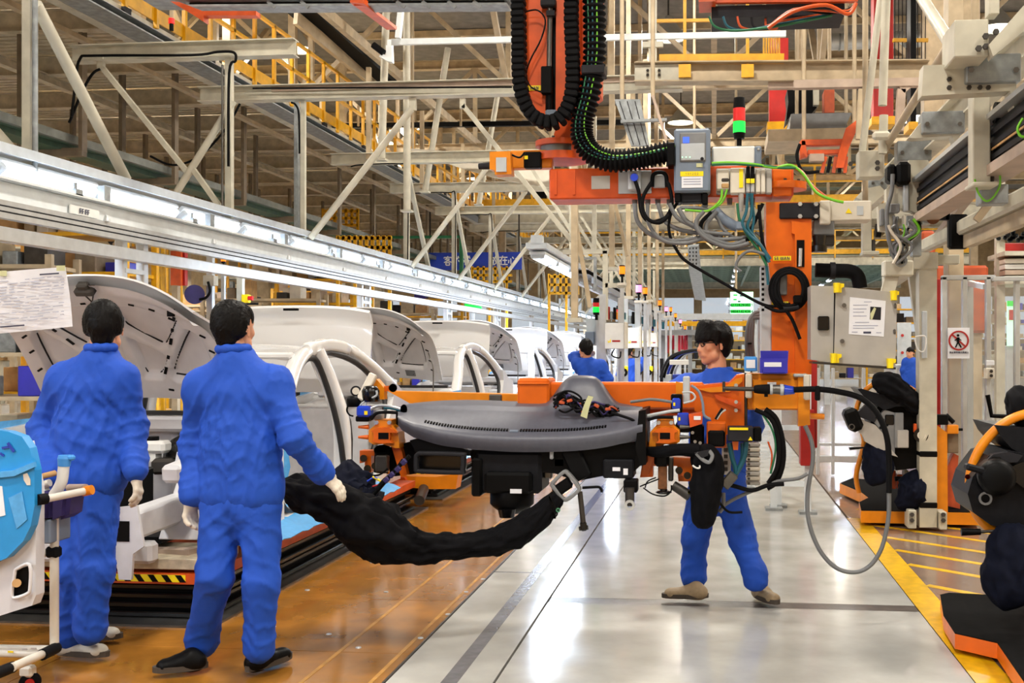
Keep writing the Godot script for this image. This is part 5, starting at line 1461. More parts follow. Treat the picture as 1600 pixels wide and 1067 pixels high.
func dashboard() -> void:
	var t := thing("dashboard", "grey car dashboard with black underside held by the orange grippers", "dashboard", q(815, 700, 5.9))
	var rows := []
	for i in 25:
		var r := PackedVector3Array()
		for j in 64: r.append(dash_pt(622.0 + 382.0 * j / 63.0, i / 24.0))
		rows.append(r)
	part(t, "top_pad", MB.new().surf(rows, 0.008), "dash")
	var slots := MB.new()
	for e in [[665, 795], [814, 950]]:
		var u: float = e[0]
		while u < e[1]:
			slots.box(dash_pt(u, 0.27) + Vector3(0, 0.002, 0), Vector3(0.0095, 0.006, 0.024), Basis(Vector3.RIGHT, 0.35))
			u += 4.4
	part(t, "defroster_slots", slots, "black").set_meta("kind", "stuff")
	part(t, "sensor_cap", MB.new().box(dash_pt(803, 0.26), Vector3(0.045, 0.006, 0.022), Basis(Vector3.RIGHT, 0.35)), "boxblue")
	pp(t, "end_face", "black", 5.72, 0.4, [998, 642, 1009, 640, 1009, 726, 1000, 728, 993, 700])
	# black underside
	pp(t, "lower_shell", "black", 5.8, 0.3, [640, 690, 700, 700, 800, 706, 900, 704, 992, 690, 1000, 728, 985, 742, 940, 744, 900, 752, 868, 740, 846, 738, 838, 770, 762, 768, 742, 740, 735, 712, 690, 706, 648, 704])
	pp(t, "airbag_shell", "black", 5.75, 0.25, [640, 688, 660, 684, 700, 694, 735, 704, 735, 712, 652, 712])
	var fr := part(t, "glovebox_frame", MB.new().sweep(path([[655, 708], [720, 710], [724, 714], [723, 734], [719, 738], [657, 736], [651, 732], [651, 712]], 5.7), MB.rrect(0.022, 0.05, 0.008), Vector3.BACK, true), "charcoal")
	bx(fr, "frame_inside", "blackgloss", 5.76, 0.1, 653, 709, 723, 738)
	bx(t, "heater_case", "dash_dark", 5.78, 0.3, 742, 704, 846, 772, 0.02)
	bx(t, "heater_duct", "black", 5.72, 0.2, 756, 738, 830, 772, 0.015)
	bx(t, "heater_duct", "black", 5.75, 0.2, 736, 716, 752, 776, 0.01)
	part(t, "blower", MB.new().lathe(V2([0.0, 0.12, 0.1, 0.12, 0.12, 0.09, 0.12, 0.02, 0.1, 0.0, 0.06, -0.03, 0.0, -0.03]), q(800, 792, 5.85), Vector3.UP, 22), "black")
	part(t, "blower_motor", MB.new().cyl(q(792, 795, 5.74), q(792, 808, 5.74), 0.05, 0.04, 16), "blackgloss")
	bx(t, "part_label", "paper", 5.715, 0.003, 797, 764, 815, 771, 0.0)
	bx(t, "cross_tube_bracket", "steel", 5.85, 0.06, 850, 716, 862, 748)
	bx(t, "cross_tube_bracket", "darksteel", 5.82, 0.06, 866, 718, 880, 735)
	bx(t, "radio_case", "dash_dark", 5.76, 0.2, 942, 718, 990, 748, 0.008)
	bx(t, "radio_label", "paper", 5.756, 0.003, 957, 730, 969, 736, 0.0)
	bx(t, "radio_label", "paper", 5.756, 0.003, 974, 732, 981, 742, 0.0)
	part(t, "column_bracket", MB.new().bar(q(890, 700, 5.8), q(912, 748, 5.78), 0.1, 0.06, Vector3.BACK, 0.01), "black")
	part(t, "white_clip", MB.new().box(q(862, 710, 5.78), Vector3(0.02, 0.05, 0.02), Basis.IDENTITY, 0.005), "lightgrey")
	bx(t, "metal_box", "steel", 5.8, 0.08, 865, 716, 882, 730)
	part(t, "shaft", MB.new().cyl(q(906, 768, 5.7), q(912, 822, 5.7), 0.014), "darksteel")
	part(t, "universal_joint", MB.new().box(q(912, 822, 5.7), Vector3(0.035, 0.05, 0.035), Basis(Vector3.BACK, 0.15), 0.008).cyl(q(905, 826, 5.7), q(919, 824, 5.7), 0.012), "blackgloss")
	part(t, "side_lever", MB.new().tube(path([[910, 762], [925, 761], [936, 761], [940, 766], [940, 769]], 5.72), 0.008, 6), "black")
	part(t, "tail_tube", MB.new().cyl(q(984, 762, 5.74), q(984, 790, 5.74), 0.025), "darksteel")
	part(t, "tail_tube_end", MB.new().ring(q(984, 789, 5.715), Vector3.BACK, 0.014, 0.028, 0.02, 16), "alu")
	bx(t, "tail_plate", "black", 5.76, 0.1, 974, 750, 996, 770)
	# handle frame
	part(t, "handle_frame", MB.new().sweep(path([[862, 756], [880, 738], [888, 740], [904, 760], [902, 768], [886, 780], [878, 778]], 5.68), MB.rrect(0.02, 0.045, 0.006), Vector3.BACK, true), "grey")
	part(t, "handle_grip", MB.new().bar(q(866, 770, 5.69), q(892, 752, 5.69), 0.06, 0.05, Vector3.BACK, 0.012), "black")
	# wire harness over the cowl with a strip of tape
	var h := thing("wire_harness", "bundle of thin dark wires lying taped over the dashboard cowl", "wires", q(905, 640, 5.9))
	var cols := ["rubber", "black", "black", "rubber", "charcoal", "rubber", "deep_purple", "black", "brick_orange"]
	for k in 26:
		var pts := PackedVector3Array()
		for i in 9:
			var u := 868.0 + i * 12.0 + rng.randf_range(-4, 4)
			var p := dash_pt(u, 0.0)
			var vv := lerpf(628, 645, i / 8.0) + rng.randf_range(-11, 11) - (8.0 if i in [1, 2] else 0.0)
			p = q(u, vv, 5.84 + rng.randf_range(-0.02, 0.02) + 0.03 * absf(i - 4) / 4.0)
			pts.append(p)
		part(h, "wire", MB.new().tube(smooth(pts, 4), 0.0055, 5), cols[k % cols.size()])
	part(h, "loop", MB.new().tube(path([[872, 636], [870, 622], [880, 612], [894, 612], [908, 622], [902, 634], [884, 644], [873, 640]], 5.84), 0.006, 6), "rubber")
	part(h, "lead", MB.new().tube(path([[955, 645], [972, 650], [990, 657], [1000, 670]], 5.78), 0.008, 6), "rubber")
	for e in [[878, 629], [897, 634], [932, 634], [890, 626], [950, 639], [916, 640]]:
		part(h, "plug", MB.new().box(q(e[0], e[1], 5.815), Vector3(0.03, 0.016, 0.014), Basis(Vector3.BACK, rng.randf_range(-0.8, 0.8)), 0.003), ["lightgrey", "black", "brick_orange", "black", "charcoal", "black"][int(e[0]) % 6])
	var tp := thing("tape_strip", "strip of pale masking tape over the dark wires", "tape", q(916, 635, 5.79))
	part(tp, "tape", MB.new().surf([path([[919, 618], [912, 634], [907, 650]], 5.79), path([[927, 620], [921, 636], [917, 654]], 5.79)], 0.002), "tape")
	# cloth sleeve sagging from the worker's hand to the dashboard
	var s := thing("cloth_sleeve", "long black cloth sleeve sagging from the worker's glove to the dashboard", "cloth cover", q(680, 870, 5.5))
	cloth(s, "sleeve", [[445, 752, 5.35, 6], [462, 762, 5.33, 22], [490, 775, 5.3, 28], [530, 790, 5.28, 32], [570, 815, 5.3, 40], [610, 838, 5.34, 38], [645, 852, 5.4, 26], [690, 855, 5.46, 20], [740, 851, 5.52, 17], [790, 839, 5.58, 20], [830, 818, 5.62, 19], [855, 795, 5.64, 14], [872, 775, 5.66, 11]], "cloth_black", 0.24)
	part(s, "sleeve_button", MB.new().ring(q(872, 797, 5.6), Vector3(0.3, 0.5, 1), 0.006, 0.012, 0.006, 12), "green")
	for k in 4: part(s, "loose_wire", MB.new().tube(path([[858, 775], [862 + k * 3, 795 + k * 2], [868 - k * 2, 810], [864, 800 + k]], 5.6), 0.004, 5), "black")
	var s2 := thing("cloth_hood", "dark navy cloth hood with grey rim hanging at the left gripper", "cloth cover", q(560, 780, 5.6))
	cloth(s2, "hood", [[545, 722, 5.7, 8], [545, 738, 5.66, 20], [548, 755, 5.62, 28], [560, 772, 5.58, 30], [575, 778, 5.54, 22], [582, 776, 5.52, 14]], "cloth_navy", 0.2)
	part(s2, "rim", MB.new().sweep(path([[562, 762], [563, 775], [572, 784], [584, 786], [594, 778], [597, 768]], 5.5), MB.rrect(0.03, 0.014, 0.005), Vector3.BACK), "charcoal")
	for e in [["black", 0.012, [[585, 772], [597, 758], [608, 745], [622, 730], [640, 712]]], ["rubber", 0.01, [[588, 765], [600, 750], [615, 738], [630, 718]]], ["label_yellow", 0.006, [[582, 745], [592, 750], [598, 756]]], ["lens_blue", 0.005, [[574, 752], [584, 746], [590, 748]]], ["red", 0.005, [[582, 760], [592, 757], [600, 752]]]]:
		cab(s2, "lead", e[0], e[1], e[2], 5.52, 6)
	for e in [[604, 750], [612, 742], [622, 733], [631, 722]]:
		part(s2, "plug", MB.new().box(q(e[0], e[1], 5.5), Vector3(0.03, 0.026, 0.024), Basis(Vector3.BACK, 0.8), 0.004), "deep_purple")
	var s3 := thing("cloth_bag", "narrow black cloth bag hanging below the right gripper", "cloth cover", q(1100, 825, 5.75))
	cloth(s3, "bag", [[1104, 700, 5.85, 12], [1104, 712, 5.82, 22], [1107, 735, 5.8, 24], [1103, 765, 5.78, 23], [1100, 795, 5.77, 20], [1098, 815, 5.77, 17], [1097, 825, 5.77, 8]], "cloth_black", 0.14)
	part(s3, "grey_buckle", MB.new().sweep(path([[1088, 708], [1098, 718], [1108, 722], [1113, 712], [1108, 704]], 5.7), MB.rrect(0.02, 0.02, 0.006), Vector3.BACK), "grey")
	pp(s3, "buckle_plate", "charcoal", 5.69, 0.03, [1085, 708, 1108, 703, 1106, 712, 1096, 716])
	cab(s3, "white_cord", "white", 0.005, [[1082, 727], [1088, 731], [1093, 731], [1093, 727]], 5.66, 6)
	cloth(s3, "sling", [[1008, 704, 5.85, 6], [1030, 706, 5.8, 9], [1065, 702, 5.78, 9], [1090, 705, 5.8, 11]], "cloth_black", 0.1)

# ---------- gripper beam and its two jaws ----------
func jaw(t: Node3D, du: float, mir: float) -> void:   # the orange clamp head; outline given for the right jaw about u = 1040
	var o := func(a: Array) -> Array:
		var r := []
		for i in range(0, a.size(), 2):
			r.append(du + mir * (a[i] - 1040.0)); r.append(a[i + 1])
		return r
	var Z := 5.86
	pp(t, "clamp_body", "orange_light", Z, 0.12, o.call([1016, 675, 1026, 664, 1026, 656, 1052, 656, 1052, 664, 1062, 672, 1062, 690, 1054, 695, 1040, 694, 1020, 700, 1014, 700]))
	pp(t, "clamp_cheek", "orange", Z - 0.03, 0.04, o.call([1018, 676, 1030, 668, 1050, 668, 1059, 674, 1054, 676, 1054, 687, 1058, 690, 1044, 693, 1024, 692, 1029, 688, 1029, 676]))
	pp(t, "clamp_window", "black", Z - 0.033, 0.03, o.call([1031, 676, 1047, 676, 1047, 686, 1031, 686]))
	pp(t, "clamp_leg", "orange", Z + 0.04, 0.1, o.call([1014, 690, 1026, 698, 1018, 725, 1012, 744, 1002, 742, 1008, 715]))
	for e in [[1029, 660], [1049, 660]]:
		part(t, "bolt", MB.new().cyl(q(o.call(e)[0], e[1], Z), q(o.call(e)[0], e[1], Z) + Vector3(0, 0, 0.015), 0.012, -1.0, 6), "alu")
	for e in [[1062, 667], [1062, 683]]:
		var p: Array = o.call([e[0], e[1], e[0] + 16, e[1]])
		part(t, "centering_pin", MB.new().cyl(q(p[0], p[1], Z), q(p[2], p[3], Z), 0.014, 0.007, 10), "orange" if mir < 0 else "steel")

func grippers() -> void:
	var t := thing("gripper_beam", "orange gripper beam with clamp jaws at both ends of the dashboard", "gripper", q(1000, 640, 6.1))
	var Z := 6.14
	# beam
	bx(t, "beam", "orange", Z, 0.14, 852, 597, 1100, 640, 0.012)
	bx(t, "beam_lower", "orange_deep", Z + 0.05, 0.1, 940, 628, 1110, 650)
	bx(t, "end_block", "orange", Z - 0.08, 0.26, 808, 591, 858, 636, 0.014)
	bx(t, "end_block_lip", "orange", Z - 0.09, 0.03, 809, 598, 857, 601)
	pp(t, "rear_beam", "orange_light", Z + 0.16, 0.1, [606, 611, 812, 616, 812, 634, 640, 630])
	bx(t, "rear_joint", "steel", Z + 0.15, 0.1, 764, 616, 784, 632)
	pp(t, "flare", "orange", Z - 0.06, 0.2, [1085, 603, 1140, 598, 1152, 586, 1163, 584, 1163, 682, 1150, 684, 1122, 674, 1108, 652, 1085, 642])
	pp(t, "flare_rib", "orange_light", Z - 0.08, 0.05, [1090, 608, 1135, 603, 1150, 592, 1160, 590, 1160, 596, 1140, 612, 1110, 613])
	pp(t, "flare_rib", "orange_deep", Z - 0.09, 0.05, [1116, 616, 1158, 628, 1158, 640, 1120, 624])
	for e in [[1150, 628], [1150, 641], [1150, 602]]: bolt(t, e[0], e[1], Z - 0.08, 0.012)
	bx(t, "tool_changer", "darksteel", Z - 0.04, 0.2, 1162, 583, 1168, 666)
	bx(t, "wrist_block", "orange_light", Z - 0.04, 0.26, 1167, 584, 1266, 641, 0.008)
	bx(t, "wrist_face", "orange_light", Z - 0.06, 0.04, 1176, 592, 1252, 640)
	pp(t, "wrist_tab", "orange_light", Z - 0.08, 0.08, [1247, 584, 1264, 586, 1266, 664, 1247, 666])
	part(t, "hand_lever", MB.new().cyl(q(1266, 650, Z), q(1288, 651, Z), 0.017, 0.016), "orange_light")
	for e in [[1165, 584, 1175, 622], [1256, 585, 1266, 625]]: bx(t, "rub_pad", "offwhite", Z - 0.12, 0.06, e[0], e[1], e[2], e[3])
	bx(t, "rub_pad", "lightgrey", Z - 0.1, 0.06, 1240, 584, 1262, 589)
	# torque handle and its hose coupling
	part(t, "drive_shaft", MB.new().cyl(q(1130, 607, Z - 0.16), q(1180, 608, Z - 0.16), 0.012), "darksteel")
	part(t, "shaft_lever", MB.new().bar(q(1131, 596, Z - 0.16), q(1131, 612, Z - 0.16), 0.016, 0.016), "darksteel")
	part(t, "drive_body", MB.new().lathe(V2([0.0, 0.0, 0.02, 0.0, 0.024, 0.02, 0.028, 0.08, 0.024, 0.09, 0.0, 0.09]), q(1178, 608, Z - 0.17), Vector3.RIGHT, 16), "rubber")
	part(t, "drive_trigger", MB.new().cyl(q(1197, 612, Z - 0.17), q(1197, 620, Z - 0.17), 0.01), "rubber")
	part(t, "coupling", MB.new().cyl(q(1202, 608, Z - 0.17), q(1226, 609, Z - 0.17), 0.024, 0.028, 16), "steel")
	part(t, "coupling_ring", MB.new().cyl(q(1203, 608, Z - 0.17), q(1207, 608, Z - 0.17), 0.03, -1.0, 16).cyl(q(1219, 609, Z - 0.17), q(1224, 609, Z - 0.17), 0.031, -1.0, 16), "lightgrey")
	part(t, "coupling_end", MB.new().cyl(q(1225, 609, Z - 0.17), q(1242, 610, Z - 0.17), 0.029, 0.02, 16), "lens_blue")
	bx(t, "part_sticker", "paper", Z - 0.063, 0.003, 1199, 597, 1213, 604, 0.0)
	# small tool sensors on the right jaw
	jaw(t, 1040.0, 1.0)
	jaw(t, 598.0, -1.0)
	pp(t, "flag_bracket", "orange_light", Z - 0.14, 0.03, [1056, 596, 1072, 600, 1072, 616, 1056, 616])
	bx(t, "slide_bar", "lightgrey", Z - 0.18, 0.05, 1067, 588, 1078, 630)
	for e in [[1050, 622, 1063, 640], [1058, 645, 1077, 666]]:
		var sb := bx(t, "blue_sensor", "lens_blue", 5.9, 0.06, e[0], e[1], e[2], e[3], 0.008)
		bx(sb, "sensor_label", "label_yellow", 5.895, 0.004, e[0] + 2, e[1] + 7, e[0] + 5, e[1] + 12, 0.0)
	bx(t, "sensor_holder", "black", 5.92, 0.08, 1048, 616, 1066, 646)
	bx(t, "sensor_holder", "black", 5.92, 0.08, 1056, 660, 1078, 676)
	pp(t, "tag_box", "orange_deep", 5.84, 0.1, [1076, 648, 1098, 644, 1097, 662, 1078, 668])
	bx(t, "tag_label", "paper", 5.835, 0.003, 1084, 650, 1095, 656, 0.0)
	bx(t, "column_block", "orange", 5.9, 0.12, 1104, 660, 1135, 700)
	bx(t, "motor_block", "black", 5.86, 0.14, 1106, 673, 1133, 698, 0.01)
	bx(t, "black_tower", "black", 5.95, 0.1, 1078, 664, 1100, 702, 0.01)
	for e in [[1082, 676], [1086, 690], [1094, 692]]: part(t, "knob", MB.new().cyl(q(e[0], e[1], 5.95), q(e[0], e[1], 5.92), 0.009), "alu")
	# lower works of the right jaw
	pp(t, "lower_bracket", "orange", 5.95, 0.1, [1005, 712, 1085, 716, 1084, 752, 1060, 752, 1058, 728, 1020, 728, 1020, 745, 1000, 746])
	part(t, "suction_body", MB.new().box(q(1034, 718, 5.84), Vector3(0.08, 0.07, 0.07), Basis.IDENTITY, 0.015), "black")
	bx(t, "slide_leg", "rust", 5.83, 0.04, 1028, 726, 1042, 765, 0.004)
	part(t, "foot", MB.new().cyl(q(1037, 764, 5.84), q(1037, 770, 5.84), 0.02).lathe(V2([0.0, 0.01, 0.03, 0.008, 0.045, 0.0, 0.03, -0.008, 0.0, -0.008]), q(1037, 769, 5.84), Vector3.UP, 18), "blackgloss")
	bx(t, "slide_rail", "darksteel", 5.86, 0.05, 1044, 715, 1052, 752)
	for e in [[1061, 735], [1074, 743]]: part(t, "roller", MB.new().cyl(q(e[0], e[1], 5.92), q(e[0], e[1], 5.84), 0.02, -1.0, 14), "blackgloss")
	part(t, "support_tube", MB.new().cyl(q(1052, 758, 5.86), q(1078, 775, 5.84), 0.026, 0.03, 12), "darksteel")
	part(t, "tube_light", MB.new().ball(q(1077, 769, 5.8), Vector3.ONE * 0.009, 8), "label_yellow")
	for e in [[[1000, 760], [1012, 755], [1030, 748]], [[1008, 762], [1012, 752], [1025, 746]], [[1005, 762], [1020, 772], [1038, 775], [1048, 768], [1049, 758]]]: cab(t, "thin_wire", "black", 0.004, e, 5.8, 5)
	# dark power box with yellow label
	var pb := bx(t, "power_box", "charcoal", 5.82, 0.12, 1137, 667, 1177, 690, 0.006)
	bx(pb, "yellow_label", "label_yellow", 5.815, 0.004, 1140, 668, 1169, 672, 0.0)
	pp(pb, "warning_triangle", "label_yellow", 5.812, 0.004, [1169, 688, 1176, 688, 1172.5, 682])
	bx(t, "power_box_side", "black", 5.85, 0.1, 1177, 668, 1190, 690)
	pp(t, "orange_tab", "orange", 5.88, 0.06, [1144, 690, 1154, 690, 1153, 703, 1146, 703])
	# left jaw works
	part(t, "slant_cylinder", MB.new().bar(q(584, 585, 5.92), q(563, 626, 5.86), 0.045, 0.045, Vector3.BACK, 0.006), "offwhite")
	pp(t, "left_bracket", "orange_light", 5.95, 0.06, [583, 594, 588, 592, 600, 606, 600, 624, 591, 624, 591, 610, 584, 606])
	part(t, "left_knob_arm", MB.new().bar(q(598, 608, 5.98), q(612, 606, 5.98), 0.03, 0.03), "orange")
	part(t, "left_knob", MB.new().ball(q(614, 606, 5.96), Vector3.ONE * 0.024, 12), "rubber")
	part(t, "pressure_gauge", MB.new().cyl(q(556, 611, 5.92), q(556, 611, 5.86), 0.03, -1.0, 16), "charcoal")
	part(t, "gauge_face", MB.new().cyl(q(556, 611, 5.86), q(556, 611, 5.855), 0.02, -1.0, 16), "offwhite")
	part(t, "valve_body", MB.new().lathe(V2([0.0, 0.05, 0.035, 0.045, 0.05, 0.02, 0.05, -0.04, 0.0, -0.04]), q(579, 616, 5.88), Vector3.UP, 16), "blackgloss")
	part(t, "valve_body", MB.new().lathe(V2([0.0, 0.03, 0.03, 0.03, 0.04, 0.01, 0.04, -0.03, 0.0, -0.03]), q(553, 627, 5.86), Vector3.UP, 16), "black")
	var sl := bx(t, "blue_sensor", "lens_blue", 5.82, 0.07, 556, 634, 578, 652, 0.012)
	bx(sl, "sensor_label", "label_yellow", 5.815, 0.004, 569, 642, 574, 648, 0.0)
	bx(t, "sensor_foot", "black", 5.83, 0.07, 555, 650, 576, 659)
	bx(t, "valve_stack", "lightgrey", 5.88, 0.06, 578, 641, 596, 656)
	for e in [["alu", 0.01, [[578, 640], [590, 634], [605, 634], [618, 637], [628, 640]]], ["teal", 0.008, [[600, 637], [612, 638], [626, 641]]], ["rubber", 0.01, [[580, 655], [588, 646], [602, 644], [624, 645]]], ["lightgrey", 0.006, [[588, 610], [588, 618], [575, 624], [564, 632], [563, 638], [570, 636], [572, 628]]], ["black", 0.005, [[560, 627], [547, 630], [542, 640], [546, 648], [552, 650]]], ["cable_grey", 0.009, [[985, 628], [1000, 626], [1020, 624], [1050, 628]]], ["lightgrey", 0.006, [[1066, 613], [1080, 613], [1086, 620], [1082, 626], [1068, 630]]], ["boxblue", 0.008, [[1080, 602], [1092, 612], [1098, 630], [1100, 648], [1110, 655]]], ["lightgrey", 0.01, [[1010, 650], [1025, 647], [1045, 643], [1062, 641]]], ["rubber", 0.01, [[1012, 656], [1028, 652], [1052, 652]]], ["black", 0.008, [[1118, 655], [1124, 645], [1129, 638]]], ["alu", 0.006, [[1120, 655], [1127, 645], [1134, 640]]]]:
		cab(t, "air_line", e[0], e[1], e[2], 5.84, 6)
	part(t, "dash_hook", MB.new().ball(q(631, 640, 5.84), Vector3(0.02, 0.03, 0.02), 10), "black")
	bx(t, "left_post", "black", 5.94, 0.08, 618, 636, 630, 664)
	pp(t, "left_lower", "orange", 5.92, 0.08, [562, 704, 588, 704, 588, 712, 580, 712, 580, 738, 570, 738, 570, 722, 562, 724])
	for e in [[568, 716], [574, 732], [586, 728]]: part(t, "roller", MB.new().cyl(q(e[0], e[1], 5.92), q(e[0], e[1], 5.84), 0.02, -1.0, 14), "blackgloss")
	part(t, "left_motor", MB.new().cyl(q(598, 704, 5.9), q(595, 738, 5.9), 0.045, 0.04, 14), "black")
	part(t, "left_motor_cap", MB.new().ball(q(598, 703, 5.88), Vector3(0.05, 0.03, 0.05), 14), "charcoal")
	bx(t, "left_block", "darksteel", 5.8, 0.06, 586, 712, 604, 738)
	pp(t, "left_shield", "black", 5.95, 0.08, [605, 700, 640, 690, 655, 705, 650, 740, 610, 745])
	part(t, "rim_hoop", MB.new().tube(path([[565, 735], [575, 742], [592, 742], [606, 732]], 5.8), 0.006, 6), "black")
	# blue small-parts boxes on top of the wrist
	var b1 := thing("blue_tag_box", "light blue box with white card on top of the wrist block", "box", q(1173, 582, 6.1))
	bx(b1, "box", "tag_blue", 6.05, 0.06, 1163, 557, 1183, 580)
	bx(b1, "card", "paper", 6.045, 0.003, 1166, 562, 1180, 575, 0.0)
	var b2 := thing("parts_bin", "deep blue plastic parts bin with label on the wrist block", "bin", q(1209, 583, 6.1))
	pp(b2, "front", "bin_blue", 6.0, 0.012, [1189, 560, 1229, 560, 1228, 583, 1192, 583])
	pp(b2, "back", "bin_blue", 6.14, 0.012, [1188, 548, 1232, 548, 1230, 583, 1190, 583])
	for u in [1189, 1229]:
		part(b2, "side", MB.new().bar(q(u, 571, 6.0), q(u, 571, 6.14), 0.012, 0.085), "bin_blue")
	bx(b2, "bottom", "bin_blue", 6.0, 0.14, 1191, 581, 1229, 584)
	bx(b2, "label", "paper", 5.997, 0.003, 1194, 566, 1221, 573, 0.0)
	# hoses and cables to the right and below
	var cb := thing("hose_loop", "black hose turning grey that loops to the floor right of the gripper", "hose", q(1330, 893, 6.0))
	cab(cb, "black_hose", "rubber", 0.016, [[1240, 609], [1275, 608], [1310, 612], [1345, 622], [1370, 645], [1385, 680], [1389, 720], [1389, 770]], 5.95)
	cab(cb, "grey_hose", "cable_grey", 0.012, [[1389, 768], [1388, 810], [1378, 855], [1360, 883], [1335, 894], [1305, 886], [1280, 858], [1264, 815], [1262, 770], [1270, 720], [1268, 690], [1258, 665]], 5.95)
	bx(cb, "clamp", "rubber", 5.93, 0.05, 1274, 603, 1282, 626)
	var c2 := thing("lower_cables", "black, teal and grey cables hanging below the wrist block", "cables", q(1180, 770, 6.0))
	for e in [["rubber", 0.018, [[1195, 640], [1212, 655], [1222, 690], [1222, 725], [1212, 752], [1198, 762]]], ["rubber", 0.012, [[1180, 640], [1205, 655], [1216, 690], [1214, 730], [1200, 755]]], ["green", 0.006, [[1190, 645], [1206, 670], [1212, 700], [1204, 740]]], ["orange_deep", 0.005, [[1200, 690], [1206, 710], [1204, 735]]], ["teal", 0.014, [[1140, 692], [1144, 715], [1150, 738], [1142, 750]]], ["teal", 0.014, [[1166, 690], [1164, 710], [1156, 730], [1144, 748]]], ["teal", 0.012, [[1160, 692], [1160, 715], [1152, 735], [1140, 752]]], ["rubber", 0.012, [[1130, 755], [1150, 760], [1175, 766], [1200, 758], [1225, 756]]], ["cable_grey", 0.012, [[1130, 770], [1130, 790], [1124, 800]]], ["cable_grey", 0.01, [[1130, 790], [1150, 778], [1178, 766], [1215, 752], [1245, 748], [1262, 740]]], ["black", 0.007, [[1122, 780], [1128, 790], [1140, 800], [1160, 800]]]]:
		cab(c2, "cable", e[0], e[1], e[2], 5.9 + rng.randf_range(-0.04, 0.04), 7)
	part(c2, "plug", MB.new().box(q(1139, 750, 5.84), Vector3(0.055, 0.09, 0.05), Basis(Vector3.BACK, -0.7), 0.006), "steel")
	var vs := thing("valve_island", "cream pneumatic valve island hanging under the wrist block", "valves", q(1180, 760, 6.1))
	for i in 9:
		bx(vs, "valve", "offwhite" if i % 2 else "cabinet_grey", 6.12, 0.1, 1166, 692 + i * 7.5, 1188, 698.5 + i * 7.5)
		bx(vs, "valve_port", "darksteel", 6.115, 0.01, 1168, 693.5 + i * 7.5, 1172, 697 + i * 7.5, 0.0)
	bx(vs, "manifold", "cabinet_grey", 6.15, 0.1, 1128, 696, 1142, 742)
	for i in 4: bx(vs, "manifold_port", "darksteel", 6.145, 0.01, 1131, 700 + i * 10, 1137, 706 + i * 10, 0.0)

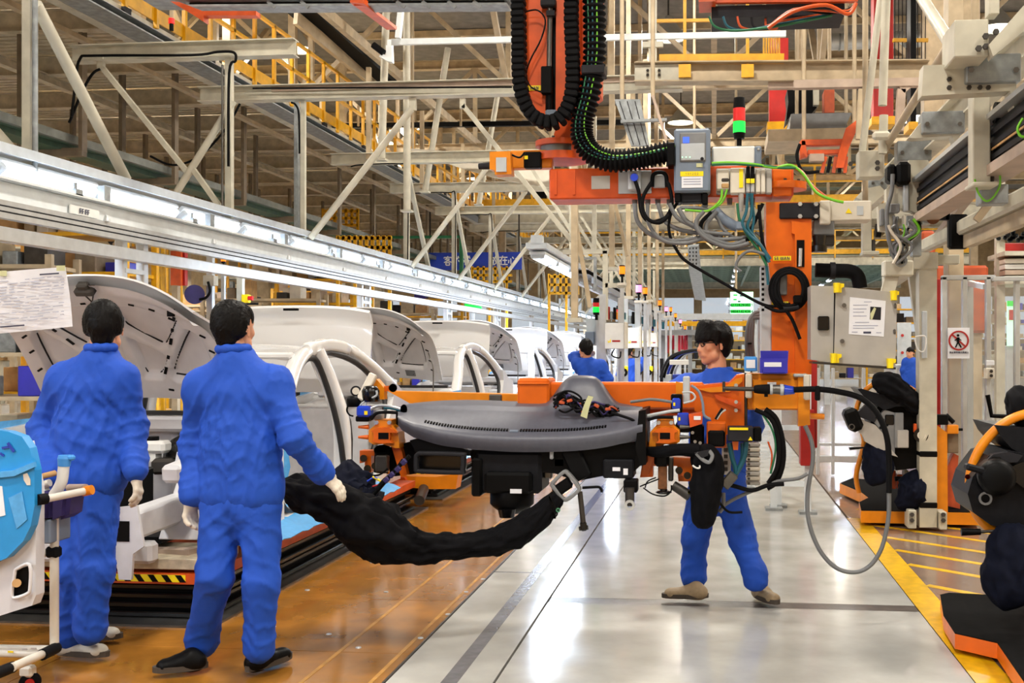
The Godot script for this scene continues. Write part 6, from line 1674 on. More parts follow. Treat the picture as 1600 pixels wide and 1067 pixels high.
# ---------- people: smooth-joined tapered bones, meshed as surface nets ----------
# bone: [a, b, radius a, radius b] or with [.., flat direction, flat factor]
func nets(mb: MB, bones: Array, cell: float, k := 0.04, wrinkle := 0.0, wfreq := 5.0, wseed := 1, wstretch := Vector3.ONE, creases := []) -> MB:
	var lo := Vector3.ONE * 1e9
	var hi := -lo
	for b in bones:
		var r: float = maxf(b[2], b[3]) + k * 0.3 + cell * 2.5
		lo = lo.min(Vector3(b[0]) - Vector3.ONE * r).min(Vector3(b[1]) - Vector3.ONE * r)
		hi = hi.max(Vector3(b[0]) + Vector3.ONE * r).max(Vector3(b[1]) + Vector3.ONE * r)
	var nx := int((hi.x - lo.x) / cell) + 2
	var ny := int((hi.y - lo.y) / cell) + 2
	var nz := int((hi.z - lo.z) / cell) + 2
	var f := PackedFloat32Array()
	f.resize(nx * ny * nz)
	f.fill(1.0)
	var near := PackedByteArray()
	near.resize(nx * ny * nz)
	for b in bones:
		var a: Vector3 = b[0]
		var ba: Vector3 = Vector3(b[1]) - a
		var ra: float = b[2]
		var rb: float = b[3]
		var fd := Vector3.ZERO
		var ff := 1.0
		if b.size() > 4:
			fd = Vector3(b[4]).normalized(); ff = 1.0 / float(b[5]) - 1.0
			ba += fd * (ba.dot(fd) * ff)
		var sc: float = 1.0 if b.size() < 5 else minf(1.0, b[5])
		var bb := maxf(ba.dot(ba), 1e-8)
		var r := maxf(ra, rb) + k + cell * 2.0
		var p0 := (Vector3(b[0]).min(b[1]) - Vector3.ONE * r - lo) / cell
		var p1 := (Vector3(b[0]).max(b[1]) + Vector3.ONE * r - lo) / cell
		for z in range(maxi(int(p0.z), 0), mini(int(p1.z) + 1, nz)):
			for y in range(maxi(int(p0.y), 0), mini(int(p1.y) + 1, ny)):
				var row := (z * ny + y) * nx
				for x in range(maxi(int(p0.x), 0), mini(int(p1.x) + 1, nx)):
					var pa := lo + Vector3(x, y, z) * cell - a
					if ff != 0.0: pa += fd * (pa.dot(fd) * ff)
					var h := clampf(pa.dot(ba) / bb, 0.0, 1.0)
					var d := ((pa - ba * h).length() - lerpf(ra, rb, h)) * sc
					var o := f[row + x]
					var t := k - absf(o - d)
					d = minf(o, d)
					if t > 0.0: d -= t * t / k * 0.25
					f[row + x] = d
					if absf(d) < cell * 1.8: near[row + x] = 1
	var idx := {}
	var vv := PackedVector3Array()
	var offs := [0, 1, nx, nx + 1, nx * ny, nx * ny + 1, nx * ny + nx, nx * ny + nx + 1]
	var cor := [Vector3(0, 0, 0), Vector3(1, 0, 0), Vector3(0, 1, 0), Vector3(1, 1, 0), Vector3(0, 0, 1), Vector3(1, 0, 1), Vector3(0, 1, 1), Vector3(1, 1, 1)]
	var edges := [[0, 1], [2, 3], [4, 5], [6, 7], [0, 2], [1, 3], [4, 6], [5, 7], [0, 4], [1, 5], [2, 6], [3, 7]]
	for z in nz - 1:
		for y in ny - 1:
			var row := (z * ny + y) * nx
			for x in nx - 1:
				var i := row + x
				if near[i] == 0: continue
				var m := 0
				for c in 8:
					if f[i + offs[c]] < 0.0: m |= 1 << c
				if m == 0 or m == 255: continue
				var s := Vector3.ZERO
				var n := 0
				for e in edges:
					var e0: int = e[0]
					var e1: int = e[1]
					if ((m >> e0) & 1) == ((m >> e1) & 1): continue
					var f0 := f[i + offs[e0]]
					var f1 := f[i + offs[e1]]
					s += Vector3(cor[e0]).lerp(cor[e1], f0 / (f0 - f1))
					n += 1
				idx[i] = vv.size()
				vv.append(lo + (Vector3(x, y, z) + s / n) * cell)
	var tris := PackedInt32Array()
	var st := [1, nx, nx * ny]
	for i in idx:
		for ax in 3:
			var i2: int = i + st[ax]
			if i2 >= f.size(): continue
			var s0 := f[i] < 0.0
			if s0 == (f[i2] < 0.0): continue
			var o1: int = st[(ax + 1) % 3]
			var o2: int = st[(ax + 2) % 3]
			if not (idx.has(i - o1) and idx.has(i - o2) and idx.has(i - o1 - o2)): continue
			var a: int = idx[i]
			var b: int = idx[i - o1]
			var c: int = idx[i - o1 - o2]
			var d: int = idx[i - o2]
			if s0: tris.append_array([a, c, b, a, d, c])
			else: tris.append_array([a, b, c, a, c, d])
	var nn := PackedVector3Array()
	for pass_ in 2:
		nn.resize(vv.size())
		nn.fill(Vector3.ZERO)
		for t in range(0, tris.size(), 3):
			var g := (vv[tris[t + 2]] - vv[tris[t]]).cross(vv[tris[t + 1]] - vv[tris[t]])
			nn[tris[t]] += g; nn[tris[t + 1]] += g; nn[tris[t + 2]] += g
		for i in nn.size(): nn[i] = nn[i].normalized()
		if pass_ == 0:
			if wrinkle <= 0.0: break
			var w := FastNoiseLite.new()
			w.seed = wseed; w.frequency = wfreq; w.fractal_octaves = 1; w.fractal_type = FastNoiseLite.FRACTAL_RIDGED
			w.domain_warp_enabled = true; w.domain_warp_amplitude = 0.08; w.domain_warp_frequency = 4.0
			for i in vv.size():
				var p := vv[i]
				var no := w.get_noise_3dv(p * wstretch)
				var d := no * wrinkle
				for c in creases:   # [middle, direction across the folds, height, reach, spacing]
					var o: Vector3 = p - c[0]
					var g: float = o.length_squared() / (c[3] * c[3])
					if g > 4.0: continue
					var sn := 0.5 + 0.5 * sin(TAU * (o.dot(c[1]) / c[4] + no * 0.55))
					d += c[2] * exp(-g) * (sn * sn * sn - 0.3)
				vv[i] = p + nn[i] * d
	var k0 := mb.v.size()
	mb.v.append_array(vv)
	mb.n.append_array(nn)
	for i in vv.size(): mb.uv.append(Vector2.ZERO)
	for i in tris: mb.ix.append(k0 + i)
	return mb

func hand_bones(w: Vector3, dir: Vector3, nrm: Vector3, thumb: float, curl: float, s := 1.0) -> Array:   # w wrist, dir along the hand, nrm out of the palm
	dir = dir.normalized()
	var sd := nrm.cross(dir).normalized() * thumb
	nrm = dir.cross(sd).normalized() * thumb * 1.0
	if nrm.dot(sd.cross(dir)) == 0.0: pass
	var b := []
	b.append([w, w + dir * 0.035 * s, 0.028 * s, 0.032 * s, nrm, 0.75])
	for i in 4: b.append([w + dir * 0.02 * s + sd * (0.012 - 0.008 * i) * s, w + dir * (0.095 - 0.004 * absf(i - 1.0)) * s + sd * (0.032 - 0.021 * i) * s, 0.018 * s, 0.012 * s])
	var lens := [0.072, 0.08, 0.074, 0.058]
	for i in 4:
		var p := w + dir * (0.095 - 0.004 * absf(i - 1.0)) * s + sd * (0.032 - 0.021 * i) * s
		var an := curl * 0.5
		var l: float = lens[i] * s
		for k in 3:
			var d: Vector3 = dir * cos(an) + nrm * sin(an) + sd * (0.05 - 0.04 * i)
			var p2: Vector3 = p + d * l * [0.45, 0.32, 0.23][k]
			b.append([p, p2, (0.0105 - 0.001 * k) * s, (0.0098 - 0.001 * k) * s])
			p = p2
			an += curl * 0.55
	var tp := w + dir * 0.03 * s + sd * 0.026 * s
	var t1 := tp + (dir * 0.55 + sd * 0.75 + nrm * 0.25).normalized() * 0.045 * s
	var t2 := t1 + (dir * 0.8 + sd * 0.35 + nrm * (0.3 + curl * 0.3)).normalized() * 0.034 * s
	b.append([tp, t1, 0.016 * s, 0.012 * s])
	b.append([t1, t2, 0.012 * s, 0.0095 * s])
	return b

func shoe(t: Node3D, heel: Vector3, dir: Vector3, m: String, L := 0.25) -> void:
	dir = dir.normalized()
	var y := Vector3.UP
	var b := [[heel + y * 0.056, heel + dir * 0.08 + y * 0.058, 0.038, 0.04], [heel + dir * 0.06 + y * 0.058, heel + dir * (L - 0.06) + y * 0.05, 0.041, 0.045, y, 0.75], [heel + dir * 0.02 + y * 0.06, heel + dir * 0.03 + y * 0.085, 0.042, 0.04]]
	var sh := part(t, "shoe", nets(MB.new(), b, 0.008, 0.03), m)
	var x := dir.cross(y)
	var o := PackedVector2Array()
	for i in 20:
		var an := TAU * i / 20
		var c := cos(an)
		o.append(Vector2((L / 2 - 0.01) + c * (L / 2 + 0.022) - 0.012, sin(an) * (0.05 + 0.006 * c)))
	part(sh, "sole", MB.new().prism(o, Transform3D(Basis(dir, x, -y if dir.cross(x).dot(y) < 0 else y), heel + y * 0.026), 0.026), "sole")

func head(t: Node3D, c: Vector3, fwd: Vector3, up: Vector3, style: int, body: MB, neck_to: Vector3) -> void:   # c: middle of the head
	var r := fwd.cross(up).normalized()
	up = r.cross(fwd).normalized()
	var L := func(x: float, y: float, z: float) -> Vector3: return c + r * x + up * y + fwd * z
	var b := [
		[L.call(0, 0.03, -0.02), L.call(0, 0.03, 0.012), 0.083, 0.08, r, 0.92],
		[L.call(0, -0.01, 0.02), L.call(0, -0.05, 0.03), 0.07, 0.06, r, 0.92],
		[L.call(-0.034, -0.07, 0.025), L.call(0, -0.096, 0.058), 0.037, 0.024], [L.call(0.034, -0.07, 0.025), L.call(0, -0.096, 0.058), 0.037, 0.024],
		[L.call(0, 0.0, 0.086), L.call(0, -0.032, 0.1), 0.008, 0.013], [L.call(-0.01, -0.036, 0.09), L.call(0.01, -0.036, 0.09), 0.011, 0.011],
		[L.call(-0.018, -0.062, 0.08), L.call(0.018, -0.062, 0.08), 0.014, 0.014],
		[L.call(-0.035, 0.03, 0.076), L.call(0.035, 0.03, 0.076), 0.014, 0.014],
		[L.call(-0.04, -0.02, 0.06), L.call(-0.03, -0.03, 0.065), 0.024, 0.02], [L.call(0.04, -0.02, 0.06), L.call(0.03, -0.03, 0.065), 0.024, 0.02],
	]
	nets(body, b, 0.0045, 0.018)
	nets(body, [[L.call(0, -0.05, -0.015), neck_to, 0.052, 0.06]], 0.008, 0.02)
	for s in [-1.0, 1.0]:
		nets(body, [[L.call(s * 0.078, 0.006, -0.012), L.call(s * 0.082, -0.03, -0.004), 0.017, 0.01, r, 0.45], [L.call(s * 0.083, 0.012, -0.022), L.call(s * 0.086, -0.012, -0.028), 0.007, 0.006]], 0.0035, 0.008)
	# hair
	var hb := [
		[L.call(0, 0.048, -0.03), L.call(0, 0.052, 0.022), 0.09, 0.078, r, 0.93],
		[L.call(0, 0.0, -0.06), L.call(0, -0.045, -0.055), 0.066, 0.05],
		[L.call(-0.055, 0.03, -0.03), L.call(-0.058, -0.01, -0.035), 0.036, 0.03], [L.call(0.055, 0.03, -0.03), L.call(0.058, -0.01, -0.035), 0.036, 0.03],
	]
	if style == 1:   # longer fringe swept over the brow
		for i in 9:
			var a := -0.9 + i * 0.22
			hb.append([L.call(sin(a) * 0.045, 0.1, 0.02 + cos(a) * 0.03), L.call(sin(a) * 0.076, 0.034 + 0.008 * sin(i * 2.3), cos(a) * 0.098), 0.034, 0.012])
		for s in [-1.0, 1.0]:
			hb.append([L.call(s * 0.07, 0.07, 0.02), L.call(s * 0.084, -0.005, 0.03), 0.026, 0.007])
			hb.append([L.call(s * 0.062, 0.04, -0.04), L.call(s * 0.052, -0.06, -0.05), 0.042, 0.02])
	part(t, "hair", nets(MB.new(), hb, 0.005, 0.024, 0.0035, 26.0, 4, Vector3(1, 0.12, 1)), "hair")
	if style == 1:
		for s in [-1.0, 1.0]:
			part(t, "eye", MB.new().ball(L.call(s * 0.032, 0.006, 0.078), Vector3.ONE * 0.0125, 12), "white")
			part(t, "iris", MB.new().ball(L.call(s * 0.032, 0.005, 0.0865), Vector3.ONE * 0.0055, 10), "black")
			part(t, "eyebrow", MB.new().tube(smooth(PackedVector3Array([L.call(s * 0.016, 0.026, 0.092), L.call(s * 0.034, 0.031, 0.088), L.call(s * 0.05, 0.025, 0.076)]), 4), 0.0035, 5), "hair")
			part(t, "eyelid", MB.new().tube(smooth(PackedVector3Array([L.call(s * 0.02, 0.008, 0.088), L.call(s * 0.033, 0.013, 0.0905), L.call(s * 0.046, 0.007, 0.084)]), 4), 0.003, 5), "skin")
		part(t, "lips", MB.new().tube(smooth(PackedVector3Array([L.call(-0.022, -0.063, 0.083), L.call(0, -0.06, 0.092), L.call(0.022, -0.063, 0.083)]), 4), 0.005, 6), "lip")
		part(t, "lips", MB.new().tube(smooth(PackedVector3Array([L.call(-0.018, -0.068, 0.083), L.call(0, -0.069, 0.0905), L.call(0.018, -0.068, 0.083)]), 4), 0.005, 6), "lip")
		var g := part(t, "glasses", MB.new().tube(PackedVector3Array([L.call(-0.012, 0.008, 0.104), L.call(0.012, 0.008, 0.104)]), 0.002, 6), "blackgloss", "thin dark framed glasses")
		for s in [-1.0, 1.0]:
			var ring := PackedVector3Array()
			for i in 16:
				var an := TAU * i / 16
				ring.append(L.call(s * (0.036 + cos(an) * 0.025), 0.004 + sin(an) * 0.016, 0.1 - 0.012 * absf(cos(an) * 0.5 + s * 0.0)))
			part(g, "rim", MB.new().tube(ring, 0.0028, 5, true), "blackgloss")
			part(g, "temple", MB.new().tube(PackedVector3Array([L.call(s * 0.061, 0.01, 0.094), L.call(s * 0.082, 0.008, 0.03), L.call(s * 0.086, 0.004, -0.015)]), 0.0035, 5), "blackgloss")

# J: joints; each limb [shoulder, elbow, wrist], [hip, knee, ankle]
func person(label: String, J: Dictionary, fwd: Vector3, opt := {}) -> Node3D:
	var t := thing("person", label, "person", Vector3(J.hip.x, 0, J.hip.z))
	var cell: float = opt.get("cell", 0.012)
	var sd: int = opt.get("seed", 1)
	var bm := MB.new()
	# the body itself, one continuous figure
	var bb := [[J.hip, J.chest, 0.1, 0.1, fwd, 0.6], [J.chest, J.neck, 0.07, 0.05]]
	for s in ["l", "r"]:
		var a: Array = J["arm_" + s]
		var g: Array = J["leg_" + s]
		bb.append_array([[J.chest + (a[0] - J.chest) * 0.5, a[0], 0.05, 0.035], [a[0], a[1], 0.036, 0.034], [a[1], a[2], 0.038, 0.028], [J.hip, g[0], 0.08, 0.08], [g[0], g[1], 0.07, 0.05], [g[1], g[2], 0.05, 0.035]])
	nets(bm, bb, 0.022, 0.04)
	head(t, J.head, opt.get("face", fwd), opt.get("head_up", Vector3.UP), opt.get("style", 0), bm, J.neck)
	part(t, "body", bm, "skin")
	# jacket
	var w: float = opt.get("width", 0.165)
	var up: Vector3 = (J.chest - J.hip).normalized()
	var hem: Vector3 = J.hip - up * 0.02
	var side: Vector3 = (J.arm_r[0] - J.arm_l[0]).normalized()
	var jb := [
		[hem + up * 0.03, J.hip + (J.chest - J.hip) * 0.5, w * 0.96, w * 1.02, fwd, 0.68],
		[J.hip + (J.chest - J.hip) * 0.4, J.chest + up * 0.06, w, w * 0.94, fwd, 0.66],
		[J.arm_l[0] - up * 0.05 + side * 0.02, J.arm_r[0] - up * 0.05 - side * 0.02, 0.075, 0.075, fwd, 0.95],
		[J.neck - up * 0.04, J.arm_l[0] - up * 0.01, 0.07, 0.058], [J.neck - up * 0.04, J.arm_r[0] - up * 0.01, 0.07, 0.058],
		[J.chest + up * 0.1, J.neck - up * 0.02, 0.1, 0.066],
		[hem - side * (w - 0.1), hem + side * (w - 0.1), 0.098, 0.098],
		[hem + up * 0.035 - side * (w - 0.1), hem + up * 0.035 + side * (w - 0.1), 0.103, 0.103],
	]
	for s in ["l", "r"]:
		var a: Array = J["arm_" + s]
		var cuff: Vector3 = a[2] + (a[1] - a[2]).normalized() * 0.0
		jb.append_array([[a[0], a[1], 0.066, 0.058], [a[1], cuff, 0.057, 0.044], [cuff + (a[1] - cuff).normalized() * 0.05, cuff, 0.046, 0.044]])
	var jc := []
	var tc := []
	for s in [["l", -1.0], ["r", 1.0]]:
		var a: Array = J["arm_" + s[0]]
		var g: Array = J["leg_" + s[0]]
		jc.append([a[1], ((a[1] - a[0]).normalized() + (a[2] - a[1]).normalized()).normalized(), 0.009, 0.13, 0.06])
		jc.append([a[2] + (a[1] - a[2]) * 0.25, (a[2] - a[1]).normalized(), 0.006, 0.09, 0.05])
		jc.append([a[0] - up * 0.1 - side * s[1] * 0.07, (side * s[1] * 0.75 + up * 0.6).normalized(), 0.012, 0.15, 0.07])
		jc.append([J.chest - up * 0.12 + side * s[1] * 0.06, (side * s[1] * 0.9 - up * 0.35).normalized(), 0.009, 0.2, 0.085])
		tc.append([g[1], (Vector3.UP + side * s[1] * 0.5).normalized(), 0.007, 0.16, 0.08])
		tc.append([g[2] + Vector3(0, 0.06, 0), (Vector3.UP + side * s[1] * 0.3).normalized(), 0.008, 0.12, 0.07])
		tc.append([g[0] - Vector3(0, 0.03, 0), (Vector3.UP * 0.7 + side * s[1] * 0.7).normalized(), 0.008, 0.18, 0.09])
		tc.append([(g[0] + g[1]) * 0.5, (side * 0.9 + Vector3.UP * 0.3).normalized(), 0.006, 0.2, 0.1])
	jc.append([hem + up * 0.06, (side + up * 0.1).normalized(), 0.007, 0.24, 0.06])
	jc.append([hem + up * 0.17, (up + side * 0.25).normalized(), 0.01, 0.17, 0.075])
	part(t, "jacket", nets(MB.new(), jb, cell, 0.05, opt.get("wrinkle", 0.006), 2.6, sd, Vector3(1.5, 0.6, 1.5), jc), "coverall", "blue work jacket")
	var col := []
	for i in 9:
		var an := TAU * i / 8.0
		var an2 := TAU * (i + 1) / 8.0
		var cu: Vector3 = J.neck + up * 0.012
		if i == 8: break
		var f0: Vector3 = cu + side * sin(an) * 0.064 + fwd * cos(an) * 0.06 - fwd * 0.012 + up * (0.012 - 0.02 * maxf(cos(an), 0.0))
		var f1: Vector3 = cu + side * sin(an2) * 0.064 + fwd * cos(an2) * 0.06 - fwd * 0.012 + up * (0.012 - 0.02 * maxf(cos(an2), 0.0))
		col.append([f0, f1, 0.02, 0.02])
	part(t, "collar", nets(MB.new(), col, cell * 0.66, 0.012), "coverall")
	# trousers
	var tb := [[J.hip + up * 0.02, J.hip - Vector3.UP * 0.05, w * 0.88, w * 0.9, fwd, 0.72]]
	for s in ["l", "r"]:
		var g: Array = J["leg_" + s]
		tb.append_array([[g[0], g[1], 0.1, 0.078], [g[1], g[2] + Vector3(0, 0.02, 0), 0.078, 0.066], [g[2] + Vector3(0, 0.06, 0), g[2] + Vector3(0, 0.0, 0), 0.067, 0.07]])
	part(t, "trousers", nets(MB.new(), tb, cell, 0.035, opt.get("wrinkle", 0.006), 2.6, sd + 9, Vector3(1.6, 0.6, 1.6), tc), "coverall", "blue work trousers")
	return t

func people() -> void:
	mat("lip", c8(176, 100, 88), 0.5, 0.0, 0.0)
	var Z := 4.97
	# worker at the car, back turned
	var f1 := Vector3(-0.2, 0, -0.98).normalized()
	var J := {"head": q(163, 512, Z + 0.02), "neck": q(158, 551, Z), "chest": q(148, 635, Z), "hip": q(138, 742, Z),
		"arm_l": [q(100, 590, Z), q(66, 672, Z + 0.04), q(76, 742, Z - 0.14)], "arm_r": [q(190, 588, Z), q(209, 665, Z + 0.05), q(212, 735, Z - 0.05)],
		"leg_l": [q(118, 768, Z + 0.02), q(118, 890, Z - 0.02), q(112, 992, Z + 0.06)], "leg_r": [q(152, 768, Z - 0.01), q(150, 890, Z - 0.04), q(140, 985, Z - 0.02)]}
	var p := person("worker in blue coverall and white gloves with back turned, beside the blue door rack", J, f1, {"seed": 3, "cell": 0.01, "width": 0.168, "style": 0, "face": Vector3(-0.35, 0, -0.94).normalized()})
	part(p, "glove", nets(MB.new(), hand_bones(q(211, 738, Z - 0.05), Vector3(0.25, -1, 0.1), Vector3(-0.9, -0.2, 0.2), -1.0, 0.75, 1.0), 0.0045, 0.012), "glove", "white knitted glove")
	shoe(p, fl(92, 1030) + Vector3(0, 0, -0.02), Vector3(0.98, 0, 0.12), "shoe_white", 0.27)
	shoe(p, fl(108, 1008), Vector3(0.95, 0, -0.3), "shoe_white", 0.26)
	# worker holding the cloth sleeve
	Z = 4.86
	var f2 := Vector3(0.12, 0, -0.99).normalized()
	J = {"head": q(366, 514, Z + 0.02), "neck": q(368, 553, Z), "chest": q(374, 645, Z), "hip": q(378, 765, Z),
		"arm_l": [q(312, 600, Z), q(303, 695, Z + 0.06), q(300, 772, Z - 0.02)], "arm_r": [q(432, 596, Z), q(462, 685, Z - 0.06), q(503, 738, Z + 0.1)],
		"leg_l": [q(348, 792, Z), q(336, 900, Z - 0.06), q(316, 1004, Z + 0.1)], "leg_r": [q(404, 792, Z), q(408, 910, Z - 0.04), q(404, 1012, Z)]}
	p = person("worker in blue coverall seen from behind, white glove holding the black cloth sleeve", J, f2, {"seed": 8, "cell": 0.01, "width": 0.178, "style": 0, "face": Vector3(0.2, 0, -0.97).normalized()})
	part(p, "glove", nets(MB.new(), hand_bones(q(299, 776, Z - 0.02), Vector3(-0.05, -1, 0.05), Vector3(0.9, 0, 0.3), 1.0, 0.9, 1.0), 0.0045, 0.012), "glove", "white knitted glove")
	part(p, "glove", nets(MB.new(), hand_bones(q(505, 741, Z + 0.1), Vector3(0.55, -0.62, -0.35), Vector3(-0.5, -0.7, -0.3), -1.0, 0.5, 1.0), 0.0045, 0.012), "glove", "white knitted glove")
	shoe(p, fl(310, 1052) + Vector3(0.0, 0.0, 0), Vector3(-0.8, 0, 0.4), "black", 0.2)
	shoe(p, fl(395, 1055), Vector3(0.35, 0, -0.9), "black", 0.25)
	# worker behind the gripper
	Z = 6.58
	var f3 := Vector3(-0.62, 0, 0.78).normalized()
	J = {"head": q(1115, 537, Z + 0.02), "neck": q(1121, 585, Z + 0.02), "chest": q(1116, 645, Z + 0.02), "hip": q(1120, 752, Z + 0.03),
		"arm_l": [q(1158, 602, Z - 0.03), q(1176, 665, Z - 0.05), q(1165, 720, Z - 0.02)], "arm_r": [q(1072, 602, Z + 0.1), q(1030, 620, Z - 0.0), q(985, 632, Z - 0.06)],
		"leg_l": [q(1140, 770, Z), q(1160, 845, Z - 0.06), q(1180, 907, Z - 0.1)], "leg_r": [q(1100, 770, Z + 0.04), q(1086, 840, Z + 0.02), q(1084, 902, Z + 0.06)]}
	p = person("worker with glasses and black hair in blue coverall behind the orange gripper", J, f3, {"seed": 21, "width": 0.165, "style": 1, "face": Vector3(-0.86, -0.06, 0.5).normalized()})
	shoe(p, fl(1096, 940), Vector3(-0.98, 0, 0.1), "shoe_tan", 0.24)
	shoe(p, fl(1184, 938), Vector3(0.45, 0, 0.9), "shoe_tan", 0.24)
	# workers farther down the line
	Z = 14.0
	J = {"head": q(915, 546, Z), "neck": q(917, 564, Z), "chest": q(922, 585, Z), "hip": q(926, 625, Z),
		"arm_l": [q(902, 568, Z), q(896, 558, Z + 0.1), q(911, 553, Z + 0.12)], "arm_r": [q(940, 570, Z), q(951, 592, Z), q(950, 615, Z)],
		"leg_l": [q(920, 640, Z), q(918, 680, Z), q(917, 720, Z)], "leg_r": [q(934, 640, Z), q(936, 680, Z), q(937, 720, Z)]}
	p = person("far worker in blue with raised arm and bent head between the cars and white cabinets", J, Vector3(-0.5, 0, -0.86), {"seed": 31, "cell": 0.02, "face": Vector3(-0.5, -0.3, -0.8).normalized()})
	part(p, "glove", nets(MB.new(), hand_bones(q(911, 553, Z + 0.12), Vector3(0.9, 0.1, 0), Vector3(0, -0.5, 0.8), 1.0, 0.4), 0.008, 0.012), "glove")
	for s in [-0.07, 0.1]: shoe(p, Vector3(J.hip.x + s, 0, -Z), Vector3(-0.3, 0, -1), "black")
	Z = 19.0
	J = {"head": q(980, 552, Z), "neck": q(981, 564, Z), "chest": q(983, 580, Z), "hip": q(985, 610, Z),
		"arm_l": [q(972, 567, Z), q(968, 585, Z), q(975, 598, Z + 0.1)], "arm_r": [q(993, 567, Z), q(1000, 575, Z + 0.2), q(1004, 562, Z + 0.3)],
		"leg_l": [q(982, 620, Z), q(981, 650, Z), q(980, 678, Z)], "leg_r": [q(990, 620, Z), q(991, 650, Z), q(992, 678, Z)]}
	p = person("farthest worker in blue half hidden behind the white cabinets", J, Vector3(0.6, 0, -0.8), {"seed": 41, "cell": 0.024})
	for s in [-0.05, 0.08]: shoe(p, Vector3(J.hip.x + s, 0, -Z), Vector3(-0.3, 0, -1), "black")
	Z = 24.0
	J = {"head": q(1422, 552, Z), "neck": q(1422, 562, Z), "chest": q(1421, 573, Z), "hip": q(1421, 596, Z),
		"arm_l": [q(1415, 564, Z), q(1411, 578, Z), q(1414, 590, Z + 0.1)], "arm_r": [q(1428, 564, Z), q(1431, 578, Z), q(1430, 590, Z)],
		"leg_l": [q(1419, 604, Z), q(1419, 626, Z), q(1418, 646, Z)], "leg_r": [q(1424, 604, Z), q(1425, 626, Z), q(1426, 646, Z)]}
	p = person("small distant worker in blue seen beyond the dashboard cradle", J, Vector3(-0.4, 0, 0.9), {"seed": 51, "cell": 0.026})
	for s in [-0.05, 0.06]: shoe(p, Vector3(J.hip.x + s, 0, -Z), Vector3(-0.3, 0, 1), "black")

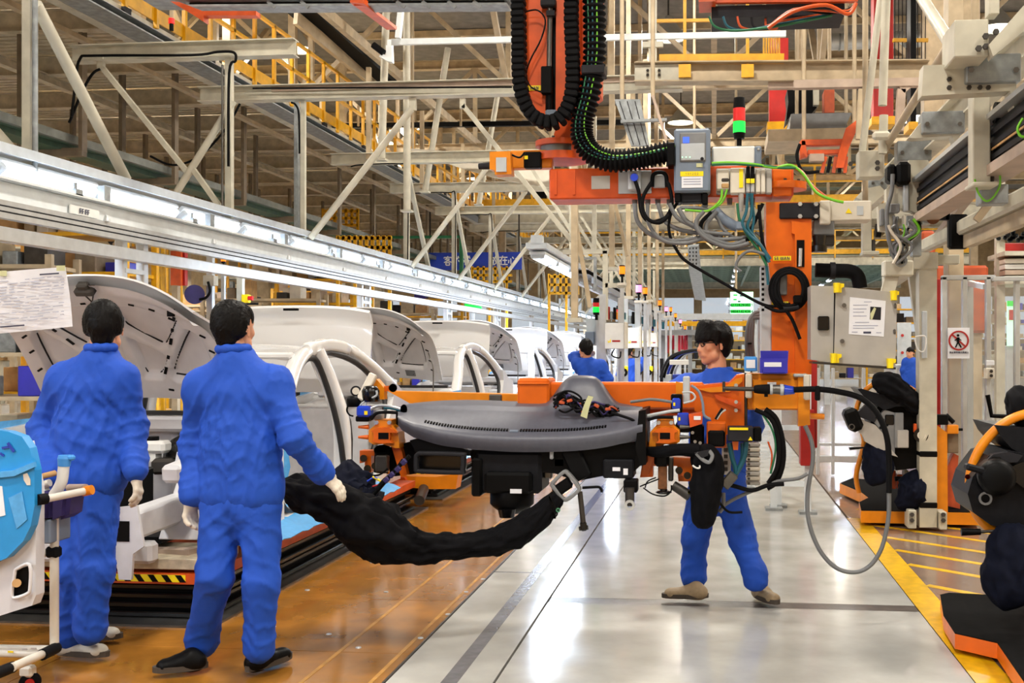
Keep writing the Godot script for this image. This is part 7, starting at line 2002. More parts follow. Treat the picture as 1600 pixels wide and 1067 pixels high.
# ---------- strokes of the characters on the signs, each on a 10 x 10 field ----------
const GLYPH := {
	"客": [[5, 10, 5, 9], [1, 7.5, 1, 8.6, 9, 8.6, 9, 7.5], [4, 8, 2, 6], [3.2, 7, 7, 7, 5, 5, 1, 3.2], [3.6, 6, 9, 3.4], [3, 3, 7, 3, 7, 0.4, 3, 0.4, 3, 3]],
	"所": [[1, 9, 4.4, 9.6], [1, 9, 1, 4, 0.4, 0.4], [1, 7.6, 4, 7.6, 4, 4.8, 1, 4.8], [6, 8.6, 9, 9.6], [6, 8.6, 6, 4, 5.2, 0.4], [6, 5.6, 9.6, 5.6], [8, 5.6, 8, 0]],
	"需": [[1, 9.6, 9, 9.6], [1, 7, 1, 8.4, 9, 8.4, 9, 7], [5, 9.6, 5, 6.4], [2.6, 7.6, 4, 7.4], [6, 7.4, 7.4, 7.6], [1, 5.2, 9, 5.2], [4.6, 5.2, 4, 3.8], [1.4, 0, 1.4, 3.8, 8.6, 3.8, 8.6, 0.3], [4, 3.8, 4, 0.4], [6.2, 3.8, 6.2, 0.4]],
	"便": [[3, 10, 1, 6.4], [2, 7.4, 2, 0], [4, 9.2, 9.6, 9.2], [4.6, 7.6, 4.6, 4, 9, 4, 9, 7.6, 4.6, 7.6], [4.6, 5.8, 9, 5.8], [6.8, 9.2, 6.8, 4, 4, 0.2], [4.6, 3, 9.6, 0.2]],
	"是": [[2.6, 9.8, 7.4, 9.8, 7.4, 6.4, 2.6, 6.4, 2.6, 9.8], [2.6, 8.1, 7.4, 8.1], [0.6, 5, 9.4, 5], [5, 5, 5, 1], [5, 3, 8, 3], [2.8, 3.6, 1, 0.2], [2, 2, 4, 0.6, 9.6, 0.4]],
	"我": [[4, 9.8, 1, 9], [0.4, 6.6, 9.6, 6.6], [2.6, 9.2, 2.6, 0.6, 1.4, 1.2], [0.6, 3.4, 4.4, 4.6], [6, 10, 6.6, 4, 9, 0.4, 9.6, 2], [9, 5, 5.4, 0.6], [7.8, 9.2, 8.8, 8]],
	"们": [[3, 10, 1, 6], [2, 7.4, 2, 0], [4.4, 9.8, 5.2, 8.6], [4.4, 7.6, 4.4, 0], [6, 9, 9.4, 9, 9.4, 0.4, 8, 0.6]],
	"的": [[2.6, 10, 2, 8.4], [1, 8.4, 4.2, 8.4, 4.2, 1, 1, 1, 1, 8.4], [1, 4.8, 4.2, 4.8], [6.6, 10, 5.2, 6.4], [6, 8.2, 9.4, 8.2, 9, 0.4, 7.6, 0.8], [6.4, 5.6, 7.6, 3.8]],
	"心": [[1, 5.4, 0.6, 2], [3, 7, 3.2, 1, 4.4, 0.4, 7, 0.4, 7.6, 2], [4.6, 8.6, 6, 6.6], [8, 7, 9.4, 4]],
	"放": [[2.4, 10, 3, 8.6], [0.4, 7.8, 5, 7.8], [2.2, 7.8, 2, 4, 0.4, 0.4], [2.1, 5.4, 4.4, 5.4, 4, 0.6, 2.8, 0.8], [7, 10, 5.2, 6], [6.2, 7.8, 9.8, 7.8], [8.8, 7.8, 7.6, 3, 5, 0.2], [5.8, 6, 7.4, 2.4, 9.8, 0.2]],
	"在": [[0.6, 8.2, 9.4, 8.2], [4.4, 10, 3, 6, 0.4, 3.4], [2.6, 5, 2.6, 0], [4, 5, 9.2, 5], [6.6, 7, 6.6, 0.6], [3.6, 0.6, 9.6, 0.6]],
	"禁": [[2.6, 10, 2.6, 5.6], [0.6, 8.6, 4.6, 8.6], [7.2, 10, 7.2, 5.6], [5.4, 8.6, 9.4, 8.6], [2, 4.8, 8, 4.8], [0.6, 3.2, 9.4, 3.2], [5, 3.2, 5, 0.2], [3, 2, 1.6, 0.4], [7, 2, 8.4, 0.4]],
	"止": [[5, 9.6, 5, 0.6], [5, 5.4, 8.6, 5.4], [2.2, 6.4, 2.2, 0.6], [0.4, 0.6, 9.6, 0.6]],
	"非": [[3.8, 9.8, 3.8, 0.2], [6.4, 9.8, 6.4, 0], [0.6, 7.8, 3.8, 7.8], [0.6, 5.2, 3.8, 5.2], [0.6, 2.6, 3.8, 2.8], [6.4, 7.8, 9.6, 7.8], [6.4, 5.2, 9.6, 5.2], [6.4, 2.6, 9.6, 2.6]],
	"专": [[1.6, 8.4, 8.4, 8.4], [0.6, 6, 9.4, 6], [4.6, 10, 3.6, 4, 7.6, 4, 5.6, 1.6], [3.4, 2.4, 6.4, 0.2]],
	"业": [[3.6, 9.8, 3.6, 0.6], [6.4, 9.8, 6.4, 0.6], [1.2, 7, 2.4, 3], [8.8, 7.4, 7.6, 3], [0.4, 0.6, 9.6, 0.6]],
	"人": [[5, 9.8, 4.6, 5, 0.6, 0.2], [4.8, 6, 6.6, 2.4, 9.6, 0.2]],
	"员": [[2.6, 9.8, 7.4, 9.8, 7.4, 7.4, 2.6, 7.4, 2.6, 9.8], [1.6, 2, 1.6, 6, 8.4, 6, 8.4, 2], [5, 4.8, 4.4, 2, 1, 0.2], [6, 1.8, 9, 0.2]],
	"进": [[1.2, 9.4, 2.4, 8], [0.8, 6, 2.6, 6, 2.4, 2], [2.4, 2, 0.6, 0.6], [2, 1.6, 4, 0.4, 9.6, 0.4], [4, 7.6, 9.4, 7.6], [3.6, 4.8, 9.6, 4.8], [5.4, 9.8, 5.4, 4, 4.4, 1.8], [7.8, 9.8, 7.8, 1.4]],
	"入": [[3.6, 9.6, 5, 8.6, 6, 4, 9.6, 0.2], [5.2, 7.4, 3.6, 3, 0.6, 0.2]],
}
func glyphs(parent: Node3D, s: String, h: float, at: Vector3, dir: Vector3, m: String, t := 0.1, gap := 1.15) -> void:   # dir: along the writing
	var nrm := dir.cross(Vector3.UP).normalized()
	for i in s.length():
		var g: Array = GLYPH.get(s[i], [])
		if g.is_empty(): continue
		var mb := MB.new()
		for st in g:
			for k in range(0, st.size() - 2, 2):
				var a: Vector3 = at + dir * (i * gap + st[k] * 0.1) * h + Vector3.UP * st[k + 1] * 0.1 * h
				var b: Vector3 = at + dir * (i * gap + st[k + 2] * 0.1) * h + Vector3.UP * st[k + 3] * 0.1 * h
				mb.bar(a, b, t * h, 0.006, nrm)
		part(parent, "character", mb, m)

func right_side() -> void:
	# portal post with feet and A leg
	var Z := 9.3
	var t := thing("portal_post", "white portal post with bolted feet beside the orange dashboard cradle", "post", fl(1450, 824))
	pp(t, "post", "cream", Z, 0.16, [1436, 398, 1464, 398, 1464, 824, 1437, 824])
	bx(t, "top_arm", "cream", Z - 0.02, 0.2, 1428, 394, 1466, 420)
	part(t, "top_arm", MB.new().bar(q(1430, 410, Z), q(1388, 440, Z + 1.2), 0.12, 0.12), "cream")
	bx(t, "top_arm", "cream", Z + 0.1, 0.12, 1464, 398, 1500, 412)
	pp(t, "slant_leg", "cream", Z + 0.2, 0.08, [1420, 428, 1433, 426, 1447, 500, 1447, 640, 1442, 640, 1436, 545])
	bx(t, "clip_board", "lightgrey", Z - 0.03, 0.03, 1441, 486, 1449, 560)
	part(t, "paper_holder", MB.new().tube(path([[1429, 528], [1434, 546], [1444, 548], [1446, 526], [1430, 526]], Z - 0.08), 0.006, 5), "white")
	for e in [[1419, 797, 1432, 826], [1468, 800, 1480, 828]]:
		bx(t, "foot", "cream", Z - 0.06, 0.18, e[0], e[1], e[1] * 0 + e[2], e[3])
		for v in [804, 813]: part(t, "bolt", MB.new().cyl(q((e[0] + e[2]) / 2, v, Z - 0.06), q((e[0] + e[2]) / 2, v, Z - 0.1), 0.02, -1.0, 6), "darksteel")
	for v in [705, 785]: bx(t, "strap", "black", Z - 0.01, 0.18, 1437, v, 1465, v + 9)
	cradle1()
	cradle2()
	# enclosure of glass in aluminium frames
	Z = 10.4
	t = thing("safety_enclosure", "aluminium framed glass safety enclosure behind the cradles", "enclosure", fl(1540, 822))
	for u in [1476, 1508, 1545, 1590]:
		bx(t, "frame_post", "alu", Z, 0.07, u - 4, 432, u + 4, 795)
	bx(t, "frame_top", "alu", Z, 0.07, 1472, 430, 1556, 437)
	bx(t, "frame_top", "alu", Z - 0.05, 0.07, 1552, 432, 1660, 438)
	bx(t, "frame_bottom", "alu", Z, 0.07, 1472, 786, 1660, 795)
	for e in [[1480, 1504], [1512, 1541], [1549, 1586], [1594, 1650]]:
		bx(t, "glass_pane", "glass", Z + 0.03, 0.006, e[0], 437, e[1], 786, 0.0)
	part(t, "door_frame", MB.new().bar(q(1511, 442, Z + 0.5), q(1511, 790, Z + 0.5), 0.05, 0.05).bar(q(1511, 442, Z + 0.5), q(1540, 448, Z + 0.1), 0.05, 0.05).bar(q(1516, 448, Z + 0.55), q(1516, 790, Z + 0.55), 0.05, 0.05), "alu")
	bx(t, "switch_box", "offwhite", Z - 0.08, 0.08, 1540, 575, 1554, 592)
	bx(t, "switch_label", "paper", Z - 0.04, 0.02, 1541, 563, 1554, 571)
	for v in [580, 587]: part(t, "button", MB.new().cyl(q(1549, v, Z - 0.08), q(1549, v, Z - 0.1), 0.015), "darksteel")
	part(t, "door_handle", MB.new().tube(V([q(1543, 617, Z - 0.15).x, q(1543, 617, Z - 0.15).y, -Z + 0.15, q(1543, 648, Z).x, q(1543, 648, Z).y, -Z + 0.15, q(1580, 650, Z).x, q(1580, 650, Z).y, -Z + 0.15]), 0.022, 8), "black")
	t = thing("no_entry_sign", "white prohibition sign with struck out walking figure on the glass", "sign", q(1498, 560, Z - 0.04))
	bx(t, "board", "paper", Z - 0.045, 0.008, 1481, 512, 1515, 560, 0.0)
	part(t, "red_ring", MB.new().ring(q(1498, 532, Z - 0.05), Vector3.BACK, 0.077, 0.092, 0.004, 32), "red")
	part(t, "red_bar", MB.new().bar(q(1488, 523, Z - 0.05), q(1508, 541, Z - 0.05), 0.015, 0.004, Vector3.BACK), "red")
	part(t, "figure", MB.new().cyl(q(1497, 524, Z - 0.049), q(1497, 524, Z - 0.053), 0.012, -1.0, 12).bar(q(1497, 527, Z - 0.051), q(1497, 534, Z - 0.051), 0.026, 0.003, Vector3.BACK).bar(q(1497, 534, Z - 0.051), q(1493, 543, Z - 0.051), 0.012, 0.003, Vector3.BACK).bar(q(1497, 534, Z - 0.051), q(1502, 543, Z - 0.051), 0.012, 0.003, Vector3.BACK).bar(q(1497, 528, Z - 0.051), q(1502, 532, Z - 0.051), 0.009, 0.003, Vector3.BACK).bar(q(1497, 528, Z - 0.051), q(1492, 532, Z - 0.051), 0.009, 0.003, Vector3.BACK), "black")
	glyphs(t, "禁止非专业人员进入", 0.018, q(1483.5, 552, Z - 0.048), Vector3.RIGHT, "print", 0.12, 1.08)
	# columns behind the enclosure
	for e in [["cream_column", "broad cream steel column behind the glass door", "tan", 1482, 1506, 11.2, -60], ["red_column", "red painted column left of the glass door", "red", 1462, 1474, 11.0, 436]]:
		var c := thing(e[0], e[1], "column", q((e[3] + e[4]) / 2.0, 760, e[5]))
		bx(c, "shaft", e[2], e[5], 0.25, e[3], e[6], e[4], 780)
		bx(c, "base_plate", "cream", e[5] - 0.05, 0.35, e[3] - 4, 776, e[4] + 4, 781)
	t = thing("orange_machine", "orange robot body standing behind the glass enclosure", "machine", fl(1510, 730))
	bx(t, "body", "brick_orange", 13.0, 0.8, 1462, 415, 1545, 520, 0.03)
	bx(t, "upper", "brick_orange", 13.2, 0.6, 1440, 360, 1462, 500, 0.03)
	bx(t, "pedestal", "tan", 13.1, 0.7, 1475, 520, 1535, 748)
	for u in [1488, 1500]: part(t, "black_arm", MB.new().tube(path([[u, 440], [u + (8 if u > 1495 else -2), 470], [u + (10 if u > 1495 else -8), 495]], 12.9), 0.05, 10), "black")
	t = thing("pallet_rack", "cream pallet rack with folded goods seen through the upper glass", "rack", fl(1580, 730))
	for u in [1562, 1640]: part(t, "upright", MB.new().bar(q(u, 260, 13.5), q(u, 735, 13.5), 0.1, 0.1), "cream")
	for v in [400, 443]: part(t, "shelf", MB.new().bar(q(1556, v, 13.5), q(1650, v, 13.5), 0.8, 0.05), "cream")
	for i in 4: bx(t, "folded_stack", ["offwhite", "white", "pinkish", "cream"][i], 13.2, 0.5, 1570, 404 + i * 9, 1640, 411 + i * 9)
	bx(t, "red_back", "red", 13.9, 0.05, 1558, 380, 1640, 440)
	for i in 22: part(t, "lamp_bead", MB.new().ball(q(1560 + rng.randf() * 60, 362 + rng.randf() * 14, 13.4), Vector3.ONE * 0.03, 6), "alu")
	t = thing("mirror_screen", "lit screen showing white and red beyond the glass", "screen", q(1582, 580, 15.0))
	bx(t, "screen", "led_screen", 15.0, 0.04, 1574, 470, 1590, 540, 0.0)
	bx(t, "green_band", "led_green_sign", 14.98, 0.02, 1574, 470, 1591, 478, 0.0)
	bx(t, "red_patch", "red_plastic", 14.98, 0.02, 1577, 484, 1587, 500, 0.0)
	bx(t, "stand", "lightgrey", 15.05, 0.1, 1572, 540, 1592, 724)
	gantry()
	# stand with red box left of the cabinet, low fence beyond
	Z = 10.2
	t = thing("pipe_stand", "white tube stand with foot plates below the wrist block", "stand", fl(1225, 797))
	for e in [[1168, 12.0], [1209, 10.4], [1216, 10.6], [1262, 10.2]]:
		var p := q(e[0], 640, e[1])
		part(t, "leg", MB.new().bar(Vector3(p.x, 0.0, p.z), Vector3(p.x, 1.35, p.z), 0.06, 0.06), "line_white")
		part(t, "foot_plate", MB.new().box(Vector3(p.x, 0.012, p.z), Vector3(0.16, 0.024, 0.16)), "galv")
	part(t, "cross_tube", MB.new().bar(q(1209, 755, 10.4), q(1262, 756, 10.2), 0.05, 0.05), "line_white")
	part(t, "cross_tube", MB.new().bar(q(1168, 668, 11.9), q(1262, 668, 10.2), 0.05, 0.05), "line_white")
	bx(t, "red_box", "red", Z - 0.1, 0.2, 1251, 640, 1273, 728)
	bx(t, "red_post", "red", Z, 0.1, 1264, 560, 1277, 700)
	Z = 13.2
	t = thing("low_fence", "low aluminium fence before the bright aisle", "fence", fl(1310, 738))
	for u in [1278, 1302, 1350, 1400]: bx(t, "fence_post", "alu", Z, 0.06, u - 2.5, 575, u + 2.5, 742)
	for e in [[692, 698], [712, 724]]: bx(t, "fence_rail", "alu", Z + 0.01, 0.05, 1272, e[0], 1436, e[1])
	t = thing("reception_desk", "pale counter with plants beyond the fence", "desk", fl(1410, 640))
	bx(t, "counter", "white", 24.5, 0.8, 1390, 575, 1436, 652)
	bx(t, "top", "lightgrey", 24.4, 1.0, 1388, 570, 1438, 576)
	t = thing("poster_board", "pale board with two red spots beyond the white post", "board", fl(1410, 640))
	bx(t, "board", "lightgrey", 26.0, 0.06, 1402, 504, 1424, 574)
	for v in [524, 551]: part(t, "spot", MB.new().cyl(q(1410, v, 25.98), q(1410, v, 25.94), 0.035), "red")
	for u in [1404, 1422]: part(t, "leg", MB.new().bar(q(u, 574, 26.03), Vector3(q(u, 574, 26.03).x, 0, -26.03), 0.05, 0.05), "lightgrey")

func cradle1() -> void:
	var Z := 9.6
	var t := thing("dashboard_cradle", "orange dashboard cradle with black platform beside the white post", "cradle", fl(1430, 815))
	pp(t, "column", "orange_light", Z - 0.1, 0.14, [1464, 664, 1480, 676, 1481, 800, 1490, 812, 1464, 812])
	bx(t, "column_plate", "hanger", Z, 0.1, 1480, 668, 1498, 708)
	pp(t, "arm", "brick_orange", Z + 0.1, 0.1, [1490, 708, 1498, 712, 1496, 735, 1490, 740, 1492, 772, 1500, 778, 1500, 795, 1478, 790, 1480, 730])
	bx(t, "clamp_block", "black", Z - 0.12, 0.12, 1460, 648, 1482, 664)
	bx(t, "clamp_cap", "orange_light", Z - 0.1, 0.1, 1480, 664, 1498, 678)
	part(t, "clamp_pin", MB.new().cyl(q(1478, 648, Z - 0.05), q(1490, 660, Z - 0.05), 0.02).cyl(q(1496, 671, Z - 0.05), q(1504, 671, Z - 0.05), 0.012), "black")
	# platform with bevelled corner
	for e in [[[1308, 752, 1342, 760, 1363, 781, 1440, 784, 1530, 790, 1530, 800, 1440, 806, 1360, 806, 1345, 802]]]:
		pass
	var y := 0.13
	var o := PackedVector2Array()
	for p in [fl(1345, 822), fl(1530, 826), fl(1520, 800), fl(1385, 772), fl(1330, 766), fl(1312, 775), fl(1345, 790), fl(1357, 800), fl(1342, 808)]: o.append(Vector2(p.x, -p.z))
	var pl := Transform3D(Basis(Vector3.RIGHT, Vector3.FORWARD, Vector3.UP), Vector3(0, y, 0))
	part(t, "platform_frame", MB.new().prism(o, pl, 0.1), "orange_light")
	var o2 := PackedVector2Array()
	var cc := Vector2.ZERO
	for p in o: cc += p / o.size()
	for p in o: o2.append(p.lerp(cc, 0.02))
	part(t, "rubber_mat", MB.new().prism(o2, pl.translated(Vector3(0, 0.006, 0)), 0.006), "mat_black")
	for e in [[1400, 808], [1500, 812]]: part(t, "caster", MB.new().cyl(fl(e[0], e[1]) + Vector3(0, 0.02, 0), fl(e[0], e[1]) + Vector3(0.05, 0.02, 0), 0.02), "black")
	part(t, "hoop", MB.new().tube(path([[1342, 770], [1338, 740], [1350, 690], [1340, 660], [1338, 640], [1348, 615], [1362, 602], [1382, 596], [1405, 598], [1425, 608], [1443, 622]], Z + 0.05), 0.022, 10), "orange_light")
	var d := thing("spare_dashboard", "dashboard turned sideways on the first cradle, glove box side showing", "dashboard", q(1390, 690, Z))
	var Zd := Z - 0.25
	pp(d, "top_pad", "dash_dark", Zd - 0.02, 0.5, [1340, 608, 1346, 607, 1375, 616, 1440, 622, 1445, 636, 1400, 635, 1382, 641, 1372, 634, 1352, 622])
	pp(d, "shell", "black", Zd + 0.08, 0.4, [1372, 634, 1445, 634, 1445, 730, 1400, 735, 1390, 700, 1360, 660])
	pp(d, "side_panel", "charcoal", Zd - 0.04, 0.08, [1358, 628, 1368, 632, 1372, 640, 1366, 660, 1344, 652, 1336, 648])
	pp(d, "lower_cover", "cabinet_grey", Zd - 0.02, 0.08, [1337, 656, 1346, 655, 1368, 664, 1386, 684, 1394, 704, 1403, 714, 1390, 710, 1370, 700, 1352, 690, 1348, 680, 1334, 668])
	pp(d, "perforated_plate", "grey", Zd, 0.06, [1366, 660, 1382, 640, 1398, 645, 1398, 712, 1394, 704, 1386, 684])
	for e in [[1376, 668], [1380, 656], [1374, 676], [1386, 664], [1388, 690]]: part(d, "hole", MB.new().cyl(q(e[0], e[1], Zd), q(e[0], e[1], Zd - 0.005), 0.012, -1.0, 8), "black")
	bx(d, "opening", "blackgloss", Zd - 0.01, 0.06, 1383, 648, 1397, 664)
	bx(d, "bracket", "grey", Zd - 0.02, 0.06, 1398, 645, 1412, 700)
	bx(d, "bracket_lower", "cabinet_grey", Zd - 0.03, 0.06, 1402, 672, 1420, 700)
	part(d, "gauge", MB.new().cyl(q(1439, 680, Zd + 0.05), q(1439, 680, Zd - 0.04), 0.06, -1.0, 18), "blackgloss")
	part(d, "gauge_face", MB.new().cyl(q(1440, 680, Zd - 0.04), q(1440, 680, Zd - 0.045), 0.035, -1.0, 16), "offwhite")
	bx(d, "orange_pin", "orange_deep", Zd - 0.02, 0.04, 1428, 662, 1433, 676)
	part(d, "cluster", MB.new().box(q(1332, 655, Zd), Vector3(0.12, 0.2, 0.2), Basis(Vector3.BACK, 0.4), 0.03), "black")
	part(d, "stalk", MB.new().bar(q(1319, 641, Zd), q(1334, 649, Zd), 0.04, 0.03), "dash_dark")
	part(d, "stalk", MB.new().cyl(q(1327, 701, Zd), q(1352, 699, Zd), 0.014, 0.006), "black")
	part(d, "red_button", MB.new().ball(q(1321, 650, Zd - 0.02), Vector3.ONE * 0.012, 8), "red_plastic")
	part(d, "key_ring", MB.new().ring(q(1331, 667, Zd - 0.12), Vector3.BACK, 0.018, 0.026, 0.01, 14), "steel")
	for u in [1370, 1380]: part(d, "pedal", MB.new().tube(path([[u, 700], [u - 2, 715], [u + 1, 722]], Zd), 0.018, 7), "charcoal")
	var c := thing("cloth_cover", "black cloth thrown over the hoop of the first cradle", "cloth cover", q(1395, 640, Z))
	cloth(c, "cloth", [[1366, 598, 9.4, 8], [1378, 598, 9.36, 16], [1395, 606, 9.34, 17], [1412, 618, 9.36, 16], [1428, 632, 9.4, 14], [1440, 640, 9.45, 8]], "cloth_black", 0.2)
	c = thing("cloth_cover", "navy cloth bundle hanging under the first spare dashboard", "cloth cover", q(1372, 755, Z))
	cloth(c, "cloth", [[1368, 690, 9.5, 12], [1370, 705, 9.45, 20], [1372, 730, 9.4, 21], [1372, 748, 9.38, 18], [1374, 756, 9.38, 8]], "cloth_navy", 0.16)
	c = thing("cloth_cover", "navy cloth bundle lying on the first cradle platform", "cloth cover", q(1420, 795, Z))
	cloth(c, "cloth", [[1444, 735, 9.45, 6], [1438, 748, 9.42, 18], [1426, 770, 9.4, 24], [1412, 784, 9.38, 14], [1400, 790, 9.38, 6]], "cloth_navy", 0.18)
	var w := thing("cradle_springs", "orange spring mechanism under the first spare dashboard", "mechanism", q(1415, 770, Z + 0.1))
	for i in 4: bx(w, "spring_block", ["brick_orange", "orange_deep", "offwhite", "brick_orange"][i], Z + 0.05, 0.1, 1392 + i * 10, 735 + (i % 2) * 6, 1400 + i * 10, 764)
	part(w, "black_rod", MB.new().cyl(q(1398, 748, Z), q(1425, 747, Z), 0.02), "black")

func cradle2() -> void:
	var Z := 5.9
	var t := thing("dashboard_cradle", "orange cradle with broad black platform at the yellow floor line", "cradle", Vector3(1.9, 0, -5.6))
	var y := 0.1
	var o := PackedVector2Array()
	for p in [[1469, 930], [1483, 927], [1540, 930], [1640, 935], [1760, 1100], [1700, 1180], [1600, 1066], [1558, 1005], [1492, 990], [1474, 962]]:
		var g := fl(p[0], p[1])
		g = Vector3(g.x, 0, g.z) * ((EYE - y) / EYE)
		o.append(Vector2(g.x, -g.z))
	var pl := Transform3D(Basis(Vector3.RIGHT, Vector3.FORWARD, Vector3.UP), Vector3(0, y, 0))
	part(t, "platform_frame", MB.new().prism(o, pl, 0.075), "orange")
	part(t, "rubber_mat", MB.new().prism(o, pl.translated(Vector3(0, 0.005, 0)), 0.005), "mat_black")
	part(t, "glide", MB.new().cyl(Vector3(1.6, 0, -5.5), Vector3(1.6, 0.03, -5.5), 0.03).cyl(Vector3(1.9, 0, -5.0), Vector3(1.9, 0.03, -5.0), 0.03), "black")
	part(t, "hoop", MB.new().tube(path([[1640, 640], [1592, 650], [1560, 668], [1535, 695], [1520, 725], [1515, 755], [1520, 790], [1535, 815], [1556, 830], [1600, 850]], Z), 0.025, 12), "orange_light")
	part(t, "upright", MB.new().bar(Vector3(q(1640, 700, Z).x, 0.1, -Z - 0.2), Vector3(q(1640, 700, Z).x, 1.2, -Z - 0.2), 0.1, 0.1), "orange")
	var d := thing("spare_dashboard", "black dashboard on the nearer cradle with stalks and ignition ring", "dashboard", q(1570, 760, Z))
	var Zd := Z - 0.12
	pp(d, "top_pad", "dash_dark", Zd + 0.08, 0.5, [1555, 664, 1600, 668, 1660, 672, 1660, 720, 1600, 712, 1580, 700, 1564, 682])
	pp(d, "instrument_panel", "dash_dark", Zd, 0.4, [1512, 772, 1520, 745, 1545, 712, 1575, 704, 1660, 720, 1660, 850, 1590, 830, 1548, 820, 1520, 800])
	pp(d, "cluster_rim", "charcoal", Zd - 0.03, 0.06, [1533, 728, 1552, 710, 1575, 706, 1598, 712, 1590, 722, 1560, 724, 1545, 738])
	bx(d, "vent", "blackgloss", Zd - 0.035, 0.05, 1548, 712, 1566, 726, 0.01)
	pp(d, "cluster_glass", "blackgloss", Zd - 0.04, 0.02, [1564, 736, 1598, 722, 1640, 740, 1630, 780, 1596, 760])
	part(d, "column_shroud", MB.new().lathe(V2([0.0, 0.16, 0.06, 0.16, 0.09, 0.13, 0.1, 0.0]), q(1556, 745, Zd), Vector3(-0.2, 0.1, 1), 18), "black")
	part(d, "stalk", MB.new().bar(q(1508, 728, Zd - 0.12), q(1545, 738, Zd - 0.1), 0.05, 0.035, Vector3.UP, 0.01), "dash_dark")
	part(d, "stalk", MB.new().cyl(q(1502, 831, Zd - 0.05), q(1532, 831, Zd - 0.05), 0.02, 0.016), "black")
	part(d, "stalk_rod", MB.new().cyl(q(1530, 831, Zd - 0.05), q(1564, 829, Zd - 0.05), 0.008), "darksteel")
	part(d, "ignition_ring", MB.new().ring(q(1540, 779, Zd - 0.02), Vector3(-0.4, 0.2, 1), 0.022, 0.034, 0.014, 18), "steel")
	part(d, "red_knob", MB.new().ball(q(1512, 745, Zd - 0.05), Vector3.ONE * 0.014, 8), "red_plastic")
	pp(d, "knee_cover", "dash_dark", Zd + 0.03, 0.3, [1552, 812, 1600, 800, 1660, 810, 1660, 850, 1570, 838])
	var c := thing("cloth_cover", "black cloth bunched over the top of the nearer cradle", "cloth cover", q(1590, 670, Z))
	cloth(c, "cloth", [[1582, 612, 6.1, 8], [1592, 622, 6.05, 22], [1606, 642, 6.0, 28], [1620, 662, 6.0, 20], [1630, 672, 6.0, 8]], "cloth_black", 0.16)
	c = thing("cloth_cover", "navy cloth bag hanging from the nearer dashboard onto the platform", "cloth cover", q(1580, 940, Z))
	cloth(c, "cloth", [[1590, 830, 5.75, 20], [1588, 845, 5.72, 38], [1585, 880, 5.7, 42], [1582, 915, 5.68, 42], [1582, 938, 5.67, 32], [1584, 946, 5.67, 12]], "cloth_navy", 0.12)

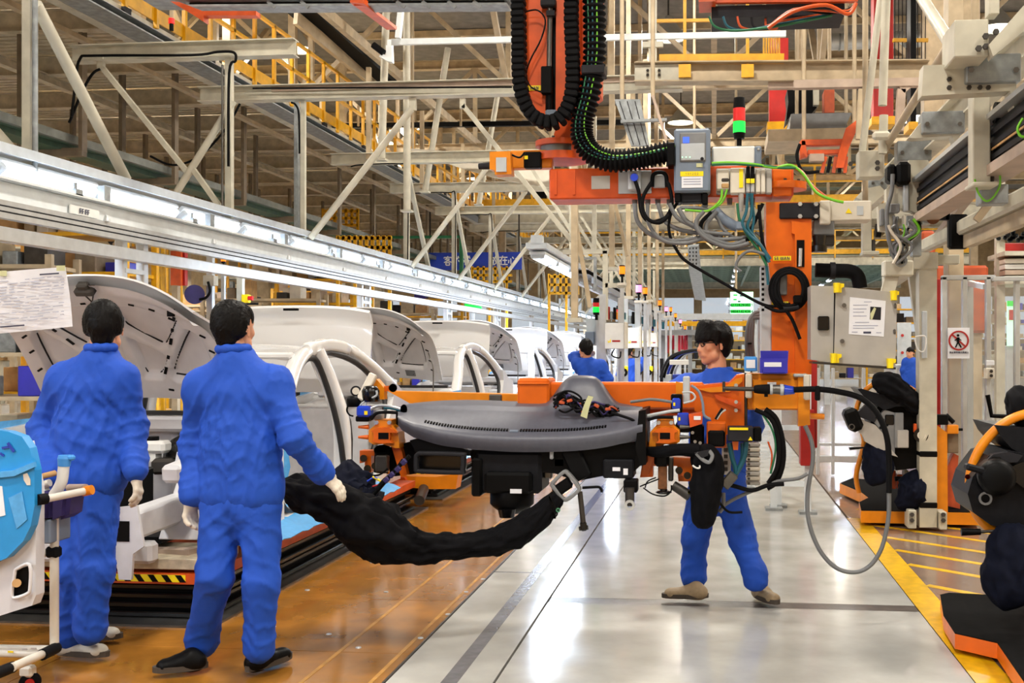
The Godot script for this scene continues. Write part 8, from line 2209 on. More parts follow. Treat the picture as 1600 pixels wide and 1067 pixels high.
func gantry() -> void:
	# linear axis over the cradles
	var t := thing("linear_axis", "black linear axis on a cream beam running over the cradles", "rail", Vector3(1.6, 2.6, -7))
	part(t, "guide_block", MB.new().bar(Vector3(1.62, 2.68, -4.6), Vector3(1.62, 2.68, -8.85), 0.1, 0.22), "black")
	for y in [2.6, 2.67, 2.74]: part(t, "belt", MB.new().bar(Vector3(1.565, y, -4.6), Vector3(1.565, y, -8.85), 0.02, 0.03), "charcoal")
	part(t, "top_rail", MB.new().bar(Vector3(1.6, 2.82, -4.6), Vector3(1.6, 2.82, -9.0), 0.16, 0.03), "alu")
	part(t, "bottom_rail", MB.new().bar(Vector3(1.6, 2.52, -4.6), Vector3(1.6, 2.52, -9.0), 0.16, 0.06), "pinkish")
	part(t, "strip", MB.new().bar(Vector3(1.553, 2.64, -4.6), Vector3(1.553, 2.64, -8.85), 0.006, 0.012), "cardboard")
	t = thing("upper_runway", "cream upper runway beam stepping along with galvanised hanger brackets", "beam", Vector3(1.7, 3.1, -8))
	part(t, "beam", MB.new().ibeam(Vector3(1.75, 3.22, -4.6), Vector3(1.75, 3.22, -14.0), 0.14, 0.2, 0.014), "cream")
	for e in [[5.9, 1510, 1596, 86, 126], [7.6, 1441, 1508, 175, 206], [9.0, 1402, 1456, 221, 249], [10.6, 1356, 1386, 271, 295]]:
		var br := part(t, "hanger_bracket", MB.new().box((q(e[1], e[3], e[0]) + q(e[2], e[4], e[0])) / 2 + Vector3(0, 0, -0.08), Vector3(q(e[2], 0, e[0]).x - q(e[1], 0, e[0]).x, q(0, e[3], e[0]).y - q(0, e[4], e[0]).y, 0.16), Basis.IDENTITY, 0.006), "galv")
		for uu in [e[1] + 8, e[2] - 8]: part(br, "bolt", MB.new().cyl(q(uu, (e[3] + e[4]) / 2.0 + 3, e[0]), q(uu, (e[3] + e[4]) / 2.0 + 3, e[0] - 0.02), 0.016, -1.0, 6), "steel")
	var Z := 5.9
	pp(t, "c_frame", "cream", Z + 0.05, 0.12, [1443, 102, 1510, 100, 1510, 124, 1560, 124, 1588, 130, 1588, 178, 1582, 160, 1578, 142, 1440, 150])
	for e in [[1483, 124], [1483, 137], [1514, 137], [1531, 137], [1544, 137]]: bolt(t, e[0], e[1], Z + 0.05, 0.014, "darksteel")
	pp(t, "c_frame", "cream", 7.65, 0.12, [1420, 215, 1438, 192, 1500, 205, 1496, 235, 1488, 212, 1430, 216])
	bx(t, "end_block", "cream", Z - 0.2, 0.3, 1491, 31, 1545, 88)
	pp(t, "gusset", "cream", Z - 0.25, 0.1, [1545, 70, 1600, 8, 1640, 8, 1640, 40, 1600, 48, 1552, 88])
	for e in [[1540, 57], [1540, 73], [1556, 50], [1529, 76]]: bolt(t, e[0], e[1], Z - 0.22, 0.018, "darksteel")
	bx(t, "hanger", "cream", Z - 0.15, 0.1, 1546, -40, 1562, 22)
	bx(t, "splice_block", "cream", 9.2, 0.2, 1342, 235, 1382, 276)
	for e in [[1371, 254], [1371, 263], [1329, 256]]: bolt(t, e[0], e[1], 9.2, 0.022, "darksteel")
	pp(t, "gusset", "cream", 10.4, 0.12, [1350, 295, 1375, 290, 1385, 300, 1360, 322, 1338, 308])
	part(t, "brace_tube", MB.new().cyl(q(1436, -10, 7.0), q(1489, 75, 5.9), 0.035), "cream")
	part(t, "brace_tube", MB.new().cyl(q(1385, -10, 9.0), q(1379, 165, 9.0), 0.035).cyl(q(1381, 180, 9.0), q(1379, 240, 9.0), 0.035), "cream")
	part(t, "brace_tube", MB.new().cyl(q(1378, -20, 9.4), q(1347, 238, 9.4), 0.03), "cream")
	part(t, "brace_tube", MB.new().cyl(q(1375, 245, 9.4), q(1480, 75, 7.0), 0.03), "tan")
	part(t, "tube_clamp", MB.new().box(q(1377, 212, 8.9), Vector3(0.14, 0.07, 0.06), Basis.IDENTITY, 0.02), "cream")
	# vertical carriage posts
	for e in [[1520, 1548, 142, 290, 6.3, "cream carriage post of the linear axis with gusset foot"], [1348, 1362, 338, 398, 9.6, "small cream carriage post at the end of the linear axis"]]:
		var c := thing("carriage_post", e[5], "post", q((e[0] + e[1]) / 2.0, e[3], e[4]))
		bx(c, "post", "cream", e[4], 0.12, e[0], e[2], e[1], e[3])
		hang(c, e[0] + 4, e[2] + 2, e[4] + 0.06)
		bx(c, "foot", "cream", e[4] - 0.06, 0.2, e[0], e[3] - 6, e[1] + 12, e[3])
		bx(c, "slot", "darksteel", e[4] + 0.02, 0.08, e[1], e[2] + (e[3] - e[2]) * 0.6, e[1] + 6, e[3] - 6)
		part(c, "roller", MB.new().cyl(q(e[1] + 6, e[2] + 40 * 9.0 / e[4] * 0.6, e[4]), q(e[1] + 14, e[2] + 40 * 9.0 / e[4] * 0.6, e[4]), 0.06, -1.0, 14), "black")
	var ge := thing("galvanised_box", "galvanised box with earth wires on the gantry post", "control box", q(1555, 318, 6.4))
	bx(ge, "box", "galv", 6.4, 0.12, 1532, 288, 1576, 318)
	cab(ge, "earth_wire", "green_wire", 0.006, [[1523, 280], [1528, 300], [1540, 314], [1552, 308], [1562, 290], [1562, 270]], 6.3, 6)
	cab(ge, "earth_wire", "green_wire", 0.007, [[1598, 185], [1590, 200], [1594, 212], [1604, 214]], 5.6, 6)
	# trolley plate with motor and cables
	Z = 8.6
	t = thing("axis_trolley", "cream trolley plate with black motor and cable bunch on the axis", "trolley", q(1410, 400, Z))
	pp(t, "plate", "cream", Z, 0.12, [1420, 250, 1450, 250, 1456, 262, 1456, 332, 1440, 336, 1425, 330, 1385, 320, 1385, 295, 1392, 288, 1420, 290])
	pp(t, "lower_plate", "cream", Z + 0.02, 0.1, [1372, 322, 1392, 312, 1398, 336, 1392, 362, 1374, 360])
	bx(t, "motor", "black", Z - 0.1, 0.16, 1387, 256, 1401, 284, 0.02)
	bx(t, "motor", "black", Z - 0.12, 0.18, 1402, 252, 1424, 288, 0.025)
	bx(t, "bracket", "lightgrey", Z - 0.06, 0.06, 1412, 288, 1420, 330)
	bx(t, "terminal_box", "grey", Z - 0.06, 0.08, 1391, 318, 1406, 332)
	bx(t, "terminal_box", "grey", Z - 0.06, 0.08, 1376, 326, 1382, 352)
	bx(t, "guard", "offwhite", Z - 0.02, 0.1, 1412, 335, 1440, 360)
	bx(t, "guard_inside", "galv", Z - 0.03, 0.05, 1416, 337, 1432, 352)
	part(t, "roller", MB.new().cyl(q(1458, 340, Z - 0.1), q(1458, 340, Z - 0.2), 0.05, -1.0, 16), "rust")
	bx(t, "sensor", "lightgrey", Z - 0.15, 0.1, 1441, 334, 1453, 350)
	part(t, "fork", MB.new().box(q(1472, 340, Z), Vector3(0.09, 0.04, 0.06)).box(q(1464, 336, Z), Vector3(0.03, 0.08, 0.06)).box(q(1480, 336, Z), Vector3(0.03, 0.08, 0.06)), "black")
	for k in 14:
		var u0 := 1394.0 + rng.randf_range(-8, 40)
		cab(t, "cable", ["cable_grey", "rubber", "galv", "cable_grey", "offwhite", "cable_grey", "green_wire"][k % 7], rng.randf_range(0.006, 0.014), [[u0, 335 + rng.randf_range(0, 20)], [u0 + rng.randf_range(-10, 12), 362], [1405 + rng.randf_range(-14, 24), 385], [1402 + rng.randf_range(-8, 14), 412]], Z - 0.1 - rng.randf_range(0, 0.1), 6)
	cab(t, "conduit", "cable_grey", 0.016, [[1395, 272], [1393, 300], [1386, 330], [1388, 370], [1395, 392], [1402, 396]], Z - 0.16)
	part(t, "clamp_ring", MB.new().ring(q(1408, 388, Z - 0.15), Vector3.BACK, 0.04, 0.055, 0.03, 18), "steel")
	part(t, "clamp_ring", MB.new().ring(q(1408, 408, Z - 0.12), Vector3.BACK, 0.03, 0.045, 0.03, 18), "galv")
	bx(t, "drop_plate", "galv", Z, 0.1, 1425, 350, 1440, 400)
	bx(t, "green_tag", "green", Z - 0.15, 0.04, 1391, 390, 1396, 400)
	part(t, "lower_block", MB.new().box(q(1402, 420, Z), Vector3(0.22, 0.12, 0.16), Basis.IDENTITY, 0.01).bar(q(1395, 425, Z), q(1385, 462, Z), 0.06, 0.1), "cream")
	# lower guide beam
	t = thing("guide_beam", "pale guide beam with black stop slanting beneath the linear axis", "beam", Vector3(2.0, 2.45, -9))
	part(t, "beam", MB.new().bar(Vector3(2.0, 2.5, -5.0), Vector3(2.0, 2.5, -12.2), 0.1, 0.12, Vector3.UP, 0.02), "cream")
	part(t, "lower_lip", MB.new().bar(Vector3(2.02, 2.38, -5.0), Vector3(2.02, 2.38, -9.0), 0.06, 0.1), "tan")
	part(t, "stop", MB.new().box(Vector3(1.97, 2.47, -9.1), Vector3(0.16, 0.28, 0.1), Basis.IDENTITY, 0.02), "black")
	part(t, "strut", MB.new().bar(qx(1460, 375, 2.05), qx(1520, 300, 2.05), 0.06, 0.06), "pinkish")
	part(t, "strut", MB.new().bar(q(1525, 345, 7.6), q(1548, 315, 7.6), 0.04, 0.05), "tan")
	# overhead orange robot tool and grey hopper behind
	t = thing("orange_tool_frame", "orange tool frame hanging behind the column near the ceiling beams", "tool frame", q(1300, 250, 13.0))
	Z = 13.0
	for e in [[1252, 218, 1320, 226], [1262, 234, 1318, 240]]: bx(t, "bar", "orange_deep", Z, 0.12, e[0], e[1], e[2], e[3])
	pp(t, "arm", "orange_deep", Z - 0.05, 0.1, [1310, 240, 1322, 200, 1338, 188, 1340, 200, 1326, 232, 1318, 262, 1306, 262])
	pp(t, "foot", "orange_deep", Z, 0.1, [1250, 220, 1258, 220, 1262, 245, 1250, 248])
	bx(t, "white_box", "pinkish", Z - 0.1, 0.1, 1265, 240, 1288, 252)
	for i in 5: part(t, "gripper_rod", MB.new().bar(q(1290 + i * 8, 245, Z), q(1284 + i * 9, 270, Z), 0.05, 0.04), ["orange_deep", "black", "brick_orange", "black", "orange_deep"][i])
	hang(t, 1335, 192, 13.05)
	hang(t, 1256, 222, 13.05)
	part(t, "hose", MB.new().tube(path([[1250, 225], [1245, 245], [1255, 268], [1280, 268]], Z - 0.1), 0.02, 7), "black")
	t = thing("grey_hopper", "grey sheet metal hopper above the orange tool frame", "hopper", q(1285, 200, 14.5))
	pp(t, "hopper", "grey", 14.5, 0.8, [1236, 178, 1331, 176, 1320, 200, 1234, 202])
	bx(t, "flange", "tan", 14.4, 1.0, 1200, 202, 1330, 218)
	hang(t, 1245, 180, 14.9)
	hang(t, 1322, 180, 14.9)
	t = thing("robot_head", "dark robot head and orange side frame hanging over the aisle", "robot", q(1265, 170, 15.0))
	pp(t, "head", "black", 15.0, 0.5, [1230, 140, 1270, 140, 1278, 165, 1268, 178, 1240, 176, 1228, 190, 1232, 160])
	bx(t, "frame", "brick_orange", 15.0, 0.3, 1288, 140, 1304, 176)
	bx(t, "cylinder", "cream", 14.9, 0.2, 1271, 138, 1280, 164)
	hang(t, 1250, 142, 15.2)
	hang(t, 1296, 142, 15.1)
	# coloured columns in the top right
	for e in [["red", 1365, 1396, -60, 182, 17.0, "red roof column with black pole beside it"], ["black", 1423, 1432, -60, 190, 15.0, "slim black pole between red and cream columns"], ["tan", 1444, 1478, -60, 300, 18.0, "tan column behind the gantry, left one of two"], ["tan", 1484, 1518, -60, 300, 17.0, "tan column behind the gantry, right one of two"], ["red", 1202, 1232, 60, 190, 19.0, "short red column behind the thin white tube"]]:
		var c := thing("roof_column", e[6], "column", q((e[1] + e[2]) / 2.0, e[4], e[5]))
		bx(c, "shaft", e[0], e[5], 0.3, e[1], e[3], e[2], e[4])
		bx(c, "foot_plate", "yellow", e[5] - 0.05, 0.4, e[1] - 3, e[4], e[2] + 3, e[4] + 12)
	t = thing("mesh_guard", "yellow framed wire mesh guard high behind the red column", "guard", q(1420, 60, 16.0))
	for v in [-40, 63]: part(t, "bar", MB.new().bar(q(1395, v, 16), q(1450, v, 16), 0.05, 0.05), "yellow")
	for i in 9: part(t, "wire", MB.new().cyl(q(1398 + i * 6, -40, 16), q(1398 + i * 6, 95, 16), 0.008, -1.0, 5), "charcoal")
	t = thing("yellow_sheet_guard", "ribbed yellow sheet guard left of the tool frame", "guard", q(1210, 90, 15.0))
	for i in 7: bx(t, "rib", "yellow", 15.0, 0.06, 1192 + i * 4, 40, 1195 + i * 4, 84)
	bx(t, "band", "yellow", 14.95, 0.1, 1188, 84, 1221, 98)
	hang(t, 1194, 42, 15.02)
	t = thing("light_duct", "bright round duct below the roof behind the gantry tubes", "duct", q(1330, 66, 24.0))
	part(t, "duct", MB.new().cyl(q(1298, 66, 24), q(1450, 60, 24), 0.18, -1.0, 16), "alu")
	for u in [1310, 1360, 1410]: part(t, "band", MB.new().cyl(q(u, 66, 24), q(u + 3, 66, 24), 0.19, -1.0, 16), "galv")
	t = thing("mid_frame", "pale steel frame with chamfered corner behind the drop column", "steel frame", q(1400, 140, 12.5))
	Z = 12.5
	part(t, "top", MB.new().bar(q(1240, 133, Z), q(1450, 129, Z), 0.12, 0.09), "pinkish")
	part(t, "corner", MB.new().bar(q(1424, 128, Z), q(1408, 142, Z), 0.09, 0.09).bar(q(1408, 140, Z), q(1405, 205, Z), 0.09, 0.09), "pinkish")
	part(t, "hang_tube", MB.new().bar(q(1346, 140, Z), q(1342, 218, Z), 0.09, 0.07), "tan")

# ---------- down the line ----------
func beacon(base: Vector3, m: String, label: String, s := 1.0, group := "") -> void:
	var t := thing("beacon", label, "beacon", base, group)
	part(t, "pole", MB.new().bar(Vector3(base.x, 0, base.z), base, 0.05, 0.05, Vector3.RIGHT), "alu")
	part(t, "foot", MB.new().box(base + Vector3(0, 0.02, 0) * s, Vector3(0.14, 0.04, 0.14) * s), "offwhite")
	part(t, "stem", MB.new().cyl(base, base + Vector3(0, 0.16, 0) * s, 0.018 * s), "black")
	part(t, "collar", MB.new().cyl(base + Vector3(0, 0.14, 0) * s, base + Vector3(0, 0.18, 0) * s, 0.04 * s), "black")
	part(t, "beacon_lamp", MB.new().cyl(base + Vector3(0, 0.18, 0) * s, base + Vector3(0, 0.3, 0) * s, 0.05 * s, -1.0, 14), m)
	part(t, "cap", MB.new().cyl(base + Vector3(0, 0.3, 0) * s, base + Vector3(0, 0.32, 0) * s, 0.052 * s, 0.04 * s), "black")

func mezz(Z0: float, Z1: float, y: float, x0: float, x1: float, m: String, label: String) -> Node3D:
	var t := thing("cross_mezzanine", label, "platform", Vector3((x0 + x1) / 2, y, -Z0))
	part(t, "edge_beam", MB.new().ibeam(Vector3(x0, y, -Z0), Vector3(x1, y, -Z0), 0.2, 0.4, 0.02), "cream")
	part(t, "rear_beam", MB.new().ibeam(Vector3(x0, y, -Z1), Vector3(x1, y, -Z1), 0.2, 0.4, 0.02), "cream")
	part(t, "deck", MB.new().box(Vector3((x0 + x1) / 2, y + 0.26, -(Z0 + Z1) / 2), Vector3(x1 - x0, 0.06, Z1 - Z0)), m)
	part(t, "kick_plate", MB.new().bar(Vector3(x0, y + 0.38, -Z0 + 0.1), Vector3(x1, y + 0.38, -Z0 + 0.1), 0.02, 0.2), "yellow")
	for k in [0.85, 1.3]: part(t, "handrail", MB.new().bar(Vector3(x0, y + k, -Z0 + 0.1), Vector3(x1, y + k, -Z0 + 0.1), 0.05, 0.05), "yellow")
	var x := x0
	while x < x1:
		part(t, "rail_post", MB.new().bar(Vector3(x, y + 0.1, -Z0 + 0.12), Vector3(x, y + 1.3, -Z0 + 0.12), 0.06, 0.06), "yellow")
		x += 1.6
	x = x0 + 0.4
	while x < x1:
		part(t, "joist", MB.new().ibeam(Vector3(x, y + 0.05, -Z0), Vector3(x, y + 0.05, -Z1), 0.12, 0.25, 0.014), m)
		x += 2.4
	var z := Z0 + 1.5
	while z < Z1:
		part(t, "cross_joist", MB.new().bar(Vector3(x0, y + 0.16, -z), Vector3(x1, y + 0.16, -z), 0.08, 0.1), m)
		z += 1.5
	for px in [x0 + 0.3, x1 - 0.3]:
		for pz in [Z0 + 0.3, Z1 - 0.3]: part(t, "column", MB.new().bar(Vector3(px, 0, -pz), Vector3(px, y - 0.2, -pz), 0.2, 0.2, Vector3.RIGHT), "tan")
	return t

func rack(at: Vector3, w: float, h: float, turn: float, kind: int) -> void:
	var t := thing("parts_rack", ["tan parts rack loaded with cartons beyond the lamp rail", "yellow framed rack with crates beyond the car bodies", "cream machine cabinet row beyond the line"][kind], "rack", Vector3.ZERO, ["carton racks beyond the line", "yellow racks beyond the line", "machine cabinets beyond the line"][kind])
	var fm: String = ["tan", "yellow", "cream"][kind]
	for x in [-w / 2, w / 2]:
		for z in [-0.4, 0.4]: part(t, "upright", MB.new().bar(Vector3(x, 0, z), Vector3(x, h, z), 0.08, 0.08, Vector3.RIGHT), fm)
	var y := 0.35
	while y < h:
		part(t, "shelf", MB.new().box(Vector3(0, y, 0), Vector3(w, 0.05, 0.85)), fm)
		var x := -w / 2 + 0.1
		while x < w / 2 - 0.3:
			var bw := rng.randf_range(0.14, 0.42)
			var bh := rng.randf_range(0.12, 0.42)
			if x + bw < w / 2 and rng.randf() < 0.85:
				part(t, "carton", MB.new().box(Vector3(x + bw / 2, y + 0.025 + bh / 2, rng.randf_range(-0.1, 0.15)), Vector3(bw, bh, 0.5), Basis.IDENTITY, 0.01), ["cardboard", "tan", "offwhite", "darksteel", "cream", "cardboard", "pinkish", "hanger", "galv", "tan", "charcoal", "bin_blue"][rng.randi() % 12])
			x += bw + 0.06
		y += 0.55
	t.position = at
	t.rotation.y = turn

func far_side() -> void:
	mezz(31.0, 33.4, 5.35, -6.8, 7.5, "deck", "cross mezzanine with yellow railing and dark seats over the line")
	mezz(48.0, 66.0, 5.35, -6.0, 11.0, "roof_green", "farther cross mezzanine with green grey joists over the aisle")
	for i in 8:  # lamps added to brighten the dark space below the green deck
		var at := Vector3(1.0 + (i % 2) * 5.0, 5.1, -50.0 - (i / 2) * 4.0)
		var l := copy(get_node("fluorescent_lamp"), at, "added twin tube fill lamp under the far cross mezzanine")
		l.rotation.z = 0.0
		l.set_meta("group", "added fill lamps under the far mezzanine")
		area(self, "fluorescent_area", at + Vector3(0, -0.055, 0), Vector2(0.16, 1.25), TUBE_ENERGY * 3.0, Color(0.86, 0.92, 1.0))
	for i in 6:
		var s := thing("stored_seat", "black wrapped seat stored on the cross mezzanine", "seat", Vector3(-5.2 + i * 1.15, 5.65, -32.0), "seats on the mezzanine")
		part(s, "cushion", MB.new().box(s.position + Vector3(0, 0.25, 0), Vector3(0.5, 0.22, 0.5), Basis.IDENTITY, 0.06), "cloth_black")
		part(s, "backrest", MB.new().box(s.position + Vector3(0, 0.6, -0.2), Vector3(0.46, 0.6, 0.16), Basis(Vector3.RIGHT, -0.2), 0.06), "cloth_black")
	# hanging posts beside the aisle
	var t: Node3D
	for e in [[898, 300, 500, 13.2], [956, 270, 420, 16.5], [982, 290, 465, 19.0], [1000, 330, 460, 22.0], [1014, 345, 470, 25.0], [1027, 355, 480, 28.0], [1036, 370, 490, 32.0]]:
		t = thing("hanger_post", "slim tan hanger post in the file beside the aisle", "post", q(e[0], e[2], e[3]), "hanger posts beside the aisle")
		part(t, "post", MB.new().bar(Vector3(q(e[0], 0, e[3]).x, 9.6, -e[3]), q(e[0], e[2], e[3]), 0.08, 0.08), "tan")
		part(t, "shoe", MB.new().box(q(e[0], e[2], e[3]), Vector3(0.18, 0.05, 0.18)), "cream")
		if e[3] < 18.0: part(t, "stay", MB.new().bar(q(e[0] - 8, e[1] - 10, e[3] + 0.1), q(e[0] + 24, e[2] - 20, e[3] + 0.1), 0.05, 0.05), "tan")
	t = thing("angle_portal", "cream angle portal holding the aisle lamp cables", "frame", q(930, 520, 14.6))
	part(t, "post", MB.new().bar(q(946, 392, 14.6), q(946, 500, 14.6), 0.07, 0.07), "cream")
	part(t, "top", MB.new().bar(q(880, 394, 14.6), q(949, 393, 14.6), 0.07, 0.06), "cream")
	part(t, "bracket", MB.new().bar(q(905, 404, 14.6), q(932, 403, 14.6), 0.05, 0.03).bar(q(930, 403, 14.6), q(930, 455, 14.6), 0.04, 0.04), "galv")
	part(t, "arm", MB.new().bar(q(946, 446, 14.6), q(978, 446, 14.6), 0.07, 0.06), "cream")
	# work stations: posts, cabinets, lights
	var names := ["nearest", "second", "third", "fourth"]
	var cz := [[960.0, 14.5, 30.0, 40.0, 505.0], [989.0, 17.5, 20.0, 32.0, 512.0], [1007.0, 21.0, 13.0, 26.0, 516.0], [1021.0, 25.0, 10.0, 22.0, 520.0]]
	for i in 4:
		var e: Array = cz[i]
		var Z: float = e[1]
		t = thing("station_cabinet", "white station cabinet with yellow logo hung on rails, %s along the aisle" % names[i], "cabinet", q(e[0], e[4] + e[3], Z))
		bx(t, "box", "white", Z, 0.2, e[0] - e[2] / 2, e[4], e[0] + e[2] / 2, e[4] + e[3])
		bx(t, "side", "offwhite", Z - 0.02, 0.22, e[0] + e[2] / 2, e[4] - 2, e[0] + e[2] / 2 + e[2] * 0.14, e[4] + e[3])
		part(t, "logo", MB.new().prism(poly([e[0] - e[2] * 0.36, e[4] + e[3] * 0.65, e[0] - e[2] * 0.28, e[4] + e[3] * 0.72, e[0] - e[2] * 0.2, e[4] + e[3] * 0.6, e[0] - e[2] * 0.18, e[4] + e[3] * 0.74, e[0] - e[2] * 0.34, e[4] + e[3] * 0.76], Z - 0.004), at_z(Z - 0.004), 0.004), "label_yellow")
		bx(t, "logo_text", "red", Z - 0.004, 0.004, e[0] - e[2] * 0.12, e[4] + e[3] * 0.66, e[0] + e[2] * 0.3, e[4] + e[3] * 0.73, 0.0)
		part(t, "post", MB.new().bar(q(e[0] + e[2] * 0.35, e[4] - 40, Z + 0.15), Vector3(q(e[0] + e[2] * 0.35, 600, Z + 0.15).x, 0, -Z - 0.15), 0.08, 0.08, Vector3.RIGHT), "alu")
		part(t, "post", MB.new().bar(q(e[0] - e[2] * 0.6, e[4] - 45, Z + 0.1), Vector3(q(e[0] - e[2] * 0.6, 600, Z + 0.1).x, 0, -Z - 0.1), 0.09, 0.09, Vector3.RIGHT), "alu")
		part(t, "cable", MB.new().tube(path([[e[0], e[4] + e[3]], [e[0] - 4, e[4] + e[3] + 10], [e[0] + 8, e[4] + e[3] + 14], [e[0] + 10, e[4] + e[3] + 4]], Z), 0.01, 6), "black")
		bx(t, "pull_handle", "label_yellow", Z - 0.05, 0.05, e[0] - e[2] * 0.7, 572, e[0] - e[2] * 0.7 + 6, 580)
		part(t, "hand_wheel", MB.new().ring(q(e[0] - e[2] * 0.75, 582, Z - 0.05), Vector3.BACK, 0.03, 0.07, 0.03, 14), "black")
		for k in 6: bx(t, "clutter", ["red", "galv", "black", "orange_light", "alu", "teal"][k], Z + 0.2, 0.15, e[0] - 12 + k * 5, e[4] - 26 + (k * 7) % 13, e[0] - 8 + k * 5, e[4] - 6)
	t = thing("grey_station_box", "light grey station box stepped above another beside the far worker", "cabinet", q(930, 545, 15.2))
	bx(t, "upper_box", "lightgrey", 15.2, 0.25, 916, 497, 938, 540)
	bx(t, "lower_box", "boxblue", 15.1, 0.2, 914, 518, 928, 538)
	part(t, "post", MB.new().bar(q(937, 464, 15.1), Vector3(q(940, 600, 15.1).x, 0, -15.1), 0.12, 0.1, Vector3.RIGHT), "alu")
	signal_tower("signal_tower", "small signal tower with red and green lens beside the angle portal", q(932, 500, 14.8), 0.3, 0.05, [["red_lamp_off", 0.6, 0.8], ["green_lamp", 0.35, 0.6]])
	drop(signal_tower("signal_tower", "small signal tower with red and green lens above the white cabinets", q(967, 506, 16.8), 0.28, 0.045, [["red_lamp_off", 0.6, 0.8], ["green_lamp", 0.35, 0.6]]), 967, 506, 16.8)
	drop(signal_tower("signal_tower", "signal tower behind the second car body under the lower rail", q(576, 478, 16.5), 0.18, 0.05, [["red_lamp_off", 0.5, 0.8], ["green_plastic", 0.2, 0.5]]), 576, 478, 16.5)
	drop(signal_tower("signal_tower", "signal tower behind the third car body under the lower rail", q(701, 498, 21.5), 0.2, 0.06, [["red_lamp_off", 0.5, 0.8], ["green_lamp", 0.2, 0.5]]), 701, 498, 21.5)
	beacon(q(972, 446, 14.6), "amber_lamp", "amber beacon on the arm of the cream angle portal", 0.85)
	beacon(q(998, 473, 17.6), "pink_lamp", "red and pink lit beacon beside an amber beacon", 0.95)
	beacon(q(1008, 473, 17.6), "amber_lamp", "amber beacon right beside the pink lit beacon", 0.8)
	beacon(q(1031, 488, 21.0), "amber_lamp", "single amber beacon farther along the aisle", 0.75)
	beacon(q(1041, 496, 25.0), "pink_lamp", "farther red beacon above the grey beam end", 0.8)
	for i in 5: beacon(q(1048 + i * 7.5, 495 + i * 9, 25.0 + i * 0.9), ["amber_lamp", "amber_lamp", "pink_lamp", "amber_lamp", "amber_lamp"][i], "tiny beacon in the far file over the red curtains", 0.7, "far beacons")
	# hall furniture under the green mezzanine
	t = thing("far_beam", "grey cross beam with yellow band behind the worker's head", "beam", q(1150, 500, 30.0))
	bx(t, "beam", "lightgrey", 30.0, 0.3, 1030, 490, 1300, 499)
	bx(t, "yellow_band", "yellow", 31.0, 0.1, 1040, 502, 1300, 509)
	bx(t, "yellow_panel", "yellow", 29.8, 0.05, 1088, 503, 1104, 512)
	for u in [1060, 1180, 1292]: part(t, "post", MB.new().bar(q(u, 495, 30.2), Vector3(q(u, 495, 30.2).x, 0, -30.2), 0.15, 0.15, Vector3.RIGHT), "lightgrey")
	t = thing("led_board", "hanging LED board with rows of green numbers", "screen", q(1158, 490, 22.0))
	var Z := 22.0
	bx(t, "led_screen", "led_screen", Z, 0.06, 1141, 456, 1177, 490, 0.0)
	for e in [[474, "262728293031"], [484, "394041424344"]]:
		bx(t, "screen_row", "led_green_sign", Z - 0.004, 0.004, 1142, e[0], 1173, e[0] + 5, 0.0)
		part(t, "screen_text", MB.new().text(e[1], sansb, 0.075, Transform3D(Basis.IDENTITY, q(1157, e[0] + 2.5, Z - 0.012)), 0.003), "black")
	for e in [[1146, 460, 6, "led_green_sign"], [1156, 461, 8, "print"], [1146, 467, 5, "led_green_sign"], [1153, 470, 4, "print"]]: bx(t, "screen_mark", e[3], Z - 0.004, 0.004, e[0], e[1], e[0] + e[2], e[1] + 2, 0.0)
	hang(t, 1150, 456, Z + 0.03)
	t = thing("cable_tray_drop", "perforated galvanised cable tray dropping over the aisle", "cable tray", q(1090, 440, 20.0))
	part(t, "tray", MB.new().surf([PackedVector3Array([q(1075, 383, 18), q(1092, 381, 18)]), PackedVector3Array([q(1076, 420, 19), q(1095, 418, 19)]), PackedVector3Array([q(1086, 466, 23), q(1103, 468, 23)])], 0.03), "galv")
	for i in 5:
		for j in 3: part(t, "slot", MB.new().box(q(1078 + j * 5, 388 + i * 6, 17.9), Vector3(0.02, 0.03, 0.01)), "charcoal")
	hang(t, 1085, 400, 18.6)
	t = thing("slotted_tray", "wide slotted galvanised tray slanting down right of the black hose", "cable tray", q(990, 190, 12.0))
	part(t, "tray", MB.new().prism(poly([960, 155, 1000, 155, 1015, 228, 986, 228], 12.0), at_z(12.0), 0.05), "galv")
	for k in 3: part(t, "slot_line", MB.new().bar(q(968 + k * 12, 158, 11.99), q(990 + k * 10, 226, 11.99), 0.008, 0.004, Vector3.BACK), "charcoal")
	part(t, "cross_bar", MB.new().bar(q(970, 190, 11.95), q(1042, 187, 11.95), 0.05, 0.03), "galv")
	part(t, "hanger_strap", MB.new().bar(q(1020, 150, 11.9), q(1044, 228, 11.9), 0.08, 0.03), "pinkish")
	hang(t, 972, 157, 12.05)
	hang(t, 1020, 152, 11.95)
	t = thing("red_curtain", "row of red curtain strips on a grey rail in the distance", "curtain", q(1060, 560, 26.0))
	part(t, "rail", MB.new().bar(q(1022, 520, 26), q(1110, 519, 26), 0.3, 0.12), "grey")
	for i in 8: bx(t, "strip", "red_pink" if i != 3 else "offwhite", 26.1 + (i % 3) * 0.05, 0.03, 1041 + i * 4.6, 524, 1045 + i * 4.6, 552 - (i % 3) * 3, 0.0)
	for u in [1036, 1078]: part(t, "leg", MB.new().bar(q(u, 520, 26), Vector3(q(u, 520, 26).x, 0, -26), 0.1, 0.1, Vector3.RIGHT), "grey")
	t = thing("bent_tube_rack", "rack of bent black and blue tubes left of the worker with glasses", "rack", fl(1060, 720))
	for i in 5: part(t, "bent_tube", MB.new().tube(path([[1032 + i * 5, 590], [1038 + i * 5, 572], [1050 + i * 6, 556 - i], [1075 + i * 5, 548], [1100, 546]], 15.0 + i * 0.1), 0.02, 7), ["charcoal", "black", "sign_blue", "charcoal", "lightgrey"][i])
	bx(t, "label_bar", "white", 14.9, 0.05, 1046, 562, 1076, 570)
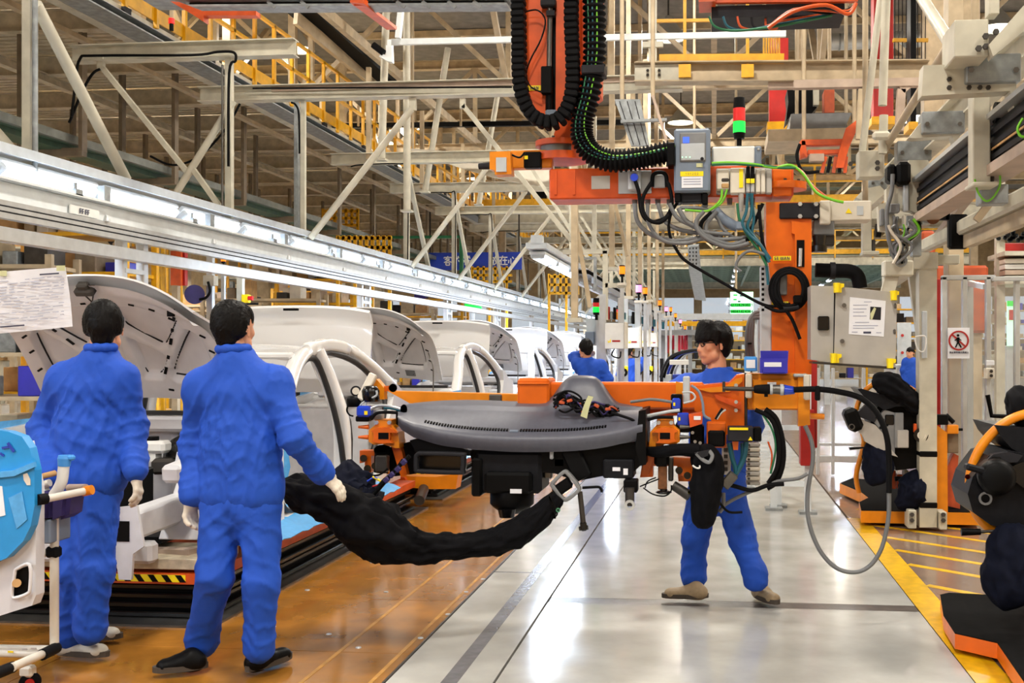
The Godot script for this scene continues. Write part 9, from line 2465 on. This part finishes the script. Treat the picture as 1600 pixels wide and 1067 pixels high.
	for e in [[1034, 600], [1100, 600]]: part(t, "leg", MB.new().bar(q(e[0], 560, 15.2), Vector3(q(e[0], 560, 15.2).x, 0, -15.2), 0.05, 0.05, Vector3.RIGHT), "charcoal")
	part(t, "shelf", MB.new().bar(q(1034, 600, 15.2), q(1100, 600, 15.2), 0.6, 0.04), "lightgrey")
	for k in 4: bx(t, "bin", ["lightgrey", "sign_blue", "white", "lightgrey"][k], 15.1, 0.3, 1036 + k * 15, 585, 1049 + k * 15, 599)
	t = thing("hose_reel", "grey hose loops hanging left of the orange column", "hose", q(1178, 585, 6.75))
	for k in 3: part(t, "hose", MB.new().tube(path([[1192, 488 + k * 4], [1180 - k * 2, 489 + k * 4], [1170 + k * 3, 505], [1167 + k * 4, 540], [1172 + k * 4, 580]], 6.75), 0.014, 8), "cable_grey")
	bx(t, "tie", "black", 6.7, 0.06, 1168, 535, 1175, 538)
	bx(t, "post", "lightgrey", 6.85, 0.08, 1184, 480, 1197, 600)
	# banners
	for e in [[24.0, 45, 178, 393, 419, "blue banner with white characters behind the first raised hood", "客 所需便是我们的心", 1.15], [30.0, 668, 815, 395, 421, "blue banner with white characters beyond the white braces", " 客的需  放在心", 1.0]]:
		var b := thing("banner", e[5], "banner", q((e[1] + e[2]) / 2.0, e[4], e[0]))
		bx(b, "board", "sign_blue", e[0], 0.05, e[1], e[3], e[2], e[4], 0.0)
		for u in [e[1] + 4, e[2] - 4]: part(b, "hanger", MB.new().bar(q(u, e[3], e[0] + 0.03), q(u, e[3] - 70, e[0] + 0.03), 0.04, 0.04), "darksteel")
		glyphs(b, e[6], 15.0 * e[0] / FPX, q(e[1] + 10, e[4] - 6, e[0] - 0.01), Vector3.RIGHT, "white", 0.11, e[7])
	# racks and machines beyond the line on the left
	for i in 9: rack(Vector3(-9.5 - (i % 3) * 2.6, 0, -13.0 - i * 3.1), 2.4, 2.7, 0.15, 0)
	for i in 5: rack(Vector3(-9.0 - (i % 2) * 2.2, 0, -14.5 - i * 5.0), 2.0, 3.2, 0.0, 1)
	for i in 7: rack(Vector3(-17.8 - (i % 3) * 2.0, 0, -15.0 - i * 4.2), 2.6, 4.2, 0.3, 2)
	for i in 5: rack(Vector3(-6.8 + i * 2.9, 0, -64.5), 2.6, 3.6, 0.0, i % 2)
	for i in 4: rack(Vector3(4.5 + i * 2.9, 0, -44.0 - i), 2.6, 3.2, 0.0, i % 3)
	t = thing("orange_notice_stand", "orange notice panel with red edge beyond the lower rail", "panel", q(274, 445, 17.0))
	bx(t, "panel", "orange_deep", 17.0, 0.1, 266, 392, 283, 446)
	bx(t, "edge", "red", 17.05, 0.1, 283, 392, 289, 446)
	part(t, "post", MB.new().bar(q(275, 446, 17.05), Vector3(q(275, 446, 17.05).x, 0, -17.05), 0.1, 0.1, Vector3.RIGHT), "tan")
	t = thing("purple_reel", "dark purple reel beside a cream switch box", "reel", q(304, 465, 15.0))
	part(t, "reel", MB.new().cyl(q(304, 460, 15.0), q(304, 460, 15.3), 0.14, -1.0, 24), "deep_purple")
	cab(t, "hose", "black", 0.02, [[325, 440], [328, 455], [322, 465], [312, 468]], 15.0)
	bx(t, "switch_box", "cream", 15.2, 0.15, 317, 430, 334, 446)
	part(t, "pole", MB.new().bar(q(329, 400, 15.35), Vector3(q(329, 400, 15.35).x, 0, -15.35), 0.09, 0.09, Vector3.RIGHT), "alu")
	beacon(q(349, 422, 15.0), "amber_lamp", "amber beacon above the cream switch box", 0.7)
	t = thing("emergency_stop", "yellow emergency stop box with red button on a post", "switch", q(382, 473, 14.0))
	bx(t, "box", "label_yellow", 14.0, 0.08, 377, 460, 388, 473)
	part(t, "button", MB.new().cyl(q(388, 466, 13.95), q(395, 466, 13.95), 0.03), "red_plastic")
	part(t, "post", MB.new().bar(q(376, 430, 14.08), Vector3(q(376, 430, 14.08).x, 0, -14.08), 0.08, 0.08, Vector3.RIGHT), "cream")
	t = thing("green_led_sign", "green lit sign low behind the third car body", "screen", q(735, 484, 26.0))
	bx(t, "led_screen", "led_green_sign", 26.0, 0.06, 726, 474, 752, 483, 0.0)
	part(t, "post", MB.new().bar(q(739, 480, 26.1), Vector3(q(739, 480, 26.1).x, 0, -26.1), 0.08, 0.08, Vector3.RIGHT), "alu")
	t = thing("green_portal", "slim green portal frame behind the slanted braces", "frame", q(660, 440, 24.0))
	part(t, "frame", MB.new().bar(q(606, 371, 24), q(723, 370, 24), 0.08, 0.06).bar(q(721, 369, 24), q(721, 440, 24), 0.08, 0.08), "green")
	t = thing("black_duct", "sagging black flexible duct behind the lamp rail", "duct", q(115, 365, 16.0))
	part(t, "duct", MB.new().tube(path([[62, 368], [72, 358], [95, 362], [130, 368], [165, 370], [175, 378]], 16.0), 0.05, 9), "black")
	for i in 3:
		t = thing("yellow_barrier", "yellow tube barrier glimpsed above the lamp carrier", "barrier", q(90 + i * 130, 320 + i * 10, 20.0 + i * 3), "yellow barriers beyond the lamps")
		for v in [0, 10]: part(t, "rail", MB.new().bar(q(75 + i * 130, 300 + v + i * 22, 20.0 + i * 3), q(140 + i * 120, 304 + v + i * 22, 20.0 + i * 3), 0.05, 0.06), "yellow")
		for k in 4: part(t, "post", MB.new().bar(q(78 + i * 130 + k * 18, 296 + i * 22, 20.0 + i * 3), Vector3(q(78 + i * 130 + k * 18, 296, 20.0 + i * 3).x, 0, -20.0 - i * 3), 0.05, 0.05, Vector3.RIGHT), "yellow")
	# pale tarpaulin sagging behind the crane arm
	t = thing("tarpaulin", "pale tarpaulin sagging between the bays behind the crane arm", "tarpaulin", q(750, 280, 20.5))
	var tr := []
	for i in 13:
		var k := i / 12.0
		var row := PackedVector3Array()
		for j in 5:
			var w := j / 4.0
			var top := lerpf(232, 250, k)
			row.append(q(lerpf(642, 866, k), top + w * (3.0 + 40.0 * sin(PI * 0.5 * k)), 19.8 - 0.4 * w + 0.1 * sin(k * 9.0)))
		tr.append(row)
	part(t, "sheet", MB.new().surf(tr, 0.01), "offwhite")
	for u in [645, 862]: hang(t, u, 236 if u < 700 else 252, 19.8)
	# yellow scaffolds and stairs glimpsed beyond the lamp row
	for e in [[528, 612, 372, 402, 21.0, "yellow scaffold above the lamp row behind the perforated post"], [738, 800, 420, 440, 30.0, "low yellow scaffold below the blue banner"], [858, 905, 432, 458, 28.0, "yellow scaffold left of the angle portal"], [505, 560, 330, 352, 26.0, "yellow scaffold under the far mezzanine edge"], [255, 300, 330, 345, 19.0, "yellow scaffold right of the cream columns"]]:
		t = thing("yellow_scaffold", e[5], "scaffold", Vector3(q((e[0] + e[1]) / 2.0, e[3], e[4]).x, 0, -e[4]))
		for v in [e[2], (e[2] + e[3]) / 2.0, e[3]]: part(t, "rail", MB.new().bar(q(e[0], v, e[4]), q(e[1], v, e[4]), 0.06, 0.07), "yellow")
		var k := 0
		var u: float = e[0]
		while u <= e[1]:
			var p := q(u, e[2] - 4, e[4])
			part(t, "post", MB.new().bar(Vector3(p.x, 0.0 if k % 3 == 0 else q(u, e[3], e[4]).y, p.z), p, 0.06, 0.06, Vector3.RIGHT), "yellow")
			u += 9.0
			k += 1
	t = thing("black_conduit_run", "black conduit run crossing behind the upper braces", "conduit", q(700, 197, 23.0))
	part(t, "conduit", MB.new().bar(q(520, 197, 23.0), q(1000, 191, 23.0), 0.1, 0.1), "black")
	for u in [560, 640, 720, 880, 960]: part(t, "clip", MB.new().bar(q(u, 197, 22.9), q(u, 165, 22.9), 0.05, 0.04), "tan")
	t = thing("status_beacon", "small red beacon lit on the mezzanine beam near the ceiling", "beacon", q(268, 46, 12.5))
	hang(t, 268, 30, 12.5)
	part(t, "stem", MB.new().cyl(q(268, 48, 12.5), q(268, 36, 12.5), 0.025), "black")
	part(t, "beacon_lamp", MB.new().cyl(q(268, 37, 12.5), q(268, 29, 12.5), 0.035), "red_lamp")
	t = thing("wall_columns", "row of cream hall columns beyond the racks", "columns", Vector3(-16, 0, -30))
	for i in 7: part(t, "column", MB.new().bar(Vector3(-17.5 + (i % 2) * 3, 0, -16 - i * 6.0), Vector3(-17.5 + (i % 2) * 3, 6.5, -16 - i * 6.0), 0.45, 0.4, Vector3.RIGHT), "tan")

# ---------- rack with the blue door at the left edge ----------
func left_front() -> void:
	var Z := 4.3
	var t := thing("loose_car_door", "car door wrapped in blue film standing on the tube rack", "car door", q(20, 960, Z))
	pp(t, "outer_skin", "door_blue", Z, 0.05, [-40, 668, 12, 674, 34, 682, 46, 700, 54, 735, 54, 790, 48, 822, 36, 846, 10, 872, -40, 892])
	pp(t, "film_fold", "film_blue", Z - 0.015, 0.02, [-40, 740, 20, 735, 52, 722, 53, 730, 22, 744, -40, 750])
	pp(t, "inner_frame", "car_inner", Z + 0.05, 0.06, [-40, 700, 40, 690, 56, 760, 56, 930, 50, 946, 0, 962, -40, 965])
	part(t, "speaker_rim", MB.new().sweep(path([[24, 890], [46, 882], [47, 918], [42, 928], [21, 934], [19, 920]], Z + 0.03), MB.circle(0.008, 6), Vector3.BACK, true), "car_inner")
	pp(t, "speaker_hole", "black", Z + 0.045, 0.01, [22, 891, 45, 884, 46, 918, 41, 927, 21, 932])
	part(t, "speaker_hub", MB.new().cyl(q(26, 911, Z + 0.04), q(26, 911, Z + 0.02), 0.018, -1.0, 14), "cardboard")
	pp(t, "handle_hole", "offwhite", Z - 0.004, 0.004, [36, 741, 42, 739, 47, 750, 47, 758, 42, 758, 37, 750])
	pp(t, "label", "paper", Z - 0.004, 0.003, [-20, 755, 3, 760, 8, 805, -20, 812])
	pp(t, "pale_patch", "film_blue", Z - 0.004, 0.003, [13, 778, 34, 768, 42, 812, 26, 826])
	part(t, "ink_mark", MB.new().bar(q(12, 692, Z - 0.005), q(22, 706, Z - 0.005), 0.012, 0.003, Vector3.BACK).bar(q(3, 700, Z - 0.005), q(14, 698, Z - 0.005), 0.01, 0.003, Vector3.BACK).bar(q(0, 708, Z - 0.005), q(6, 712, Z - 0.005), 0.01, 0.003, Vector3.BACK), "sign_blue")
	Z = 4.62
	t = thing("tube_rack", "white tube rack on casters with orange end caps", "rack", fl(84, 1015))
	var r := 0.017
	part(t, "upright", MB.new().cyl(q(85, 795, Z), q(85, 1008, Z), r * 1.15), "pipe_white")
	part(t, "arm", MB.new().cyl(q(58, 782, Z - 0.3), q(134, 767, Z), r), "pipe_white")
	part(t, "end_cap", MB.new().cyl(q(130, 768, Z), q(144, 765, Z), r * 1.3), "orange_light")
	part(t, "joint", MB.new().cyl(q(58, 781, Z - 0.3), q(72, 779, Z - 0.26), r * 1.4), "rubber")
	part(t, "arm", MB.new().cyl(q(52, 748, Z), q(86, 739, Z + 0.1), r * 0.8), "cardboard")
	part(t, "arm", MB.new().cyl(q(50, 763, Z), q(78, 754, Z), r), "pipe_white")
	part(t, "arm", MB.new().cyl(q(108, 762, Z + 0.1), q(134, 762, Z), r), "pinkish")
	part(t, "cross_tube", MB.new().cyl(q(55, 868, Z), q(88, 860, Z), r), "pipe_white")
	part(t, "joint", MB.new().box(q(84, 862, Z), Vector3(0.06, 0.05, 0.05), Basis.IDENTITY, 0.01), "rubber")
	part(t, "base_tube", MB.new().cyl(q(-30, 1012, Z + 0.1), q(84, 1014, Z), r).cyl(q(-30, 1020, Z - 0.05), q(60, 1022, Z - 0.05), r), "pipe_white")
	part(t, "base_tube", MB.new().cyl(q(84, 1014, Z), q(18, 1043, Z - 0.45), r * 1.1), "pipe_white")
	part(t, "joint", MB.new().cyl(q(88, 1012, Z), q(66, 1023, Z - 0.14), r * 1.5).cyl(q(20, 1042, Z - 0.42), q(-20, 1058, Z - 0.6), r * 1.4), "rubber")
	for e in [[12, 1017], [48, 1012], [34, 1013]]: bx(t, "tag_sticker", "label_yellow" if e[0] == 12 else "alu", Z - 0.08, 0.004, e[0], e[1], e[0] + 8, e[1] + 3, 0.0)
	var w := q(47, 1050, Z - 0.1)
	w.y = 0.045
	part(t, "caster_wheel", MB.new().lathe(V2([0.0, 0.012, 0.03, 0.012, 0.04, 0.016, 0.045, 0.012, 0.045, -0.012, 0.04, -0.016, 0.0, -0.012]), w, Vector3(0.5, 0, 1), 22), "rubber")
	part(t, "caster_hub", MB.new().cyl(w, w + Vector3(0.012, 0, 0.022), 0.02), "red")
	part(t, "caster_fork", MB.new().box(w + Vector3(-0.01, 0.05, 0), Vector3(0.06, 0.05, 0.05), Basis.IDENTITY, 0.01), "pipe_white")
	t = thing("bag_bin", "dark purple bag bin hanging on the tube rack", "bin", q(85, 830, Z + 0.1))
	for i in 4: pp(t, "fold", "deep_purple", Z - 0.08 + (i % 2) * 0.03, 0.1, [55 + i * 14, 770 + i, 70 + i * 14, 771 + i, 69 + i * 13, 810 - i * 2, 56 + i * 13, 812])
	bx(t, "grey_bin", "boxblue", Z - 0.06, 0.16, 58, 812, 78, 850)
	t = thing("spray_bottle", "white squeeze bottle with light blue cap on the tube rack", "bottle", q(98, 775, Z))
	part(t, "bottle", MB.new().tube(path([[84, 774], [92, 762], [97, 750], [99, 735], [100, 726]], Z - 0.05), 0.024, 12), "white")
	part(t, "cap", MB.new().cyl(q(100, 728, Z - 0.05), q(101, 716, Z - 0.05), 0.026, 0.03, 14), "tag_blue")
	part(t, "nozzle", MB.new().cyl(q(101, 717, Z - 0.05), q(101, 711, Z - 0.05), 0.03, 0.026, 14).box(q(110, 715, Z - 0.05), Vector3(0.04, 0.025, 0.03), Basis.IDENTITY, 0.008), "tag_blue")
